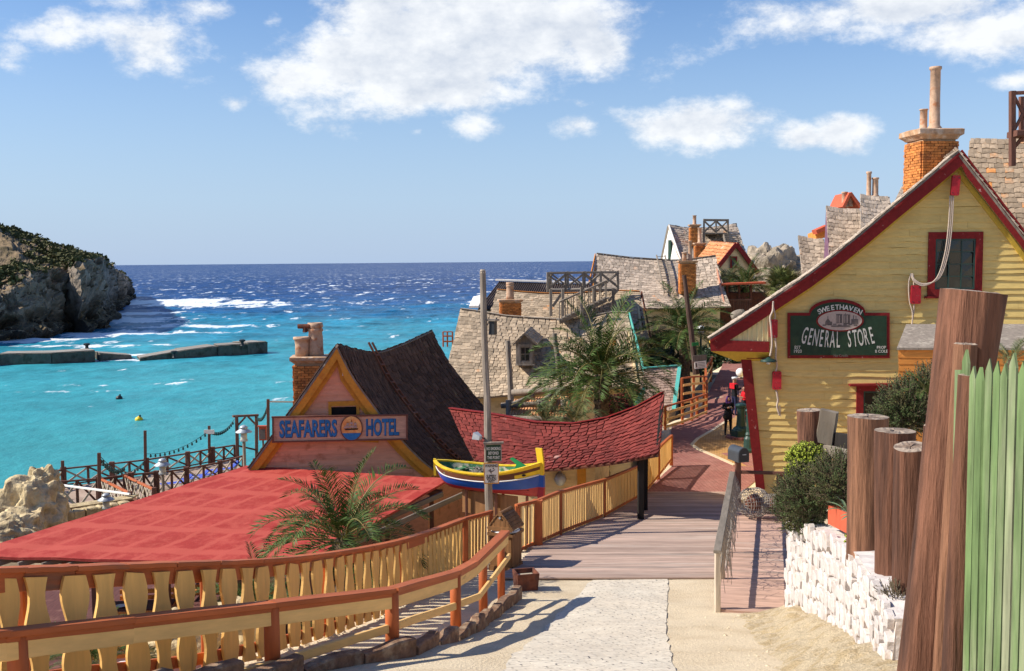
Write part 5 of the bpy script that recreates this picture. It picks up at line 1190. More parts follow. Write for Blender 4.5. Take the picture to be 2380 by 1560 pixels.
    def arch(inset):
        pts = [(1830 + inset, 833 - inset), (2068 - inset, 833 - inset), (2068 - inset, 727 + inset), (2014 - inset * .2, 727 + inset)]
        for k in range(13):
            a = lerp(-10, 190, k / 12); pts.append((1946 + (66 - inset * .4) * math.cos(R(a)), 727 + inset * 1.0 - (32) * math.sin(R(a)) if math.sin(R(a)) > 0 else 727 + inset))
        pts += [(1878 + inset * .2, 727 + inset), (1830 + inset, 727 + inset)]; return pts
    o = .07
    A = arch(0); m = MB(); m.loop([H(x, y, o) for x, y in A], [H(x, y, o + .05) for x, y in A]); m.build('border', MT['red_trim'], s)
    A = arch(7); m = MB(); m.loop([H(x, y, o + .03) for x, y in A], [H(x, y, o + .062) for x, y in A]); m.build('panel', MT['sign_green'], s)
    kx = H(1950, 745) - H(1949, 745); px = kx.length
    uc, wc = pl.uw(1950, 745); M = pl.M(uc, wc, o + .064)
    m = MB(); disc(m, M, 55 * px, 26 * px, .008, 36); m.build('oval_rim', MT['red_trim'], s)
    m = MB(); disc(m, M, 51 * px, 23 * px, .014, 36); ov = m.build('oval_picture', MT['ink_sepia'], s)
    m = MB(); Q = M @ Matrix.Translation((0, 0, .0155)); r = px
    def bx(x, y, w, h): flat(m, Q, [(x * r, y * r), ((x + w) * r, y * r), ((x + w) * r, (y + h) * r), (x * r, (y + h) * r)], .003)
    bx(-9, -6, 14, 22); bx(8, -8, 15, 23); bx(-34, -10, 16, 8); bx(26, -8, 16, 12); bx(-20, -15, 44, 4)
    for k in range(7): bx(-40 + k * 12, -12 + (k % 3), 8, 3)
    flat(m, Q, [(-34 * r, -2 * r), (-22 * r, -2 * r), (-28 * r, 6 * r)], .003); bx(-29, 5, 1.6, 6); bx(30, 4, 2, 9); bx(36, 2, 1.5, 9); bx(12, 14, 1.4, 5); m.build('drawn_barrels', MT['ink_grey'], ov)
    m = MB(); Q = M @ Matrix.Translation((0, 0, .0195))
    for (x, w) in ((-8, 2), (-3, 2), (10, 2), (15, 3)): flat(m, Q, [(x * r, -5 * r), ((x + w) * r, -5 * r), ((x + w) * r, 13 * r), (x * r, 13 * r)], .002)
    m.build('drawn_highlights', MT['ink_sepia'], ov)
    def arc(word, cx, cy, rad, a0, a1, size, sx, flip, nm, grow=0):
        n = len(word); me = []
        for k, ch in enumerate(word):
            if ch == ' ': continue
            a = lerp(a0, a1, k / (n - 1)); ar = R(a)
            X, Y = (cx + rad * math.sin(ar)), (cy - rad * math.cos(ar)) if not flip else (cy + rad * math.cos(ar))
            u, w = pl.uw(X, Y); rot = -ar if not flip else ar
            text(nm, ch, pl.M(u, w, o + .066) @ Matrix.Rotation(rot, 4, 'Z'), size * (1 + grow * abs(a) / max(abs(a0), 1)), 'ink_white', s, sx, .003, .004)
    arc('SWEETHAVEN', 1949, 820, 106, -26, 26, .21, .95, False, 'lettering')
    arc('GENERAL STORE', 1946, 450, 340, -13.2, 13.2, .72, .30, True, 'lettering', .0)
    for wd_, x, y, sz in (('EST', 1852, 807, .13), ('1920', 1852, 816, .14), ('PROP', 2046, 807, .12), ('B COLE', 2046, 816, .12), ('No Credit', 1952, 826, .11)):
        u, w = pl.uw(x, y); text('small_lettering', wd_, pl.M(u, w, o + .066), sz, 'ink_white' if sz > .115 else 'ink_grey', s, .9, .002, .001)
    # wall lamp
    l = thing('wall_lamp', 'dark green enamel shade lamp on the yellow shop wall', 'lamp', H(1787, 838, .25)); q = H(1786, 838, .32)
    m = MB(); m.tube([H(1793, 822, .02), H(1793, 822, .3), q + Z * .07], .018, 8); m.build('arm', MT['iron_green'], l)
    m = MB(); m.lathe([(.05, .1), (.08, .06), (.22, .02), (.25, -.03), (.24, -.035), (.06, .03)], q, 18); m.build('shade', MT['iron_green'], l, True)
    m = MB(); m.lathe([(.02, -.12), (.06, -.1), (.07, -.04), (.04, 0)], q, 12); m.build('bulb', MT['lamp_white'], l, True)
    # tackle blocks and ropes
    def blk(nm, lab, x0, y0, x1, y1, off, tilt=0):
        u0, w1 = pl.uw(x0, y0); u1, w0 = pl.uw(x1, y1); b = thing(nm, lab, 'pulley block', pl.at((u0 + u1) / 2, w0, off)); W, Hh = u1 - u0, w1 - w0; M = pl.M((u0 + u1) / 2, (w0 + w1) / 2, off) @ Matrix.Rotation(tilt, 4, 'Z')
        pts = []
        for (cx, cy, a0) in ((W / 2 - .04, -Hh / 2 + .04, -90), (W / 2 - .04, Hh / 2 - .04, 0), (-W / 2 + .04, Hh / 2 - .04, 90), (-W / 2 + .04, -Hh / 2 + .04, 180)):
            for k in range(4): a = R(a0 + 30 * k); pts.append((cx + .04 * math.cos(a), cy + .04 * math.sin(a)))
        m = MB(); m.loop([M @ V((x, y, -.06)) for x, y in pts], [M @ V((x, y, .06)) for x, y in pts]); m.build('block', MT['float_red'], b)
        for (x, y) in ((-W * .3, -Hh * .38), (W * .3, -Hh * .38), (-W * .3, Hh * .38), (W * .3, Hh * .38)): m = MB(); disc(m, M @ Matrix.Translation((x, y, .06)), .015, .015, .008, 8); m.build('bolt', MT['iron_dark'], b)
        return b
    b1 = blk('pulley_block', 'upper red pulley block hung from the shop eave', 1786, 741, 1803, 783, .36)
    rope('rope', [H(1797, 700, .44), H(1796, 722, .44), H(1790, 738, .45), H(1792, 760, .46), H(1794, 800, .45), H(1790, 828, .42)], .028, parent=b1)
    rope('rope', [H(1797, 712, .44), H(1802, 735, .42), H(1800, 742, .42)], .02, parent=b1)
    b2 = blk('pulley_block', 'lower red pulley block with frayed rope tail on the shop wall', 1794, 862, 1814, 904, .14)
    rope('rope', [H(1800, 780, .40), H(1804, 805, .34), H(1803, 830, .26), H(1806, 850, .16), H(1803, 864, .15)], .028, parent=b2)
    rope('rope', [H(1804, 903, .13), H(1808, 930, .10), H(1806, 945, .10), H(1812, 966, .10)], .03, parent=b2)
    m = MB()
    for k in range(26): a = H(1812 + rnd.uniform(-3, 3), 955 + rnd.uniform(-14, 8), .1); m.tube([a, a + V((rnd.uniform(-.06, .06), rnd.uniform(-.05, 0), -rnd.uniform(.03, .14)))], .006, 3, cap=False)
    m.build('frayed_end', MT['rope'], b2)
    b3 = blk('pulley_block', 'red pulley block high under the apex of the yellow gable', 2204, 410, 2222, 456, .3, R(-4))
    b4 = blk('pulley_block', 'red pulley block hung beside the upper shop window', 2114, 663, 2136, 706, .14)
    for k in range(3): rope('rope', [H(2208 + 4 * k, 455, .3), H(2205 + 4 * k, 520, .28), H(2196 + 4 * k, 590, .27), H(2178 + 3 * k, 645, .26), H(2148, 664 - 2 * k, .24), H(2125, 655 - 3 * k, .2), H(2117 + 2 * k, 636, .16)], .018, parent=b3)
    rope('rope', [H(2117, 636, .16), H(2112, 660, .15), H(2114, 700, .12), H(2121, 730, .12), H(2118, 770, .08), H(2117, 806, .06)], .018, parent=b4); rope('rope', [H(2123, 640, .16), H(2124, 664, .15)], .018, parent=b4); rope('rope', [H(2125, 704, .13), H(2123, 730, .1), H(2119, 755, .08)], .02, parent=b4)
store()

# ---------------------------------------------------------------- orange shed next to the shop
def shed():
    pl = PL(P(2085, 900, 24.5), (1, -.12, 0)); t = thing('orange_shed', 'orange boarded lean-to wall standing in front of the yellow shop', 'shed', pl.hit(2250, 1010))
    u0 = pl.uw(2087, 870)[0]; u1 = pl.uw(2460, 870)[0]; wt = pl.uw(2087, 811)[1]; wb = pl.uw(2087, 990)[1]
    clap(t, pl, wb, wt, .145, lambda w: [(u0 + rnd.uniform(-.03, .02), u1)], 'orange_board', .004, 4, .022)
    o = [pl.at(u0 + .03, wb - 2.5, -.02), pl.at(u1, wb - 2.5, -.02), pl.at(u1, wt, -.02), pl.at(u0 + .03, wt, -.02)]
    m = MB(); m.loop([p + V((.8, 2.0, 0)) for p in o], o); m.build('wall', MT['orange_board'], t)
    m = MB(); q = [pl.at(u0 - .05, wt + .03, .06), pl.at(u1, wt + .03, .06), pl.at(u1, wt + .45, -2.2) + V((.8, 0, 0)), pl.at(u0 - .05, wt + .45, -2.2) + V((.8, 0, 0))]; m.loop([p - Z * .05 for p in q], q); m.build('roof', MT['grey_wood'], t)
shed()

# ---------------------------------------------------------------- posts, wall, planting by the near right
def stump(lab, bx, by, tx, ty, Y, rb, rt, matn='log', name='log_post', seed=0, cut=0, Yt=None, ext=.35):
    a, b = P(bx, by, Y), P(tx, ty, Yt or Y); a = a + (a - b).normalized() * ext; t = thing(name, lab, 'post', a); n, k = 30, 22; d = (b - a).normalized(); ax = d.orthogonal().normalized(); ay = d.cross(ax); m = MB(); rows = []
    cr = [rnd.uniform(0, 6.28) for _ in range(4)]
    for i in range(k + 1):
        s = i / k; c = a.lerp(b, s); r = lerp(rb, rt, s); row = []
        for j in range(n):
            q = 2 * math.pi * j / n; e = 1 + .06 * NZ.noise(V((math.cos(q) * 1.5, math.sin(q) * 1.5, s * 2 + seed))) + .025 * NZ.noise(V((math.cos(q) * 6, math.sin(q) * 6, s * 1.2 + seed * 3)))
            for cc in cr:
                dq = abs((q - cc - .12 * NZ.noise(V((s * 3, seed, cc))) + math.pi) % (2 * math.pi) - math.pi)
                if dq < .16: e -= .085 * (1 - dq / .16)
            row.append(c + (ax * math.cos(q) + ay * math.sin(q)) * r * e + (Z * (cut * math.cos(q)) if i == k else V((0, 0, 0))))
        rows.append(row)
    m.grid([r + [r[0]] for r in rows]); m.build('trunk', MT[matn], t, True)
    top = rows[-1]; m = MB(); c = sum(top, V((0, 0, 0))) / n; r0 = [p for p in top]; rr = [[c + (p - c) * f + d * (rnd.uniform(-.006, .010) if f < 1 else 0) for p in r0] for f in (1, .8, .55, .3, .05)]; m.grid([r + [r[0]] for r in rr]); m.build('cut_end', MT['log_end'], t)
    return t
stump('short reddish log post standing in front of the yellow shop wall', 1886, 1062, 1880, 953, 15.5, .19, .185, seed=1)
stump('broad smooth log post rising from the white stone wall', 2005, 1296, 2018, 968, 11, .165, .22, 'log_light', seed=2, ext=.03)
stump('middle log post between the broad smooth one and the slanting one', 2072, 1378, 2080, 1001, 9.9, .17, .19, seed=3, ext=.03)
stump('lower log post with a slanting top beside the tallest post', 2108, 1395, 2118, 1038, 9.3, .13, .15, seed=4, cut=.03)
stump('thin dark log post between the slanting post and the tallest one', 2128, 1395, 2163, 990, 9.0, .055, .06, 'log', seed=5)
stump('tallest thick log post leaning over the green fence', 2148, 1512, 2264, 678, 7.5, .165, .225, seed=6)
stump('slim straight timber post beside the tallest log post', 2196, 1508, 2245, 800, 7.25, .075, .08, 'log_light', seed=7)
stump('reddish gnarled log post touching the green fence', 2222, 1502, 2256, 872, 7.0, .085, .08, seed=8)
def slab():
    t = thing('tilted_board', 'weathered grey board propped upright beside the short log post', 'board', P(1922, 1020, 15.3)); beam('board', P(1917, 1030, 15.3), P(1928, 955, 15.2), .10, .26, MT['grey_beam'], t, up=V((.8, -.6, .2)))
    t2 = thing('timber_rail', 'dark old timber rail fixed behind the log posts', 'rail', P(1960, 1060, 15)); beam('rail', P(1915, 1045, 15.4), P(1985, 1062, 13.5), .06, .16, MT['grey_beam'], t2); beam('rail', P(1920, 1022, 15.9), P(2000, 1035, 14), .10, .26, MT['iron_wood'], t2)
slab()
def white_wall():
    # curved retaining wall of whitewashed stones: foot and top lines in plan
    pts = [(16.3, 4.36), (14.5, 4.20), (12.5, 3.92), (10.8, 3.60), (9.6, 3.40), (8.6, 3.20)]; top = [P(1838, 1203, 16.3).z, P(1895, 1222, 14.5).z, P(1945, 1250, 12.5).z, P(2003, 1283, 10.8).z, P(2045, 1325, 9.6).z - .1, P(2075, 1440, 8.6).z]
    t = thing('stone_wall', 'rough whitewashed stone retaining wall beside the side bridge', 'wall', (4, 12.5, terr(3.7, 12.5))); N_ = 5
    def at(s): i = min(int(s), N_ - 1); f = s - i; y = lerp(pts[i][0], pts[i + 1][0], f); return V((lerp(pts[i][1], pts[i + 1][1], f), y, 0)), lerp(top[i], top[i + 1], f), terr(lerp(pts[i][1], pts[i + 1][1], f) - .25, y) - .25
    rows = []; n = 60
    for i in range(n + 1):
        p, zt, zb = at(i / n * N_); d = (at(min(N_, i / n * N_ + .05))[0] - at(max(0, i / n * N_ - .05))[0]).normalized(); nn = V((d.y, -d.x, 0)); nn = nn if nn.x < 0 else -nn
        r = [p + Z * zb, p + nn * -.02 + Z * lerp(zb, zt, .5), p + nn * -.05 + Z * (zt - .03), p - nn * .03 + Z * zt, p - nn * .30 + Z * (zt + .02), p - nn * .38 + Z * zb]
        rows.append([q + V((rnd.uniform(-.01, .01), rnd.uniform(-.01, .01), rnd.uniform(-.015, .015))) for q in r])
    m = MB(); m.grid(rows); m.f += [tuple(range(6)), tuple(len(m.v) - 6 + k for k in range(6))[::-1]]; m.m += [0, 0]; m.build('core', MT['whitewash'], t)
    # individual stones, irregular, standing proud of the joints
    s = 0.0; ln = 1.72
    for course in range(7):
        s = rnd.uniform(0, .1)
        while s < N_ - .06:
            w = rnd.uniform(.10, .24); sc = s + w / 2; 
            if sc > N_ - .02: break
            p, zt, zb = at(sc); h = (zt - zb); z0 = zb + (course + rnd.uniform(-.2, .2)) / 7 * h; hh = h / 7 * rnd.uniform(.75, 1.15)
            d = (at(min(N_, sc + .05))[0] - at(max(0, sc - .05))[0]); L_ = d.length / (.1 if .05 < sc < N_ - .05 else .05) ; d.normalize(); nn = V((d.y, -d.x, 0)); nn = nn if nn.x < 0 else -nn
            W = w * L_ * .5 * .96; k = 7; ring = []; 
            for q in range(k):
                a = 2 * math.pi * (q + rnd.uniform(-.25, .25)) / k; ex = abs(math.cos(a)) ** .55 * math.copysign(1, math.cos(a)); ez = abs(math.sin(a)) ** .55 * math.copysign(1, math.sin(a)); ring.append((ex * W * rnd.uniform(.9, 1.03), ez * hh * .5 * rnd.uniform(.88, 1.04)))
            c = p + Z * (z0 + hh / 2); pr = rnd.uniform(.004, .026); m = MB(); A = [c + d * x + Z * y - nn * .05 for x, y in ring]; B = [c + d * x * .97 + Z * y * .96 + nn * pr for x, y in ring]; C_ = [c + d * x * rnd.uniform(.7, .85) + Z * y * rnd.uniform(.7, .85) + nn * (pr + rnd.uniform(.0, .016)) for x, y in ring]
            m.grid([A + [A[0]], B + [B[0]], C_ + [C_[0]]]); m.f.append(tuple(len(m.v) - k - 1 + q for q in range(k))); m.m.append(0); m.build('stone', MT['whitewash'], t, False); s += w
white_wall()
def green_fence():
    t = thing('green_picket_fence', 'tall faded green paling fence beside the tallest log post', 'fence', P(2240, 1535, 7.05))
    Y = 7.12; x0 = 3.09; k = 0
    tops = [910, 812, 850, 853, 832, 838, 845, 820, 840, 835, 826, 842]
    for i, ty in enumerate(tops):
        y = 7.1 - i * .118; x = 3.10 - i * .004; zb = terr(x - .1, y) + .02 + rnd.uniform(-.02, .03)
        if i == 0: zt = P(2286, 858, y).z
        else: zt = P(2300, ty, y).z
        w = .090; ln = .035 + rnd.uniform(-.008, .008); M = frame(V((x, y, zb)), V((0, -1, 0)), V((-1, 0, 0))); h = zt - zb
        pk = [(-w / 2, 0), (w / 2, 0), (w / 2, h - .09), (0.01, h), (-w / 2, h - .085)] if i else [(-w / 2, 0), (w / 2, 0), (w / 2, h), (-w / 2, h - .01)]
        rows = []; sh = rnd.uniform(-.015, .015); m = MB(); m.loop([M @ V((u, v, rnd.uniform(0, .002) + .02 * v * ln)) for u, v in pk], [M @ V((u + sh * v / h, v, .016 + .02 * v * ln)) for u, v in pk])
        me = mesh('paling', [tuple(frame(V((x, y, zb)), V((0, 0, 1)), V((-1, 0, 0))).inverted() @ V(p)) for p in m.v], m.f, MT['green_paint']); obj('paling', me, t, frame(V((x, y, zb)), V((0, 0, 1)), V((-1, 0, 0))))
    for f in (.25, .8):
        a = V((3.16, 7.15, lerp(terr(3.1, 7.1), P(2300, 840, 7.1).z, f))); b = V((3.12, 5.7, lerp(terr(3.1, 5.8), P(2300, 840, 7.1).z, f))); beam('rail', a, b, .06, .09, MT['green_paint'], t)
green_fence()

# ---------------------------------------------------------------- side bridge with its rail, mailbox, traps
def side_bridge():
    A, B, C_, D_ = P(1666, 1422, 16.9), P(1838, 1432, 16.6), P(1712, 1195, 26), P(1822, 1195, 26)
    t = thing('side_bridge', 'narrow side bridge of red brown planks beside the white stone wall', 'footbridge', (A + B) / 2); n = 54
    for k in range(n):
        s = (k + .5) / n; a, b = A.lerp(C_, s), B.lerp(D_, s); z = lerp((A.z + B.z) / 2, C_.z, s) + .02; ov = rnd.uniform(-.03, .04) + (.06 if 3 < k < 14 else 0)
        beam('plank', V((a.x - .02, a.y, z)), V((b.x + ov, b.y - .02, z + rnd.uniform(-.006, .006))), (C_ - A).length / n * .95, .045, MT['bridge_wood'], t, seg=3)
    for a, b in ((A, C_), (B, D_)): beam('joist', a - Z * .12, b - Z * .12, .08, .2, MT['brown_wood'], t)
    m = MB(); m.bar(A - Z * .07, B - Z * .07, .05, .16); m.build('end_board', MT['bridge_wood'], t)
    r = thing('bridge_rail', 'weathered grey handrail draped with netting along the side bridge', 'railing', A)
    t0, t1 = P(1668, 1280, 16.9), P(1702, 1098, 25.6); beam('hand_rail', t0 + (t0 - t1).normalized() * .1, t1, .13, .05, MT['grey_beam'], r, seg=6)
    for s in (.0, .24, .5, .76, 1.0):
        a, b = A.lerp(C_, s), t0.lerp(t1, s); beam('post', V((b.x, b.y, a.z - .2)), b - Z * .03, .09, .09, MT['pale_wood'], r)
    beam('mid_rail', (A + t0) / 2, (C_ + t1) / 2, .04, .07, MT['grey_beam'], r)
    m = MB()      # netting hung over the rail
    for k in range(160):
        s = rnd.uniform(.05, .97); p = t0.lerp(t1, s) + V((.06, 0, .02)); q = p + V((rnd.uniform(.02, .16), rnd.uniform(-.15, .25), -rnd.uniform(.25, .95))); m.tube([p, p.lerp(q, .5) + V((rnd.uniform(-.04, .08), rnd.uniform(-.1, .1), 0)), q], .0055, 3, cap=False)
    for k in range(60):
        s = rnd.uniform(.05, .9); p = t0.lerp(t1, s) + V((.10, 0, -rnd.uniform(.1, .7))); q = t0.lerp(t1, s + .05) + V((.12, 0, -rnd.uniform(.1, .7))); m.tube([p, p.lerp(q, .5) - Z * .04, q], .0055, 3, cap=False)
    tag(m.build('hanging_net', MT['net']), 'pale fishing net hanging from the grey handrail', 'net')
    # cross rail at the far end
    e = thing('end_rail', 'short dark rail between mailbox and shop corner', 'railing', P(1790, 1180, 26)); beam('rail', P(1712, 1097, 25.9), P(1824, 1100, 25.6), .07, .08, MT['brown_wood'], e); beam('post', P(1812, 1185, 25.7), P(1812, 1100, 25.7), .14, .14, MT['brown_wood'], e)
    # mailbox
    b = P(1715, 1160, 25.9); tp = P(1715, 1070, 25.9); mb = thing('mailbox', 'dark grey arched mailbox on a brown post at the side bridge', 'mailbox', b); beam('post', b - Z * .2, tp, .14, .14, MT['brown_wood'], mb)
    Q = frame(P(1715, 1070, 25.9), V((1, .3, 0)), Z); pts = [(-.15, 0), (.15, 0)] + [(.15 * math.cos(a), .22 + .15 * math.sin(a)) for a in np.linspace(0, math.pi, 12)]
    m = MB(); m.loop([Q @ V((x, -.30, z)) for x, z in pts][::-1], [Q @ V((x, .25, z)) for x, z in pts][::-1]); m.build('box', MT['mail_grey'], mb, False)
    p2 = [(x * .9, .02 + z * .92) for x, z in pts]; m = MB(); m.loop([Q @ V((x, -.30, z)) for x, z in p2], [Q @ V((x, -.315, z)) for x, z in p2]); dr = m.build('door', MT['mail_dark'], mb); m = MB(); m.box((0, -.325, .2), (.10, .02, .02), Q); m.build('door_handle', MT['steel'], dr)
    # lobster traps
    for (x, y, r_, L_, yaw, lab) in ((1752, 1168, .36, .75, .35, 'large round wire lobster trap on the side bridge'), (1796, 1172, .25, .55, -.1, 'small round wire lobster trap leaning by the shrubs')):
        c = P(x, y, 25.1 if x < 1780 else 24.9); tr = thing('lobster_trap', lab, 'trap', c - Z * r_); Q = frame(c, V((math.cos(yaw), math.sin(yaw), .0)), Z); m = MB(); nr, nl = 22, 13
        for i in range(nl + 1):
            s = i / nl; rr = r_ * (1 - .55 * abs(2 * s - 1) ** 3.2); m.tube([Q @ V(((s - .5) * L_, rr * math.cos(6.2832 * k / nr), rr * math.sin(6.2832 * k / nr))) for k in range(nr + 1)], .008, 4, cap=False)
        for k in range(nr):
            a = 6.2832 * k / nr; m.tube([Q @ V(((s - .5) * L_, r_ * (1 - .55 * abs(2 * s - 1) ** 3.2) * math.cos(a), r_ * (1 - .55 * abs(2 * s - 1) ** 3.2) * math.sin(a))) for s in np.linspace(0, 1, 9)], .008, 4, cap=False)
        m.build('wire_cage', MT['net'], tr); m = MB(); m.lathe([(.05, -.3 * L_), (r_ * .55, -.1 * L_), (r_ * .62, .1 * L_), (r_ * .3, .3 * L_)], (0, 0, 0), 14, M=Q @ Matrix.Rotation(math.pi / 2, 4, 'Y')); m.build('inner_basket', MT['rust'], tr)
mat('mail_grey', (.055, .06, .065), .4, .15, 8, .05, spec=.5); mat('mail_dark', (.03, .032, .035), .5, .15, 8, .05)
side_bridge()
# ---------------------------------------------------------------- village houses behind
def gable_fill(parent, name, pts, matn, th=.05, n=None):
    m = MB(); n = n or V((0, -1, 0)); m.loop([p - n * th for p in pts], pts); return m.build(name, MT[matn], parent)
def hcol(t, pts, zb, matn, name='wall'):
    """vertical wall body under an outline of points down to height zb"""
    m = MB(); m.loop([V((p.x, p.y, zb)) for p in pts], pts); return m.build(name, MT[matn], t)
def grey_house():
    t = thing('shingle_house', 'large grey shingle house with dormer window behind the large palm', 'house', (1, 50, 4.3))
    rg = [P(1071, 719, 54), P(1112, 724, 53.9), P(1175, 735, 53.8), P(1239, 740, 53.7), P(1302, 743, 53.6), P(1368, 737, 53.5), P(1419, 727, 53.4), P(1457, 727, 53.4)]
    ev = [P(1018, 925, 48.5), P(1075, 926, 48.4), P(1144, 922, 48.3), P(1215, 916, 48.2), P(1286, 910, 48.1), P(1360, 905, 48), P(1430, 900, 48), P(1500, 895, 48)]
    Sf = ruled(rg, ev, .28); roof(t, Sf, .235, .27, 'shingle_grey', 300, .03, 'grey_wood'); be = [V((a.x, 2 * a.y - b.y, b.z)) for a, b in zip(rg, ev)]; roof(t, lambda u, v: ruled(rg, be, .2)(1 - u, v), .235, .27, 'shingle_grey', 0, .03, 'grey_wood')
    for i in range(7): beam('ridge_board', rg[i] + Z * .05, rg[i + 1] + Z * .05, .2, .04, MT['pale_wood'], t, seg=1)
    w0, w1 = ev[0] + V((.6, .5, 0)), ev[-1] + V((-.4, .5, 0)); m = MB(); m.loop([V((w0.x, w0.y, 4)), V((w1.x, w1.y, 4)), V((w1.x, w1.y + 9, 4)), V((w0.x + .5, w0.y + 9, 4))], [w0 - Z * .2, w1 - Z * .2, w1 + V((0, 9, -.2)), w0 + V((.5, 9, -.2))]); m.build('wall', MT['cream_wall'], t)
    gable_fill(t, 'gable', [rg[-1] + V((.0, 0, -.2)), ev[-1] + V((-.3, .2, .1)), be[-1] + V((-.3, 0, .1))], 'cream_wall', .08, V((1, 0, 0)))
    for a, b in ((rg[-1], ev[-1]), (rg[-1], be[-1])): beam('bargeboard', a + V((.12, -.05, -.08)), b + V((.12, -.05, -.08)), .05, .26, MT['teal'], t)
    # dormer
    pl = PL(P(1215, 845, 49.6), (1, .0, 0)); wl = window(t, pl, 1203, 800, 1238, 846, 2, 2, 'grey_wood', 'grey_wood', .12, .08)
    q = [pl.hit(x, y) for x, y in ((1199, 850), (1242, 850), (1242, 797), (1219, 779), (1199, 797))]; gable_fill(t, 'dormer_wall', [p - pl.n * .02 for p in q], 'grey_wood', 2.4, pl.n)
    for (a, b) in (((1219, 774), (1191, 801)), ((1219, 774), (1249, 800))):
        A, B = pl.hit(*a, .3), pl.hit(*b, .3); d = V((.35, 3.0, .1)); S2 = (lambda A, B, d: (lambda u, v: A.lerp(B, v) + d * (1 - u if a[0] > b[0] else u)))(A, B, d); roof(t, S2, .16, .2, 'shingle_grey', 60, .03, 'grey_wood', nu=4, nv=3, sheet_name='dormer_roof')
    # rear wing with chimney
    t2 = thing('shingle_wing', 'rear grey shingle wing with brick chimney and timber framed gable', 'house', (6, 58, 4.5))
    r2 = [P(1156, 674, 61), P(1210, 679, 60.9), P(1270, 683, 60.8), P(1340, 682, 60.6), P(1425, 676, 60.4), P(1486, 678, 60.2)]; e2 = [P(1118, 778, 55.5), P(1190, 778, 55.4), P(1270, 780, 55.3), P(1350, 782, 55.2), P(1420, 784, 55.1), P(1508, 790, 55)]
    S3 = ruled(r2, e2, .2); roof(t2, S3, .235, .28, 'shingle_grey', 300, .03, 'grey_wood'); b2 = [V((a.x, 2 * a.y - b.y, b.z)) for a, b in zip(r2, e2)]; roof(t2, lambda u, v: ruled(r2, b2, .2)(1 - u, v), .235, .28, 'shingle_grey', 0, .03, 'grey_wood')
    for i in range(5): beam('ridge_board', r2[i] + Z * .05, r2[i + 1] + Z * .05, .2, .04, MT['orange_board'], t2, seg=1)
    hcol(t2, [e2[0] + V((.6, .5, -.1)), e2[-1] + V((-.3, .5, -.1)), b2[-1] + V((-.3, -.5, -.1)), b2[0] + V((.6, -.5, -.1))], 4, 'cream_wall')
    n = V((.9, -.43, 0)); gp = [r2[-1] + V((-.1, 0, -.15)), e2[-1] + V((-.25, .3, .1)), b2[-1] + V((-.25, -.3, .1))]; gable_fill(t2, 'gable', gp, 'cream_wall', .1, V((1, 0, 0)))
    for k in range(6):
        f = (k + .6) / 6.5; a, b = gp[0].lerp(gp[1], f), gp[0].lerp(gp[2], f); beam('gable_timber', a + V((.04, 0, 0)), b + V((.04, 0, 0)), .05, .14, MT['rust'], t2, seg=1)
    for b in (e2[-1], b2[-1]): beam('bargeboard', r2[-1] + V((.14, 0, -.1)), b + V((.14, 0, -.1)), .05, .28, MT['rust'], t2)
    c = P(1186, 742, 56.8); chimney(t2, c - Z * .3, 1.05, .9, P(1186, 704, 56.8).z - c.z + .3, .085, .24, 0, .2, .1, [(.0, 0, .21, .95, 'ring')], 120)
    # corrugated roof
    t3 = thing('corrugated_house', 'dark corrugated metal roof with white capping above the sea', 'house', (3, 66, 4.5)); A, B, C_, D_ = P(1160, 655, 67), P(1372, 662, 66), P(1372, 706, 62.5), P(1108, 722, 62.5); m = MB(); rows = []
    for j in range(7):
        r = []
        for i in range(181): p = A.lerp(B, i / 180).lerp(D_.lerp(C_, i / 180), j / 6); r.append(p + Z * (.06 if i % 4 in (1, 2) else 0))
        rows.append(r)
    m.grid(rows); m.build('corrugated_sheet', MT['corrugated'], t3); hcol(t3, [A - Z * .1, B - Z * .1, C_ - Z * .1, D_ - Z * .1], 4, 'cream_wall'); beam('ridge_capping', A + V((-.2, 0, .12)), B + V((0, 0, .12)), .5, .12, MT['white_paint'], t3, seg=6)
    q = [P(1090, 716, 62), P(1112, 716, 62), P(1128, 688, 63), P(1100, 694, 63)]; m = MB(); m.loop(q, [p + Z * .12 for p in q]); m.build('flat_roof', MT['white_paint'], t3)
grey_house()
def platform(name, lab, corners, zdeck, hrail, posts, matn, w=.1):
    """railed lookout: corner points at deck level in order, rails on each side"""
    t = thing(name, lab, 'lookout', sum(corners, V((0, 0, 0))) / len(corners)); n = len(corners)
    m = MB(); m.loop([p - Z * .12 for p in corners], corners); m.build('deck', MT[matn], t)
    for i in range(n):
        a, b = corners[i], corners[(i + 1) % n]; k = posts[i % len(posts)]
        beam('top_rail', a + Z * hrail, b + Z * hrail, w * .8, w * .8, MT[matn], t, seg=2)
        for j in range(k):
            p, q = a.lerp(b, j / k), a.lerp(b, (j + 1) / k); beam('post', p - Z * .1, p + Z * (hrail + .06), w, w, MT[matn], t, seg=1); beam('brace', p + Z * .08, q + Z * (hrail - .06), w * .5, w * .7, MT[matn], t, seg=1); beam('brace', p + Z * (hrail - .06) + V((0, .05, 0)), q + Z * .08 + V((0, .05, 0)), w * .5, w * .7, MT[matn], t, seg=1)
    return t
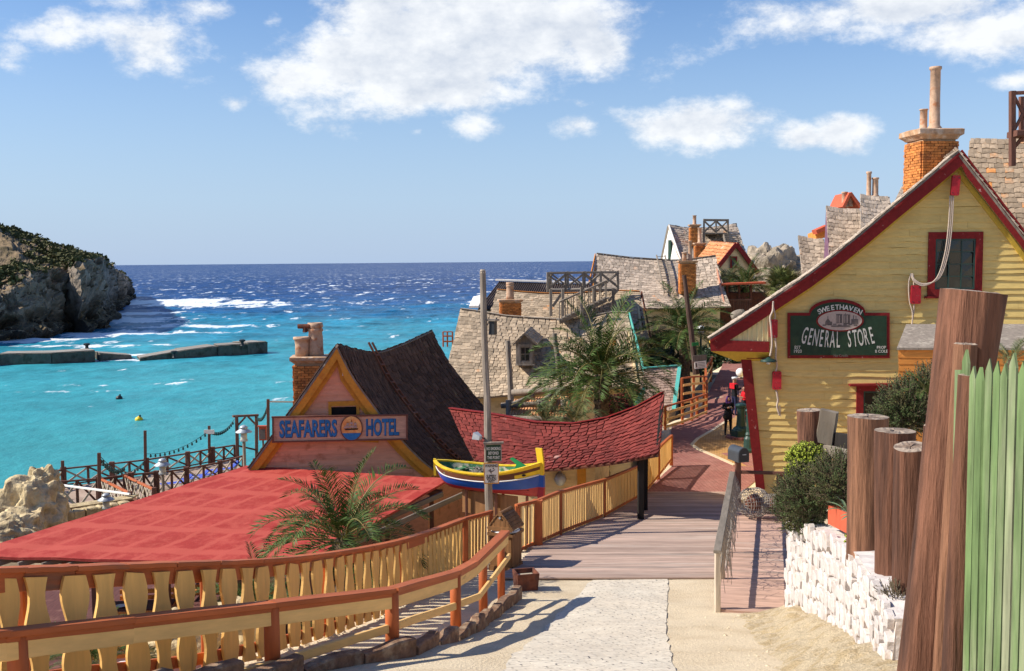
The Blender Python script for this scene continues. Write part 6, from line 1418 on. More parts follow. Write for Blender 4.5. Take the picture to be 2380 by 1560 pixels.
def lookout():
    a, b = P(1273, 674, 55), P(1436, 668, 56.5); c, d = b + V((.3, 3.2, 0)), a + V((.3, 3.2, 0)); d.z = c.z = a.z; b.z = a.z
    t = platform('lookout_deck', 'grey timber lookout deck with crossed railings above the shingle roofs', [a, b, c, d], a.z, .88, [4, 2, 4, 2], 'grey_beam', .12)
    for x, y0, y1, Y in ((1280, 672, 735, 55), (1308, 672, 748, 54.2), (1352, 668, 780, 52.8), (1380, 670, 725, 55), (1425, 670, 720, 56)): beam('support', P(x, y1, Y), P(x, y0, Y), .16, .16, MT['grey_beam'], t)
    beam('brace', P(1285, 712, 55), P(1310, 676, 55), .1, .14, MT['grey_beam'], t); beam('brace', P(1415, 700, 56), P(1435, 674, 56), .1, .14, MT['grey_beam'], t)
    s = thing('roof_stairs', 'grey timber stairs climbing over the shingle roof to the lookout', 'stairs', P(1310, 740, 53)); a, b = P(1303, 742, 52.8), P(1408, 693, 55)
    for k in range(11):
        p = a.lerp(b, k / 10); beam('tread', p + V((-.1, -.6, 0)), p + V((.1, .6, 0)), .30, .06, MT['grey_beam'], s, seg=1)
    for o in (-.6, .6):
        q = V((o * .15, o, 0)); beam('stringer', a + q - Z * .1, b + q - Z * .1, .06, .24, MT['grey_beam'], s); beam('hand_rail', a + q + Z * .9, b + q + Z * .9, .09, .09, MT['grey_beam'], s)
        for k in range(9): p = a.lerp(b, k / 8) + q; beam('baluster', p, p + Z * .9, .05, .05, MT['grey_beam'], s, seg=1)
lookout()
def mid_house():
    t = thing('long_shingle_house', 'long weathered shingle roofed house with orange chimney and roof ladder', 'house', (14, 75, 6))
    rg = [P(1387, 590, 77), P(1460, 599, 76.8), P(1530, 604, 76.6), P(1590, 605, 76.4), P(1663, 595, 76.2)]; ev = [P(1360, 712, 71.5), P(1440, 715, 71.4), P(1520, 717, 71.3), P(1605, 716, 71.2), P(1698, 713, 71)]
    Sf = ruled(rg, ev, .3); roof(t, Sf, .30, .34, 'shingle_light', 300, .04, 'grey_wood'); be = [V((a.x, 2 * a.y - b.y, b.z)) for a, b in zip(rg, ev)]; roof(t, lambda u, v: ruled(rg, be, .2)(1 - u, v), .3, .34, 'shingle_light', 0, .04, 'grey_wood')
    for i in range(4): beam('ridge_board', rg[i] + Z * .06, rg[i + 1] + Z * .06, .25, .05, MT['grey_beam'], t, seg=1)
    hcol(t, [ev[0] + V((.5, .6, 0)), ev[-1] + V((-.6, .6, 0)), be[-1] + V((-.6, -.6, 0)), be[0] + V((.5, -.6, 0))], 5, 'cream_wall')
    for k, mt in ((0, 'orange_board'), (-1, 'pink_board')): gable_fill(t, 'gable', [rg[k] - Z * .2, ev[k] + V((.3 if k == 0 else -.3, .3, .1)), be[k] + V((.3 if k == 0 else -.3, -.3, .1))], mt, .1, V((-1 if k == 0 else 1, 0, 0)))
    beam('bargeboard', rg[0] + V((-.1, 0, -.1)), ev[0] + V((-.1, 0, -.1)), .06, .3, MT['orange_board'], t)
    c = P(1597, 676, 72.8); chimney(t, c - Z * .2, 1.0, .9, P(1597, 612, 72.8).z - c.z + .2, .10, .28, -.06, .18, .0, [(-.22, -.1, .16, .62, 'short'), (.2, 0, .13, 1.42, 'tall')], 160)
    a, b = Sf(.52, .0), Sf(.60, .68); lt = ladder('roof_ladder', 'grey ladder hooked over the long weathered shingle roof', a + V((0, -.15, .35)), b + V((0, -.2, .22)), V((1, 0, 0)), 'grey_beam', 15, .62, .09)
mid_house()
def far_house():
    t = thing('hilltop_house', 'farthest shingle house with pale gable and two orange chimneys', 'house', (20, 96, 8))
    rg = [P(1554, 523, 97), P(1603, 530, 98), P(1655, 528, 99), P(1712, 520, 100)]; ev = [P(1582, 606, 91), P(1640, 612, 92), P(1690, 612, 93), P(1745, 608, 94)]
    Sf = ruled(rg, ev, .3); roof(t, Sf, .36, .4, 'shingle_light', 300, .05, 'grey_wood'); lv = [P(1536, 606, 99), P(1590, 606, 101), P(1650, 606, 102), P(1700, 600, 103)]; roof(t, lambda u, v: ruled(rg, lv, .2)(1 - u, v), .36, .4, 'shingle_light', 0, .05, 'grey_wood')
    pl = PL(P(1558, 600, 95.5), (1, -.4, 0)); q = [P(1554, 527, 97), P(1538, 604, 97.5), P(1581, 606, 91.6)]; gable_fill(t, 'gable', q, 'white_paint', .1, V((-.5, -.8, 0))); hcol(t, [V(p) for p in (q[1], q[2], q[2] + V((8, 6, 0)), q[1] + V((8, 6, 0)))], 6, 'white_paint')
    m = MB(); a = (q[0] + q[1] + q[2]) / 3; M = frame(a + V((-.05, -.35, -.2)), (q[2] - q[1]), Z) ; m.box((0, -.02, 0), (.8, .1, 2.0), M); m.build('window', MT['sign_green'], t)
    beam('bargeboard', q[0] + V((0, -.15, .05)), q[2] + V((0, -.15, .05)), .08, .32, MT['white_paint'], t); beam('bargeboard', q[0] + V((0, -.15, .05)), q[1] + V((0, -.15, .05)), .08, .32, MT['grey_beam'], t)
    for (x, y0, y1, w, pt_, ph) in ((1614, 562, 527, .8, 'tall', .85), (1626, 602, 570, .8, 'tall', 1.35)):
        Y = 95 if x < 1620 else 91.5; c = P(x, y0, Y); chimney(t, c - Z * .4, w, w, P(x, y1, Y).z - c.z + .4, .12, .3, -.05, .2, .0, [(0, 0, .17, ph, pt_)], 60)
    a = P(1636, 541, 95); b = P(1692, 541, 96); b.z = a.z; k = platform('hilltop_lookout', 'small railed wooden lookout on the farthest roof', [a, b, b + V((.5, 2.6, 0)), a + V((.5, 2.6, 0))], a.z, 1.2, [2, 1, 2, 1], 'grey_beam', .14)
    for p in (a, b): beam('support', p - Z * 2.0, p, .2, .2, MT['grey_beam'], k)
    s = thing('hilltop_stairs', 'short wooden steps leading down from the hilltop lookout', 'stairs', P(1705, 575, 94))
    for i in range(8): p = P(1698, 545, 94.5).lerp(P(1706, 577, 92.5), i / 7); beam('tread', p - V((.6, 0, 0)), p + V((.6, 0, 0)), .35, .09, MT['grey_beam'], s, seg=1)
    for o in (-.65, .65): beam('stringer', P(1698, 545, 94.5) + V((o, 0, -.1)), P(1706, 577, 92.5) + V((o, 0, -.1)), .1, .28, MT['grey_beam'], s)
    # orange roofed house in front of it
    t2 = thing('orange_roof_house', 'small cream gable house with orange shingle roof and dark red bargeboards', 'house', (19, 85, 7)); ap, l, r = P(1711, 566, 84), P(1668, 620, 83), P(1762, 634, 84.5); back = P(1662, 592, 91) - l; bk = V((-.8, 7, .3))
    S2 = lambda u, v: ap.lerp(l, v) + bk * (1 - u) + V((0, 0, -.15 * 4 * v * (1 - v))); roof(t2, S2, .34, .36, 'shingle_orange', 200, .05, 'grey_wood'); S4 = lambda u, v: ap.lerp(r, v) + bk * u; roof(t2, S4, .34, .36, 'shingle_orange', 0, .05, 'grey_wood')
    g = [ap + V((0, .2, -.2)), l + V((.3, .2, 0)), V((l.x + .3, l.y + .2, 6)), V((r.x - .3, r.y + .2, 6)), r + V((-.3, .2, 0))]; gable_fill(t2, 'wall', g, 'cream_wall', 6, V((0, -1, 0)))
    for e in (l, r): beam('bargeboard', ap + V((0, -.1, -.05)), e + V((0, -.1, -.05)), .08, .38, MT['red_trim'], t2)
    pl = PL(P(1705, 620, 83.6), (1, .05, 0)); window(t2, pl, 1697, 596, 1713, 622, 2, 3, 'red_trim', 'iron_dark', .12, .08)
far_house()
def block_house(name, lab, quad, matn, expo, w, nind, bot, wall='grey_wood', depth=5, n=3):
    """steep shingled roof plane seen front on: ridge left/right, eave left/right points"""
    t = thing(name, lab, 'house', V((quad[3].x, quad[3].y, bot))); rl, rr, er, el = quad; Sf = lambda u, v: rl.lerp(rr, u).lerp(el.lerp(er, u), v) - Z * .09 * 4 * u * (1 - u) * (1 - v)
    roof(t, Sf, expo, w, matn, nind, .04, 'grey_wood'); b = V((depth * (rl.x / rl.y + .08), depth, 0)); m = MB(); m.loop([el + V((.1, .2, 0)), er + V((-.1, .2, 0)), rr + V((-.1, .15, -.1)), rl + V((.1, .15, -.1))], [p + b for p in (el, er, rr - Z * .3, rl - Z * .3)]); m.build('attic', MT[matn], t)
    hcol(t, [el + V((.2, .2, .1)), er + V((-.2, .2, .1)), er + b + V((-.2, 0, .1)), el + b + V((.2, 0, .1))], bot, wall); return t
def right_cluster():
    block_house('low_shingle_house', 'low shingle house end showing left of the purple edged one', [P(1855, 548, 66), P(1916, 556, 66), P(1918, 668, 63.5), P(1868, 668, 63.5)], 'shingle_light', .30, .32, 200, 7, 'teal')
    t = block_house('purple_edged_house', 'tall shingle house with a narrow purple side behind the shop roof', [P(1920, 479, 62), P(1998, 487, 62), P(2003, 640, 59.5), P(1930, 640, 59.5)], 'shingle_light', .28, .30, 300, 7)
    q = [P(1920, 479, 62), P(1914, 625, 60.5), P(1930, 640, 59.4)]; gable_fill(t, 'purple_side', q, 'purple_wall', .1, V((-.9, -.3, 0)))
    t = block_house('rear_shingle_house', 'shingle house with two leaning chimney pots above the shop bargeboard', [P(2000, 452, 57), P(2068, 457, 57), P(2075, 640, 54), P(2003, 640, 54)], 'shingle_light', .26, .28, 300, 7)
    for (x, y0, y1, r, ln) in ((2019, 458, 399, .13, .1), (2034, 458, 413, .17, 0)): m = MB(); p = P(x, y0, 57.4); q = P(x - (4 if ln else 0), y1, 57.4); h = q.z - p.z; m.lathe([(r * 1.4, 0), (r * 1.2, .08), (r, .12), (r * .95, h * .9), (r * 1.2, h * .93), (r * 1.15, h), (r * .6, h)], p, 12); m.build('chimney_pot', MT['pot'], t, True)
    t = thing('red_gable_house', 'tiny red gable roof with chimney pots far behind the shop', 'house', P(1960, 500, 72)); a, l, r = P(1960, 452, 70), P(1944, 485, 70), P(1985, 485, 70)
    for e in (l, r): beam('bargeboard', a, e, 3.0, .2, MT['planter_red'], t)
    gable_fill(t, 'wall', [a - Z * .2, V((l.x + .2, l.y, 8)), V((r.x - .2, r.y, 8))], 'cream_wall', 1.2)
    for x, y0, y1 in ((1963, 482, 446), (1975, 480, 450)): m = MB(); p = P(x, y0, 69); h = P(x, y1, 69).z - p.z; m.lathe([(.25, 0), (.2, .1), (.19, h * .9), (.24, h * .93), (.2, h)], p, 10); m.build('chimney_pot', MT['pot'], t, True)
    t = thing('red_eave_house', 'small orange house corner with red eave between shingle houses', 'house', P(1905, 560, 70)); beam('eave', P(1893, 540, 70), P(1922, 527, 70), 1.0, .3, MT['planter_red'], t); q = [P(1897, 556, 70.3), P(1922, 552, 70.3), P(1922, 532, 70.3), P(1897, 542, 70.3)]; gable_fill(t, 'wall', q, 'orange_board', 2)
    # steep slope right behind the shop chimney and the big roof at the frame edge
    block_house('steep_shingle_roof', 'steep pale shingle slope rising behind the shop chimney', [P(2116, 392, 44), P(2240, 372, 44), P(2240, 620, 41), P(2010, 620, 41)], 'shingle_light', .24, .26, 200, 7)
    t = block_house('big_shingle_house', 'big orange flecked shingle roof behind the right slope of the shop', [P(2256, 323, 41), P(2480, 315, 40), P(2520, 700, 35.5), P(2215, 700, 36.5)], 'shingle_orangey', .25, .27, 300, 7)
    k = thing('roof_balcony', 'dark red wooden balcony standing on the big orange flecked roof', 'balcony', P(2360, 385, 38)); beam('post', P(2353, 386, 38), P(2353, 212, 38), .20, .2, MT['brown_wood'], k); beam('post', P(2374, 330, 39), P(2374, 225, 39), .16, .16, MT['brown_wood'], k); beam('post', P(2440, 330, 38), P(2440, 212, 38), .2, .2, MT['brown_wood'], k)
    beam('top_rail', P(2350, 217, 38), P(2450, 213, 38), .16, .12, MT['brown_wood'], k); beam('deck_edge', P(2352, 312, 38), P(2450, 314, 38), .8, .22, MT['brown_wood'], k); beam('brace', P(2356, 305, 38), P(2398, 225, 38), .08, .1, MT['brown_wood'], k); beam('brace', P(2358, 225, 38), P(2398, 305, 38), .08, .1, MT['brown_wood'], k); beam('strut', P(2355, 345, 38), P(2378, 318, 38), .1, .12, MT['brown_wood'], k)
mat('purple_wall', (.16, .08, .12), .8, .2, 5, .2); mat('shingle_orangey', (.36, .27, .185), .92, .28, 9, .5, 'pos', (1, 1, 1), .28, (.52, .22, .07), .72, .5, .06, hue=.5)
right_cluster()
def outcrop():
    def rock(name, lab, c, r, sub, seed, matn, rough=.35, kind=None, fl=(1, 1, 1)):
        b = bmesh.new(); bmesh.ops.create_icosphere(b, subdivisions=sub, radius=1)
        for v in b.verts:
            p = v.co.copy(); k = 1 + rough * NZ.fractal(p * 1.3 + V((seed, 0, 0)), 1, 2, 5) + rough * .5 * (NZ.noise(p * 3 + V((0, seed, 0))) ); v.co = V((p.x * r[0] * k, p.y * r[1] * k, p.z * r[2] * k))
        me = bpy.data.meshes.new(name); b.to_mesh(me); b.free(); me.materials.append(MT[matn]); o = obj(name, me, None, Matrix.Translation(c)); return tag(o, lab, 'rock') if lab else tag(o, kind='structure')
    rock('rock_outcrop', 'rugged pale rock outcrop behind the far palms, its taller half', P(1812, 640, 112), (3.0, 3, 3.0), 5, 3, 'rock_grey', .45)
    rock('rock_outcrop', 'lower rugged rock shoulder beside the farthest shingle house', P(1768, 640, 114), (2.6, 3, 2.7), 5, 8, 'rock_grey', .45)
    for k, (x, y, Y, r, lab) in enumerate(((75, 1200, 44, (1.5, 1.3, 1.6), 'tall yellow limestone boulder beside the bathing deck'), (25, 1245, 41, (1.3, 1.2, 1.0), 'low yellow limestone boulder beside the canopy edge'), (105, 1140, 47, (.8, .8, 1.1), 'narrow yellow limestone pinnacle under the deck railing'), (5, 1255, 37, (1.0, .8, .7), 'pale broken rubble rock below the canopy edge'), (420, 1480, 14.6, (.5, .4, .35), 'whitish rubble stone behind the wavy pickets'), (560, 1445, 15.5, (.45, .4, .35), 'sandy rubble stone below the foreground palm'))):
        rock('limestone_rock', lab, P(x, y, Y), r, 5, k * 3.3, 'limestone', .3)
    return rock
ROCK = outcrop()
# low pergola of logs with rusty corrugated roof
def pergola():
    t = thing('log_pergola', 'low log pergola and rusty corrugated roof in front of the shingle house', 'pergola', P(1240, 960, 42)); A, B, C_, D_ = P(1195, 918, 44), P(1320, 908, 44), P(1330, 968, 41), P(1178, 968, 41); m = MB(); rows = []
    for j in range(4):
        rows.append([A.lerp(B, i / 80).lerp(D_.lerp(C_, i / 80), j / 3) + Z * (.035 if i % 4 in (1, 2) else 0) - Z * .2 for i in range(81)])
    m.grid(rows); m.build('corrugated_roof', MT['corrugated_rust'], t)
    for a, b in (((1165, 943, 42.5), (1290, 938, 42)), ((1182, 945, 42.5), (1240, 920, 43.5)), ((1255, 940, 42), (1285, 915, 43.5)), ((1190, 912, 44), (1330, 905, 43)), ((1162, 972, 41), (1330, 975, 40))): m = MB(); m.tube([P(*a), P(*b)], [.12, .11], 8); m.build('log', MT['grey_wood'], t, True)
    for x in (1182, 1255, 1310): m = MB(); p = P(x, 930, 42.4); m.tube([V((p.x, p.y, 4)), p], .12, 8); m.build('post', MT['grey_wood'], t, True)
    s = thing('teal_cabin', 'low shingle cabin roof with flaking teal edges beside the lane fence', 'cabin', P(1560, 950, 47)); q = [P(1500, 858, 49), P(1580, 852, 50), P(1566, 955, 46), P(1482, 955, 46)]; Sf = lambda u, v: q[0].lerp(q[1], u).lerp(q[3].lerp(q[2], u), v); roof(s, Sf, .22, .25, 'shingle_pinkish', 150, .03, 'grey_wood')
    beam('edge_board', q[1] + Z * .06, q[2] + Z * .06, .18, .06, MT['teal'], s); beam('edge_board', q[0] + Z * .06, q[1] + Z * .06, .18, .06, MT['teal'], s); hcol(s, [q[3] + V((.2, .2, -.1)), q[2] + V((-.2, .2, -.1)), q[1] + V((-.2, 0, -.1)), q[0] + V((.2, 0, -.1))], 4, 'cream_wall')
    s = thing('teal_gable_roof', 'small red shingle roof with a slanting teal bargeboard under the large palm', 'cabin', P(1460, 960, 41)); q = [P(1412, 920, 43), P(1494, 908, 43), P(1466, 962, 41), P(1400, 962, 41)]; Sf2 = lambda u, v: q[0].lerp(q[1], u).lerp(q[3].lerp(q[2], u), v); roof(s, Sf2, .2, .24, 'shingle_red', 80, .03, 'rust'); beam('bargeboard', q[1] + V((.05, -.05, .05)), q[2] + V((.05, -.05, .05)), .1, .26, MT['teal'], s); hcol(s, [q[3] - Z * .1, q[2] - Z * .1, q[1] - Z * .1, q[0] - Z * .1], 4, 'cream_wall')
mat('shingle_pinkish', (.36, .25, .19), .92, .25, 9, .5, 'pos', (1, 1, 1), .25)
pergola()
# ---------------------------------------------------------------- lane fences
def post_rail(lab, pts, hs, rails=3, pm='orange_post', rm='cream_paint', w=.11, name='lane_fence', top='orange_paint', cat='fence'):
    t = thing(name, lab, cat, pts[0]); 
    for p, h in zip(pts, hs): beam('post', p - Z * .2, p + Z * h, w, w, MT[pm], t)
    for a, b, h0, h1 in zip(pts, pts[1:], hs, hs[1:]):
        beam('top_rail', a + Z * h0, b + Z * h1, .10, .07, MT[top], t)
        for k in range(rails): f = (k + .5) / (rails + .3); d = V((.04, -.06, 0)); beam('rail', a + Z * h0 * f + d, b + Z * h1 * f + d, .03, .11, MT[rm], t)
    return t
post_rail('orange posted lane fence with three cream rails beside the palm shade', [G(1546, 1000), G(1586, 987), G(1608, 979), G(1620, 973), G(1641, 964)], [1.0, 1.0, .98, .98, .95])
post_rail('upper orange lane fence turning uphill past the second palm', [P(1642, 950, 48.5), P(1640, 905, 53), P(1652, 880, 58), P(1654, 868, 62)], [1.25, 1.1, 1.1, 1.0], 2)
post_rail('cream railed inner fence between the teal cabin and the lane', [P(1585, 945, 47), P(1612, 940, 48), P(1636, 938, 49)], [1.3, 1.3, 1.3], 3, name='inner_fence')
post_rail('brown pier fence far right of the dark roofed hotel beside the sea', [P(1030, 800, 75), P(1040, 800, 75), P(1052, 800, 75)], [.9, .9, .9], 2, 'orange_post', 'orange_paint', name='pier_fence')
def leaning_signs():
    for (x, y, w, h, m_, lab) in ((1626, 832, 34, 13, 'grey_wood', 'small grey name plank on the slanting pole'), (1628, 848, 28, 17, 'sign_white', 'small white notice under the grey plank on the slanting pole'), (1616, 800, 16, 8, 'bright_green', 'tiny green tag sign on the slanting pole')):
        s = 48.5 / F; p = P(x, y, 48.5); t = thing('pole_notice', lab, 'sign', p); m = MB(); M = frame(p, V((1, .1, .08)), V((.1, -1, 0))); m.box((0, 0, 0), (w * s, h * s, .04), M); m.build('board', MT[m_], t)
        m = MB(); m.bar(p + V((0, .04, 0)), P(1618, 860, 50), .05, .05); m.build('bracket', MT['iron_dark'], t)
        if m_ == 'sign_white':
            m = MB()
            for k in range(4): m.box((.05, .10 - .07 * k, .022), (.32, .02, .004), M)
            m.box((-.2, 0, .022), (.07, .2, .004), M); m.build('print', MT['ink_grey'], t)
leaning_signs()
# ---------------------------------------------------------------- palms and shrubs
def frond_mesh(name, L_, el, droop, n, ll, w, matn, seed, vee=.5):
    """feather leaf in the xz plane: starts at the origin rising at angle el, bends down by droop"""
    r = random.Random(seed); ns = 14; pts = [V((0, 0, 0))]; a = el
    for i in range(ns):
        pts.append(pts[-1] + V((math.cos(a), 0, math.sin(a))) * L_ / ns); a -= droop / ns * (.4 + 1.2 * i / ns)
    m = MB(); m.tube(pts, [.03 * L_ / 2.6 * (1 - .85 * i / ns) for i in range(ns + 1)], 4, 1)
    for k in range(n):
        s = .10 + .90 * (k + .5) / n; x = s * ns; i = min(int(x), ns - 1); p = pts[i].lerp(pts[i + 1], x - i); t = (pts[i + 1] - pts[i]).normalized(); up = V((-t.z, 0, t.x))
        ln = ll * (math.sin(math.pi * (.12 + .80 * s)) ** .7) * r.uniform(.85, 1.1)
        for sd in (-1, 1):
            if r.random() < .04: continue
            d = (t * r.uniform(.55, .85) + V((0, sd, 0)) * .8 + up * (vee * r.uniform(.5, 1.1))).normalized(); tip = p + d * ln - Z * ln * r.uniform(.05, .28); mid = p + d * ln * .45; wv = (t - d * t.dot(d)).normalized() * w * r.uniform(.8, 1.2)
            o = len(m.v); m.v += [tuple(p), tuple(mid + wv), tuple(tip), tuple(mid - wv * .6)]; m.f.append((o, o + 1, o + 2, o + 3)); m.m.append(0)
    return mesh(name, m.v, m.f, [MT[matn], MT['frond_stem']], m.m)
mat('frond_stem', (.20, .17, .06), .6, .2, 6, .1); mat('leaf_palm2', (.10, .13, .045), .6, .3, 3, .1, 'pos', (1, 1, 1), .35, (.22, .17, .07), .58, 1.2, spec=.3); mat('leaf_fan', (.15, .17, .06), .6, .3, 3, .1, 'pos', (1, 1, 1), .35, (.27, .21, .09), .56, 1.0)
FR = {}
def fronds(kind):
    if kind not in FR:
        mt = {'date': 'leaf_palm', 'pale': 'leaf_palm2'}[kind]
        FR[kind] = [(e, [frond_mesh('frond', 1, R(e), R(dr) * rnd.uniform(.85, 1.15), 46, .235, .0085, mt, 10 * e + k) for k in range(3)]) for e, dr in ((82, 45), (66, 85), (48, 95), (28, 90), (6, 75), (-18, 55))]
    return FR[kind]
def palm(lab, c, L_, n, ground, kind='date', name='palm_tree', tr=.22, lo=-18, hi=85, squash=1.0, wind=0, dry=6, fl=None):
    t = thing(name, lab, 'palm', V((c.x, c.y, ground))); fm = fronds(kind); k = 0
    H = c.z - ground; m = MB(); ns = max(6, int(H / .18)); prof = []
    for i in range(ns + 1):
        s = i / ns; prof += [(tr * lerp(1.15, 1.0, s) * (1.08 if i % 2 else .93), H * s)]
    m.lathe(prof, (c.x, c.y, ground), 14, 0, .09); m.build('trunk', MT['bark'], t)
    m = MB(); m.lathe([(tr * .9, -.25 * tr), (tr * 1.35, 0), (tr * 1.3, tr), (tr * .5, tr * 2)], c - Z * tr, 12, 0, .12); m.build('crown_base', MT['bark'], t)
    for i in range(n):
        f = (i + .5) / n; e = lerp(hi, lo, f ** .85) + rnd.uniform(-7, 7); az = i * 2.39996 + rnd.uniform(-.25, .25); em, ms = min(fm, key=lambda q: abs(q[0] - e)); s = L_ * rnd.uniform(.82, 1.1) * (1 if e > -5 else .85) * (fl(az) if fl else 1)
        M = Matrix.Translation(c + V((math.cos(az), math.sin(az), 0)) * tr * .5 + Z * tr * (.6 if e > 20 else .1)) @ Matrix.Rotation(az + wind * math.sin(az), 4, 'Z') @ Matrix.Rotation(-R(e - em), 4, 'Y') @ Matrix.Rotation(rnd.uniform(-.25, .25), 4, 'X') @ Matrix.Diagonal((s, s, s * squash, 1)); obj('frond', ms[rnd.randrange(3)], t, M)
    return t
mat('leaf_old', (.20, .15, .075), .8, .3, 3, .1, 'pos', (1, 1, 1), .3)
palm('large date palm with drooping dark fronds in front of the shingle house', P(1398, 880, 41), 3.2, 60, 4.2, tr=.30)
palm('second date palm standing beside the slanting pole', P(1592, 775, 56), 3.0, 46, 5.2, tr=.30)
palm('small far palm in front of the orange roof house', P(1733, 668, 76), 2.35, 40, 6.5, tr=.28)
palm('pale windblown palm left of the small far palm', P(1690, 662, 79), 1.9, 34, 6.5, 'pale', tr=.25)
palm('young foreground palm growing up against the red canopy', P(800, 1262, 19.6), 1.85, 34, 5.3, tr=.17, lo=-5, wind=.0, hi=88)
palm('low dusty palm sprouting left of the log pergola post', P(1335, 985, 37), 1.3, 16, 4.5, 'pale', 'palm_shrub', tr=.12, lo=10)
palm('small dusty palm shoots beside the thick grey pole', P(1268, 985, 37.5), 1.35, 12, 4.5, 'pale', 'palm_shrub', tr=.12, lo=25)
palm('small green palm shrub behind the left end of the wavy pickets', P(215, 1560, 12.5), .8, 22, 7.2, 'date', 'palm_shrub', tr=.1, lo=5)
palm('spiky palm shrub behind the middle of the wavy pickets', P(600, 1440, 16.5), 1.15, 26, 6.3, 'date', 'palm_shrub', tr=.12, lo=5)
palm('little palm seedling at the foot of the wavy pickets', P(75, 1575, 11.2), .6, 16, 8.0, 'date', 'palm_shrub', tr=.08, lo=10)
palm('spiky palm shoots above the upper rosemary bush', P(2160, 925, 13), .42, 11, P(2160, 990, 13).z, 'date', 'palm_shrub', tr=.05, lo=20)
palm('spiky palm shoots rising over the green fence', P(2350, 845, 12), .42, 11, P(2350, 900, 12).z - .5, 'pale', 'palm_shrub', tr=.05, lo=20)
def fan_palm():
    c = P(1822, 668, 71); t = thing('fan_palm', 'pale fan palm with stiff round leaves left of the shop roof', 'palm', V((c.x, c.y, 6.5))); m = MB(); m.lathe([(.34, 0), (.3, 2), (.3, c.z - 6.5)], (c.x, c.y, 6.5), 12, 0, .1); m.build('trunk', MT['bark'], t)
    ms = []
    for k in range(3):
        m = MB(); m.tube([V((0, 0, 0)), V((.5, 0, .04)), V((.95, 0, .0))], .02, 4)
        for j in range(26):
            a = lerp(-2.2, 2.2, j / 25); d = V((math.cos(a), math.sin(a), .12 * rnd.uniform(-1, 1))); b = V((.95, 0, 0)); l = .85 * rnd.uniform(.85, 1.1); w = V((-d.y, d.x, 0)) * .045; o = len(m.v); m.v += [tuple(b), tuple(b + d * l * .5 + w), tuple(b + d * l - Z * .12), tuple(b + d * l * .5 - w)]; m.f.append((o, o + 1, o + 2, o + 3)); m.m.append(0)
        ms.append(mesh('fan_leaf', m.v, m.f, MT['leaf_fan']))
    for i in range(60):
        e = lerp(85, -55, ((i + .5) / 60) ** .8); az = i * 2.4 + rnd.uniform(-.2, .2); M = Matrix.Translation(c) @ Matrix.Rotation(az, 4, 'Z') @ Matrix.Rotation(-R(e), 4, 'Y') @ Matrix.Rotation(rnd.uniform(-.5, .5), 4, 'X') @ Matrix.Scale(rnd.uniform(.75, 1.05), 4); obj('fan_leaf', ms[i % 3], t, M)
fan_palm()
def bush(name, lab, blobs, n, matn, leaf=.05, lw=.012, stem=.25, cat='shrub', upb=.8, sprig=12, stick=True):
    """blobs: list of (centre, (rx, ry, rz)); sprigs with needle leaves grown through the volume"""
    t = thing(name, lab, cat, blobs[0][0] - Z * blobs[0][1][2]); m = MB(); st = MB()
    vol = [r[0] * r[1] * r[2] for c, r in blobs]
    for k in range(n):
        c, r = rnd.choices(blobs, vol)[0]; d = V((rnd.gauss(0, 1), rnd.gauss(0, 1), rnd.gauss(0, 1))).normalized(); f = rnd.uniform(.25, 1) ** .45; k_ = 1 + .25 * NZ.noise(d * 2.2 + c); p = c + V((d.x * r[0], d.y * r[1], d.z * r[2])) * f * k_
        dr = (d + Z * upb + V((rnd.gauss(0, .3), rnd.gauss(0, .3), rnd.gauss(0, .3)))).normalized(); h = stem * rnd.uniform(.6, 1.2); a = dr.orthogonal().normalized(); b = dr.cross(a)
        if stick: st.tube([p - dr * h * .6, p + dr * h * .9], .004 + .012 * leaf, 3, cap=False)
        for j in range(sprig):
            s = j / sprig; q = p + dr * h * s; an = j * 2.4 + k; o = (a * math.cos(an) + b * math.sin(an)); ld = (o * .8 + dr * .7).normalized(); l = leaf * rnd.uniform(.7, 1.2) * (1 - .4 * s); w = ld.cross(dr).normalized() * lw * rnd.uniform(.8, 1.3); i = len(m.v); m.v += [tuple(q), tuple(q + ld * l * .5 + w), tuple(q + ld * l), tuple(q + ld * l * .5 - w)]; m.f.append((i, i + 1, i + 2, i + 3)); m.m.append(0)
    tag(m.build('foliage', MT[matn], t), kind='stuff')
    if stick: st.build('stems', MT['twig'], t)
    return t
bush('rosemary_bush', 'big dark rosemary bush spilling over the white stone wall', [(P(1900, 1140, 14.6), (.52, .5, .36)), (P(1858, 1180, 15.2), (.36, .4, .34)), (P(1955, 1115, 13.6), (.34, .4, .34)), (P(1880, 1215, 14.9), (.20, .2, .22)), (P(1835, 1160, 15.4), (.2, .2, .2))], 2900, 'leaf_rosemary', .042, .006, .16)
bush('lime_bush', 'yellow green cushion bush below the short log post', [(P(1872, 1062, 14.95), (.25, .22, .18)), (P(1868, 1098, 14.8), (.24, .22, .17)), (P(1895, 1080, 14.9), (.2, .2, .17))], 1500, 'leaf_lime', .035, .012, .07, sprig=9)
bush('rosemary_bush', 'upper rosemary bush growing behind the log posts', [(P(2115, 945, 13.3), (.38, .4, .32)), (P(2158, 915, 13.3), (.24, .3, .32)), (P(2075, 975, 13.5), (.24, .3, .22))], 1700, 'leaf_rosemary', .042, .006, .15)
bush('ivy_hedge', 'dark glossy hedge below the second palm', [(P(1560, 828, 60), (1.5, 1, 1.3)), (P(1535, 850, 58), (1.0, 1, 1.0))], 900, 'leaf_dark', .16, .05, .3, stick=False, upb=.2)
bush('dark_hedge', 'dark shaded hedge at the upper end of the brick lane', [(P(1690, 835, 66), (1.8, 1, 1.0)), (P(1650, 838, 67), (1.4, 1, .9))], 900, 'leaf_dark', .16, .05, .3, stick=False, upb=.2)
bush('dry_weed', 'dry grey thorny weed between wall end and log posts', [(P(2085, 1400, 9.2), (.12, .15, .12))], 130, 'twig', .03, .002, .14)
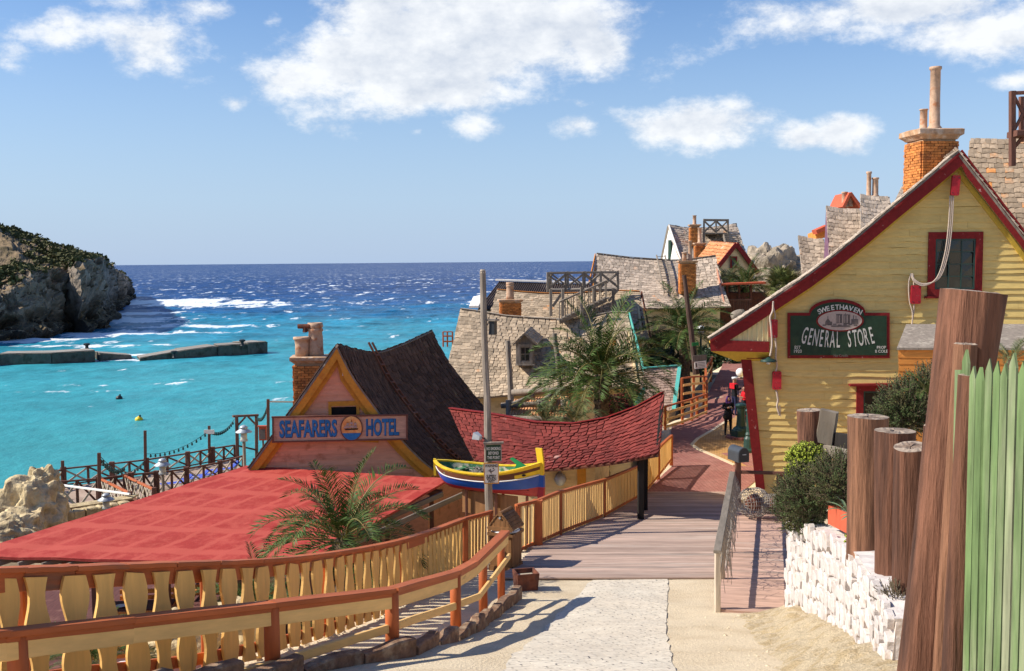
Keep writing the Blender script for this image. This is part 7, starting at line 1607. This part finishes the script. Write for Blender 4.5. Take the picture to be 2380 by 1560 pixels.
bush('succulent_tuft', 'small yellow green succulent tuft at the planter corner', [(P(1988, 1258, 11.8), (.10, .1, .07))], 120, 'leaf_lime', .03, .01, .05)
def planter():
    a, b = P(1924, 1195, 13.6), P(2004, 1232, 11.6); t = thing('red_planter', 'long red planter trough on top of the white stone wall', 'planter', (a + b) / 2); d = (b - a).normalized(); n = V((d.y, -d.x, 0)).normalized(); n = n if n.x < 0 else -n
    for s, nm in ((0, 'front'), (-.3, 'back')):
        m = MB(); q = [a + n * s - Z * .13, b + n * s - Z * .13, b + n * s + Z * .12, a + n * s + Z * .12]; m.loop(q, [p - n * .025 for p in q]); m.build(nm, MT['planter_red'], t)
    for p in (a, b): m = MB(); q = [p - Z * .13, p - n * .3 - Z * .13, p - n * .3 + Z * .12, p + Z * .12]; m.loop(q, [x + d * .025 for x in q]); m.build('end', MT['planter_red'], t)
    m = MB(); m.loop([a - Z * .1 - n * .02, b - Z * .1 - n * .02, b - Z * .1 - n * .29, a - Z * .1 - n * .29], [a + Z * .08 - n * .02, b + Z * .08 - n * .02, b + Z * .08 - n * .29, a + Z * .08 - n * .29]); m.build('soil', MT['weed_stone'], t)
    for k, (f, lab) in enumerate(((.25, 'blue green agave at the shop end of the red planter'), (.6, 'striped agave with curling leaves in the middle of the red planter'), (.9, 'small agave at the post end of the red planter'))):
        c = a.lerp(b, f) - n * .14 + Z * .08; g = thing('agave', lab, 'plant', c)
        for j in range(11):
            az = j * 2.4 + k; e = rnd.uniform(.35, 1.2); l = rnd.uniform(.24, .40); w = .028; m = MB(); rows = []
            for i in range(7):
                s = i / 6; an = e - s * rnd.uniform(.7, 1.1) * 1.1; p = c + V((math.cos(az) * math.cos(e) , math.sin(az) * math.cos(e), math.sin(e))) * l * s - Z * (s * s * l * .35); ww = w * math.sin(math.pi * (.2 + .8 * (1 - s) * .9)) * (1 - s) ** .4; sd_ = V((-math.sin(az), math.cos(az), 0)) * ww; rows.append([p - sd_ + Z * ww * .5, p, p + sd_ + Z * ww * .5])
            m.grid(rows); m.build('leaf', MT['agave'], g, True)
planter()
# loose stones and grit on the bank and path edges
def grit():
    m = MB()
    def peb(p, r):
        o = len(m.v); q = [V((math.cos(a) * r * rnd.uniform(.7, 1.2), math.sin(a) * r * rnd.uniform(.7, 1.2), 0)) for a in (0, 1.25, 2.5, 3.8, 5)]; m.v += [tuple(p + x) for x in q] + [tuple(p + V((rnd.uniform(-.3, .3) * r, rnd.uniform(-.3, .3) * r, r * rnd.uniform(.4, .9))))]; m.f += [(o + i, o + (i + 1) % 5, o + 5) for i in range(5)]; m.m += [0] * 5
    for k in range(2600):
        y = rnd.uniform(6.5, 17.5); x = XB(y) + abs(rnd.gauss(0, .5)) * -1 + rnd.uniform(-.05, .25) * (y < 8.6); peb(V((x, y, terr(x, y) - .005)), rnd.choice((.006, .008, .01, .014, .022, .03)) * rnd.uniform(.6, 1.2))
    for k in range(1600):
        y = rnd.uniform(8, 20.5); x = XL(y) + rnd.uniform(.1, 3.2); peb(V((x, y, terr(x, y) - .004)), rnd.choice((.005, .008, .012)) * rnd.uniform(.6, 1.2))
    for k in range(900):
        y = rnd.uniform(8, 24); x = XL(y) - abs(rnd.gauss(.6, .8)); peb(V((x, y, terr(x, y) - .01)), rnd.choice((.04, .07, .11)) * rnd.uniform(.6, 1.2))
    tag(m.build('loose_grit', MT['sand']), 'loose sandy stones scattered along the path edges', 'gravel', kind='stuff')
grit()
def bank():
    # rough sandy mound heaped against the foot of the white wall
    rows = []
    for i in range(101):
        y = lerp(16.6, 6.9, i / 100); r = []
        for j in range(15):
            s = j / 14; x = XB(y) - .95 + s * 1.05; h = .34 * sstep(0, 1, s) * (.6 + .4 * sstep(16.6, 13, y)); n = NZ.fractal(V((x * 3, y * 3, 0)), 1, 2, 5) * .07 * sstep(0, .25, s) + max(0, NZ.noise(V((x * 9, y * 9, 4)))) * .05 * s
            r.append(V((x, y, terr(min(x, XB(y) + .1), y) + h + n - .03)))
        rows.append(r)
    m = MB(); m.grid(rows); tag(m.build('bank', MT['bank_sand']), kind='structure')
mat('bank_sand', (.63, .51, .335), .95, .3, 45, 1.0, col2=(.54, .41, .235), thr=.54, scale2=4, detail=9, bdist=.06, rand=0)
bank()

# ---------------------------------------------------------------- bathing deck by the sea
def deck():
    zd = .47
    far = [P(80, 1114, 59.5), P(147, 1090, 62), P(260, 1078, 63.8), P(340, 1069, 65.4), P(436, 1054, 67.6), P(494, 1043, 69.2), P(545, 1035, 70.6)]; near = [P(127, 1121, 55), P(229, 1113, 56.5), P(304, 1103, 58), P(363, 1099, 59), P(433, 1090, 61), P(511, 1075, 63.5), P(564, 1060, 66.5)]
    zt = sum(p.z for p in far) / len(far); zd = zt - 1.0
    F_ = [V((p.x, p.y, zd)) for p in far]; N_ = [V((p.x, p.y, zd)) for p in near]
    t = thing('bathing_deck', 'sunlit timber bathing deck along the turquoise water', 'deck', N_[2] - Z * .5)
    for i in range(6):
        m = MB(); q = [N_[i], N_[i + 1], F_[i + 1], F_[i]]; m.loop([p - Z * .16 for p in q], [p for p in q]); m.build('deck_section', MT['pale_deck'], t)
        for p in (N_[i], F_[i]): beam('pile', V((p.x, p.y, -1.5)), p - Z * .1, .2, .2, MT['brown_wood'], t, seg=1)
    for nm, pts, lab in (('deck_railing', far, 'brown cross braced railing along the seaward edge of the deck'), ('deck_railing', near, 'brown cross braced railing along the landward edge of the deck'), ('deck_railing', [far[0], near[0]], 'short cross braced railing closing the rocky end of the deck')):
        r = thing(nm, lab, 'railing', pts[0] - Z)
        for a, b in zip(pts, pts[1:]):
            k = max(2, int(round((b - a).length / 1.75)))
            beam('top_rail', a, b, .14, .09, MT['brown_wood'], r, seg=2); beam('bottom_rail', V((a.x, a.y, zd + .12)), V((b.x, b.y, zd + .12)), .07, .08, MT['brown_wood'], r, seg=1)
            for j in range(k + 1):
                p = a.lerp(b, j / k); q = a.lerp(b, (j + 1) / k); w = .28 if j == 0 else .13; beam('post', V((p.x, p.y, zd)), p + Z * (.12 if j == 0 else .0), w, w, MT['brown_wood'], r, seg=1)
                if j < k:
                    beam('brace', V((p.x, p.y, zd + .14)), q - Z * .06, .05, .11, MT['pale_wood'], r, seg=1); beam('brace', p - Z * .06 + V((0, .06, 0)), V((q.x, q.y + .06, zd + .14)), .05, .11, MT['brown_wood' if j % 2 else 'pale_wood'], r, seg=1)
    for (a, b, lab) in ((P(235, 1114, 56.3), P(302, 1147, 50.5), 'orange brown stair rail going down from the deck, lower one'), (P(290, 1106, 57.5), P(358, 1138, 51.5), 'orange brown stair rail going down from the deck, upper one')):
        r = thing('stair_rail', lab, 'railing', b - Z); beam('hand_rail', a, b, .14, .1, MT['orange_paint'], r); beam('stringer', a - Z * 1.0, b - Z * 1.0, .1, .2, MT['brown_wood'], r)
        for j in range(7):
            p, q = a.lerp(b, j / 7), a.lerp(b, (j + 1) / 7); beam('brace', p - Z * .95, q - Z * .06, .05, .08, MT['pale_wood'], r, seg=1); beam('brace', p - Z * .06, q - Z * .95, .05, .08, MT['pale_wood'], r, seg=1)
        for p in (a, b): beam('post', p - Z * 1.3, p + Z * .1, .2, .2, MT['brown_wood'], r, seg=1)
    w = thing('white_pole', 'loose white pole leaning along the landward deck railing', 'pole', P(302, 1148, 50)); beam('pole', P(132, 1126, 54), P(302, 1149, 50), .10, .10, MT['white_paint'], w)
    posts = [(147, 1071, 1092, 61.8, 'stub mooring post at the deck corner'), (230, 1053, 1150, 54.5, 'thin brown light pole at the head of the deck stairs'), (337, 1001, 1070, 65.3, 'thin brown light pole in the middle of the seaward railing'), (486, 990, 1045, 69, 'thin brown light pole carrying a small white plate'), (623, 928, 1015, 62, 'dark pole with a side arm beside the pink gable')]
    tops = []
    for (x, y0, y1, Y, lab) in posts:
        a, b = P(x, y1, Y), P(x + (-2 if x == 147 else 0), y0, Y); tops.append(b); t2 = thing('light_pole', lab, 'pole', a - Z); beam('shaft', a - Z * 1.0, b, .16, .16, MT['brown_wood'], t2)
        if x == 486: m = MB(); m.box(tuple(P(486, 1004, 68.8)), (.7, .06, .28)); m.build('plate', MT['sign_white'], t2)
        if x == 623: beam('arm', b - Z * .15, b + V((3.6, 1, -.35)), .08, .08, MT['pale_wood'], t2)
    for i, (a, b, lab) in enumerate(((tops[1] - Z * .1, tops[2] - Z * 1.8, 'string of small lights from the stair pole to the middle deck pole'), (tops[2] - Z * 1.5, tops[3] - Z * .3, 'string of small lights between the two seaward deck poles'), (tops[3] - Z * .3, P(545, 974, 70), 'string of small lights from the plate pole to the timber gate'), (P(597, 968, 70.5), tops[4] - Z * .2, 'string of small lights from the timber gate to the dark pole'), (tops[1] - Z * .2, P(292, 1082, 57.6), 'short drooping string of lights beside the deck stairs'))):
        s = thing('string_lights', lab, 'lights', (a + b) / 2); pts = [a.lerp(b, k / 14) - Z * .9 * 4 * (k / 14) * (1 - k / 14) * (.5 if i else 1) for k in range(15)]; m = MB(); m.tube(pts, .018, 4, cap=False); m.build('cable', MT['iron_green'], s); m = MB()
        for p in pts[1:-1]: m.lathe([(.025, 0), (.05, -.06), (.075, -.14), (.04, -.22)], p, 6)
        m.build('bulbs', MT['iron_green'], s)
    g = thing('timber_gate', 'brown timber gate frame with corner braces at the end of the deck', 'gate', P(570, 1050, 70)); a, b = P(552, 1052, 70), P(596, 1052, 71); at, bt_ = P(550, 968, 70), P(596, 966, 71)
    beam('post', a - Z * .6, at, .2, .2, MT['brown_wood'], g); beam('post', b - Z * .6, bt_, .2, .2, MT['brown_wood'], g); beam('lintel', P(541, 968, 70), P(600, 965, 71), .24, .14, MT['brown_wood'], g); beam('brace', at - Z * .7, at + V((.6, 0, -.05)), .1, .12, MT['brown_wood'], g); beam('brace', bt_ - Z * .7, bt_ + V((-.6, 0, -.05)), .1, .12, MT['brown_wood'], g); beam('low_rail', P(552, 1036, 70), P(596, 1046, 71), .12, .12, MT['brown_wood'], g)
    k = thing('notice_case', 'red brown framed notice case beside the timber gate', 'notice board', P(611, 1040, 64)); m = MB(); c = P(611, 1008, 64); m.box(tuple(c), (.46, .18, .85)); m.build('case', MT['planter_red'], k); m = MB(); m.box(tuple(c + V((0, -.1, -.03))), (.34, .02, .62)); m.build('glass_front', MT['ink_grey'], k); m = MB(); m.box(tuple(c + V((0, 0, .47))), (.62, .34, .07)); m.build('roof', MT['planter_red'], k); beam('leg', c - Z * 1.4, c - Z * .42, .1, .1, MT['brown_wood'], k)
    for (x, y, Y, lab) in ((246, 1146, 48, 'grey dome lamp standing above the canopy edge by the deck stairs'), (377, 1065, 54, 'grey dome lamp in front of the sun loungers'), (566, 988, 60, 'grey dome lamp in front of the timber gate')):
        c = P(x, y, Y); s = Y / 50; l = thing('deck_lamp', lab, 'lamp', c - Z * 2.6); m = MB(); m.tube([c - Z * 3.0, c - Z * .72 * s], .08 * s, 8); m.build('post', MT['grey_wood'], l)
        m = MB(); m.lathe([(.14 * s, -.75 * s), (.16 * s, -.7 * s), (.155 * s, -.35 * s)], c, 14); m.build('glass', MT['lamp_glass'], l, True); m = MB(); m.lathe([(.40 * s, -.36 * s), (.40 * s, -.33 * s), (.20 * s, -.20 * s), (.16 * s, -.16 * s), (.22 * s, -.14 * s), (.15 * s, -.05 * s), (.04 * s, 0)], c, 18); m.build('hood', MT['steel'], l, True); m = MB(); m.lathe([(.18 * s, -.80 * s), (.2 * s, -.72 * s), (.08 * s, -.7 * s)], c, 12); m.build('collar', MT['steel'], l)
    for i, (x, y, Y, lab) in enumerate(((400, 1104, 61, 'blue sun lounger behind the middle dome lamp'), (440, 1099, 62.3, 'second blue sun lounger from the middle dome lamp'), (468, 1094, 63.2, 'third blue sun lounger from the middle dome lamp'), (512, 1086, 65, 'blue sun lounger farthest from the middle dome lamp'))):
        c = P(x, y, Y); c.z = zd; M = Matrix.Translation(c) @ Matrix.Rotation(.5, 4, 'Z'); l = thing('sun_lounger', lab, 'sun lounger', c, 'sun loungers on the bathing deck'); m = MB(); m.box((0, 0, .38), (1.3, .62, .05), M); m.build('seat', MT['blue_cloth'], l); m = MB(); m.loop([M @ V(p) for p in ((.62, -.31, .38), (.62, .31, .38), (1.15, .31, .82), (1.15, -.31, .82))], [M @ V(p) for p in ((.66, -.31, .36), (.66, .31, .36), (1.19, .31, .80), (1.19, -.31, .80))]); m.build('backrest', MT['blue_cloth'], l); m = MB()
        for sy in (-.33, .33): m.bar(M @ V((-.68, sy, .38)), M @ V((1.0, sy, .38)), .05, .06); m.bar(M @ V((-.55, sy, 0)), M @ V((-.55, sy, .38)), .05, .05); m.bar(M @ V((.7, sy, 0)), M @ V((.7, sy, .38)), .05, .05)
        m.build('frame', MT['white_paint'], l)
    # limestone block wall below
    wl = thing('block_wall', 'yellow limestone block wall under the landward side of the deck', 'wall', P(160, 1210, 48)); a, b = P(55, 1196, 46.5), P(300, 1158, 49.5)
    for r in range(5):
        n = 9
        for k in range(n):
            p, q = a.lerp(b, (k + (r % 2) * .5) / n), a.lerp(b, (k + 1 + (r % 2) * .5) / n - .006); z = -.36 - r * .46; beam('block', p + Z * z + V((0, rnd.uniform(-.05, .05), 0)), q + Z * z + V((0, rnd.uniform(-.05, .05), 0)), .7, .44, MT['limestone'], wl, jit=.03)
    m = MB(); m.loop([a + V((0, .3, -.15)), b + V((0, .3, -.15)), b + V((0, 1.3, -.15)), a + V((0, 1.3, -.15))], [p + Z * .08 for p in (a + V((0, .3, -.15)), b + V((0, .3, -.15)), b + V((0, 1.3, -.15)), a + V((0, 1.3, -.15)))]); m.build('top_bed', MT['limestone'], wl)
    j = thing('plank_jetty', 'narrow grey plank jetty running behind the limestone boulders', 'jetty', P(30, 1165, 54))
    a, b = P(-60, 1200, 52), P(78, 1142, 57)
    for k in range(7): o = V((.25, 1.0, 0)).normalized() * (k * .26); beam('plank', a + o, b + o, .24, .06, MT['grey_beam'], j)
    for f in (.1, .5, .95): p = a.lerp(b, f); beam('pile', V((p.x, p.y, -1)), p - Z * .05, .2, .2, MT['pale_wood'], j)
mat('pale_deck', (.42, .31, .235), .9, .2, 3, .4, 'pos', (.3, 3, 1), .08, (.33, .23, .17), .55, .8); mat('lamp_glass', (.62, .58, .48), .3, .05, 5, 0, spec=.5)
deck()

# ---------------------------------------------------------------- lane furniture
def lane_things():
    p = G(1722, 1020); h = thing('iron_bollard', 'dark green cast iron column on an octagonal base beside the lane', 'bollard', p); m = MB(); m.lathe([(.62, 0), (.62, .12)], p, 8); m.build('plinth', MT['paver_red'], h); m = MB(); m.lathe([(.42, .12), (.42, .36)], p, 6); m.build('base', MT['iron_green'], h)
    m = MB(); m.lathe([(.34, .36), (.30, .44), (.2, .52), (.19, .6), (.165, .9), (.16, 1.25), (.22, 1.29), (.24, 1.36), (.18, 1.42), (.05, 1.45)], p, 18); m.build('column', MT['iron_green'], h, False)
    p = P(1741, 1058, 38.5); p.z = zpath(38.5); l = thing('street_lamp', 'dark green street lamp with white globe hidden partly by the shop corner', 'lamp', p); tp = P(1724, 866, 38.5); tz = tp.z - p.z; m = MB(); m.lathe([(.36, 0), (.36, .1), (.22, .16), (.2, .5), (.14, .6), (.16, .66), (.12, .75), (.12, 1.5), (.17, 1.56), (.10, 1.65), (.08, tz)], p, 14); m.build('column', MT['iron_green'], l, False)
    c = V((p.x - .35, p.y, p.z + tz)); m = MB(); m.tube([V((p.x, p.y, p.z + tz)), V((p.x - .15, p.y, p.z + tz - .22)), c - Z * .2], .03, 6); m.build('arm', MT['iron_green'], l); b = bmesh.new(); bmesh.ops.create_uvsphere(b, u_segments=16, v_segments=10, radius=.17); me = bpy.data.meshes.new('globe'); b.to_mesh(me); b.free(); me.materials.append(MT['lamp_white']); o = obj('globe', me, l, Matrix.Translation(c))
    for (x, y, Y, lab) in ((1732, 745, 70, 'white globe street light in front of the far palms'), (1629, 775, 60, 'white globe street light beside the slanting pole')):
        c = P(x, y, Y); l = thing('globe_light', lab, 'lamp', c - Z * 3); m = MB(); m.tube([c - Z * 3, c], .06, 8); m.build('column', MT['iron_green'], l); b = bmesh.new(); bmesh.ops.create_uvsphere(b, u_segments=12, v_segments=8, radius=.26); me = bpy.data.meshes.new('globe'); b.to_mesh(me); b.free(); me.materials.append(MT['lamp_white']); obj('globe', me, l, Matrix.Translation(c + Z * .2))
    # shaded veranda beyond the far palms
    v = thing('veranda_house', 'dark veranda with red roof edge below the orange roof house', 'house', P(1720, 700, 74)); q = [P(1670, 700, 74.5), P(1800, 700, 74.5)]; m = MB(); m.loop([V((q[0].x, q[0].y, 6)), V((q[1].x, q[1].y, 6)), q[1] + Z * .6, q[0] + Z * .6], [V((q[0].x, q[0].y + 3, 6)), V((q[1].x, q[1].y + 3, 6)), q[1] + V((0, 3, .6)), q[0] + V((0, 3, .6))]); m.build('wall', MT['rust'], v); beam('roof_edge', P(1672, 661, 74), P(1775, 657, 74), 1.4, .14, MT['planter_red'], v)
    for x in (1690, 1718, 1745): beam('post', P(x, 715, 74), P(x, 662, 74), .16, .16, MT['rust'], v)
    for k in range(18): p = P(1670 + k * 4.2, 722, 73); beam('baluster', p, p + Z * .8, .07, .07, MT['brown_wood'], v, seg=1)
    beam('hand_rail', P(1668, 697, 73), P(1746, 697, 73), .12, .1, MT['brown_wood'], v)
    b = thing('wooden_barrel', 'old grey barrel lying below the veranda', 'barrel', P(1716, 735, 68)); c = P(1716, 733, 68); m = MB(); m.lathe([(.28, -.45), (.36, -.2), (.38, 0), (.36, .2), (.28, .45)], (0, 0, 0), 14, M=Matrix.Translation(c) @ Matrix.Rotation(1.3, 4, 'Y')); m.build('staves', MT['grey_wood'], b, True)
lane_things()

# ---------------------------------------------------------------- people
def figure(name, lab, foot, H, yaw, J, E, rad, regions, extra=None):
    """one continuous body grown over a joint skeleton; J in units of the standing height"""
    t = thing(name, lab, 'person', foot); M = Matrix.Translation(foot) @ Matrix.Rotation(yaw, 4, 'Z') @ Matrix.Scale(H, 4)
    me = bpy.data.meshes.new('body'); names = list(J); me.from_pydata([J[n] for n in names], [(names.index(a), names.index(b)) for a, b in E], []); o = bpy.data.objects.new('body', me); COL.objects.link(o)
    md = o.modifiers.new('s', 'SKIN'); md.use_smooth_shade = True; sb = o.modifiers.new('d', 'SUBSURF'); sb.levels = 2; sb.render_levels = 2
    for i, n in enumerate(names):
        r = rad[n]; me.skin_vertices[0].data[i].radius = r if isinstance(r, tuple) else (r, r); me.skin_vertices[0].data[i].use_root = (n == 'pelvis')
    dg = bpy.context.evaluated_depsgraph_get(); dg.update(); nm = bpy.data.meshes.new_from_object(o.evaluated_get(dg)); bpy.data.objects.remove(o)
    ms = sorted(set(r[1] for r in regions)); nm.materials.clear()
    for k in ms: nm.materials.append(MT[k])
    for p in nm.polygons:
        c = p.center
        for f, k in regions:
            if f(c): p.material_index = ms.index(k); break
    nm.transform(M); b = obj('body', nm, t)
    return t, M
SK = {'pelvis': (0, 0, .52), 'waist': (0, 0, .60), 'chest': (0, .005, .73), 'neck': (0, 0, .835), 'head': (0, -.012, .885), 'crown': (0, -.008, .955),
      'hipL': (.05, 0, .50), 'kneeL': (.062, -.012, .28), 'ankL': (.07, .008, .05), 'toeL': (.08, -.065, .018), 'hipR': (-.05, 0, .50), 'kneeR': (-.062, -.012, .28), 'ankR': (-.07, .01, .05), 'toeR': (-.085, -.06, .018)}
EK = [('pelvis', 'waist'), ('waist', 'chest'), ('chest', 'neck'), ('neck', 'head'), ('head', 'crown'), ('pelvis', 'hipL'), ('hipL', 'kneeL'), ('kneeL', 'ankL'), ('ankL', 'toeL'), ('pelvis', 'hipR'), ('hipR', 'kneeR'), ('kneeR', 'ankR'), ('ankR', 'toeR')]
RK = {'pelvis': (.085, .07), 'waist': (.078, .062), 'chest': (.095, .068), 'neck': .032, 'head': (.05, .06), 'crown': (.042, .048), 'hipL': .056, 'kneeL': .038, 'ankL': .026, 'toeL': .02, 'hipR': .056, 'kneeR': .038, 'ankR': .026, 'toeR': .02}
def arms(J, E, rd, l, r):
    for s, (el, wr, hd) in (('L', l), ('R', r)):
        x = 1 if s == 'L' else -1; J['sh' + s] = (.105 * x, .005, .80); J['el' + s] = el; J['wr' + s] = wr; J['hd' + s] = hd; E += [('chest', 'sh' + s), ('sh' + s, 'el' + s), ('el' + s, 'wr' + s), ('wr' + s, 'hd' + s)]; rd.update({'sh' + s: .042, 'el' + s: .031, 'wr' + s: .022, 'hd' + s: .022})
        for k in range(4):
            n = 'f%s%d' % (s, k); hx, hy, hz = hd; J[n] = (hx - x * .025 + x * .012 * (k - 1.5) * .6, hy - .02, hz + .012 * (1.5 - k)); E.append(('hd' + s, n)); rd[n] = .007
        J['th' + s] = (hd[0] - x * .008, hd[1] - .015, hd[2] + .025); E.append(('hd' + s, 'th' + s)); rd['th' + s] = .008
def face(t, M, y0=-.068):
    for x in (-.018, .018): m = MB(); m.lathe([(.006, 0), (.004, .004)], (0, 0, 0), 8, M=M @ Matrix.Translation((x, y0, .912)) @ Matrix.Rotation(math.pi / 2, 4, 'X')); m.build('eye', MT['ink_dark'], t)
    m = MB(); m.loop([M @ V(p) for p in ((-.009, y0 + .006, .888), (.009, y0 + .006, .888), (0, y0 + .004, .912))], [M @ V(p) for p in ((-.004, y0 - .014, .889), (.004, y0 - .014, .889), (0, y0 - .002, .91))]); m.build('nose', MT['skin'], t)
    m = MB(); m.box((0, y0 + .004, .872), (.028, .006, .006), M); m.build('mouth', MT['float_red'], t)
def people():
    # woman in dark coat looking down at a camera
    J, E, rd = dict(SK), list(EK), dict(RK); arms(J, E, rd, ((.135, .02, .665), (.055, -.105, .70), (.03, -.13, .715)), ((-.135, .02, .665), (-.055, -.105, .695), (-.03, -.13, .71)))
    foot = G(1692, 1012); sk = lambda c: (c.z > .858 and c.y < -.03) or (c.z > .66 and c.y < -.112 and abs(c.x) < .07)
    t, M = figure('person', 'person in black coat and purple headscarf holding a small camera', foot, 1.66, .12, J, E, rd, [(lambda c: c.z > .86, 'skin'), (sk, 'skin'), (lambda c: c.z < .04, 'black_cloth'), (lambda c: True, 'black_cloth')]); face(t, M)
    m = MB(); rows = []
    for i in range(9):
        s = i / 8; z = lerp(.985, .83, s); r = .056 * math.sin(math.pi * (.14 + .42 * s)) + .012 * s; rows.append([M @ V((math.sin(a) * r * 1.05, -.012 + math.cos(a) * r * 1.2 + .004, z)) for a in np.linspace(-2.35, 2.35, 17)])
    m.grid(rows); rows2 = [[M @ V((math.sin(a) * r, -.01 + math.cos(a) * r, z)) for a in np.linspace(-math.pi, math.pi, 19)] for r, z in ((.045, .856), (.062, .835), (.075, .812), (.06, .795))]; m.grid(rows2); m.build('headscarf', MT['purple'], t, True)
    m = MB(); m.lathe([(.105, .40), (.108, .47), (.098, .56), (.092, .62)], (0, .004, 0), 18, M=M @ Matrix.Diagonal((1, .82, 1, 1))); m.build('coat_skirt', MT['black_cloth'], t, True)
    m = MB(); m.box((-.105, -.045, .47), (.07, .05, .075), M); m.tube([M @ V(p) for p in ((-.105, -.045, .51), (-.09, -.062, .62), (0, -.085, .74), (.07, -.05, .815))], .006, 5); m.build('shoulder_bag', MT['iron_dark'], t)
    c = thing('compact_camera', 'small camera held by the person in the purple headscarf', 'camera', M @ V((0, -.145, .71))); m = MB(); m.box((0, -.15, .722), (.05, .016, .032), M); m.lathe([(.012, 0), (.011, .016)], (0, 0, 0), 10, M=M @ Matrix.Translation((.004, -.158, .722)) @ Matrix.Rotation(math.pi / 2, 4, 'X')); m.build('camera_body', MT['steel'], c)
    # person in red collar and white cap seen from behind
    J, E, rd = dict(SK), list(EK), dict(RK); arms(J, E, rd, ((.13, -.03, .67), (.09, -.14, .69), (.07, -.165, .70)), ((-.13, -.03, .67), (-.08, -.14, .70), (-.05, -.165, .71)))
    foot = P(1706, 990, 46.5); foot.z = terr(foot.x, foot.y) + .02; t, M = figure('person', 'person in dark sailor jacket with red collar and white cap', foot, 1.78, 2.0, J, E, rd, [(lambda c: c.z > .845, 'skin'), (lambda c: c.y < -.15, 'skin'), (lambda c: c.z > .5, 'black_cloth'), (lambda c: c.z < .04, 'iron_dark'), (lambda c: True, 'navy')]); face(t, M)
    m = MB(); m.lathe([(.058, .935), (.062, .955), (.07, .975), (.06, .99), (.02, .995)], (0, -.005, 0), 16, M=M @ Matrix.Diagonal((1, 1.12, 1, 1))); m.build('cap', MT['white_cloth'], t, True)
    m = MB(); rows = [[M @ V((x, .062 + .012 * math.cos(x * 12), z)) for x in np.linspace(-.10, .10, 9)] for z in (.835, .79, .74, .70)]; m.grid(rows); m.grid([[p + V((0, .0, 0)) + (M.to_3x3() @ V((0, .008, 0))) for p in r][::-1] for r in rows]); m.grid([[M @ V((math.sin(a) * r, .0 + math.cos(a) * r * .85, z)) for a in np.linspace(-3.14, 3.14, 17)] for r, z in ((.05, .845), (.085, .828), (.112, .805))]); m.build('sailor_collar', MT['red_cloth'], t, True)
    # woman in red top and black skirt, half behind the shop corner
    J, E, rd = dict(SK), list(EK), dict(RK); arms(J, E, rd, ((.13, -.02, .67), (.08, -.13, .69), (.06, -.16, .70)), ((-.13, -.02, .67), (-.07, -.13, .70), (-.05, -.16, .71)))
    foot = P(1730, 986, 44.5); foot.z = terr(foot.x, foot.y) + .02; t, M = figure('person', 'person in red top and long black skirt beside the shop corner', foot, 1.68, -1.3, J, E, rd, [(lambda c: c.z > .845, 'skin'), (lambda c: c.y < -.10 and c.z > .6, 'skin'), (lambda c: c.z > .58, 'red_cloth'), (lambda c: True, 'black_cloth')]); face(t, M)
    m = MB(); m.lathe([(.15, .20), (.148, .23), (.118, .42), (.088, .56), (.078, .61)], (0, 0, 0), 22, 0, .03, M=M); m.build('skirt', MT['black_cloth'], t, True); m = MB(); m.lathe([(.1515, .205), (.1515, .222)], (0, 0, 0), 22, M=M); m.build('skirt_trim', MT['red_cloth'], t)
    m = MB(); rows = []
    for i in range(9): s = i / 8; z = lerp(.985, .80, s); r = .056 * math.sin(math.pi * (.14 + .40 * s)) + .004; rows.append([M @ V((math.sin(a) * r, -.008 + math.cos(a) * r * 1.15, z)) for a in np.linspace(-1.9, 1.9, 15)])
    m.grid(rows); m.build('hair', MT['hair'], t, True)
people()
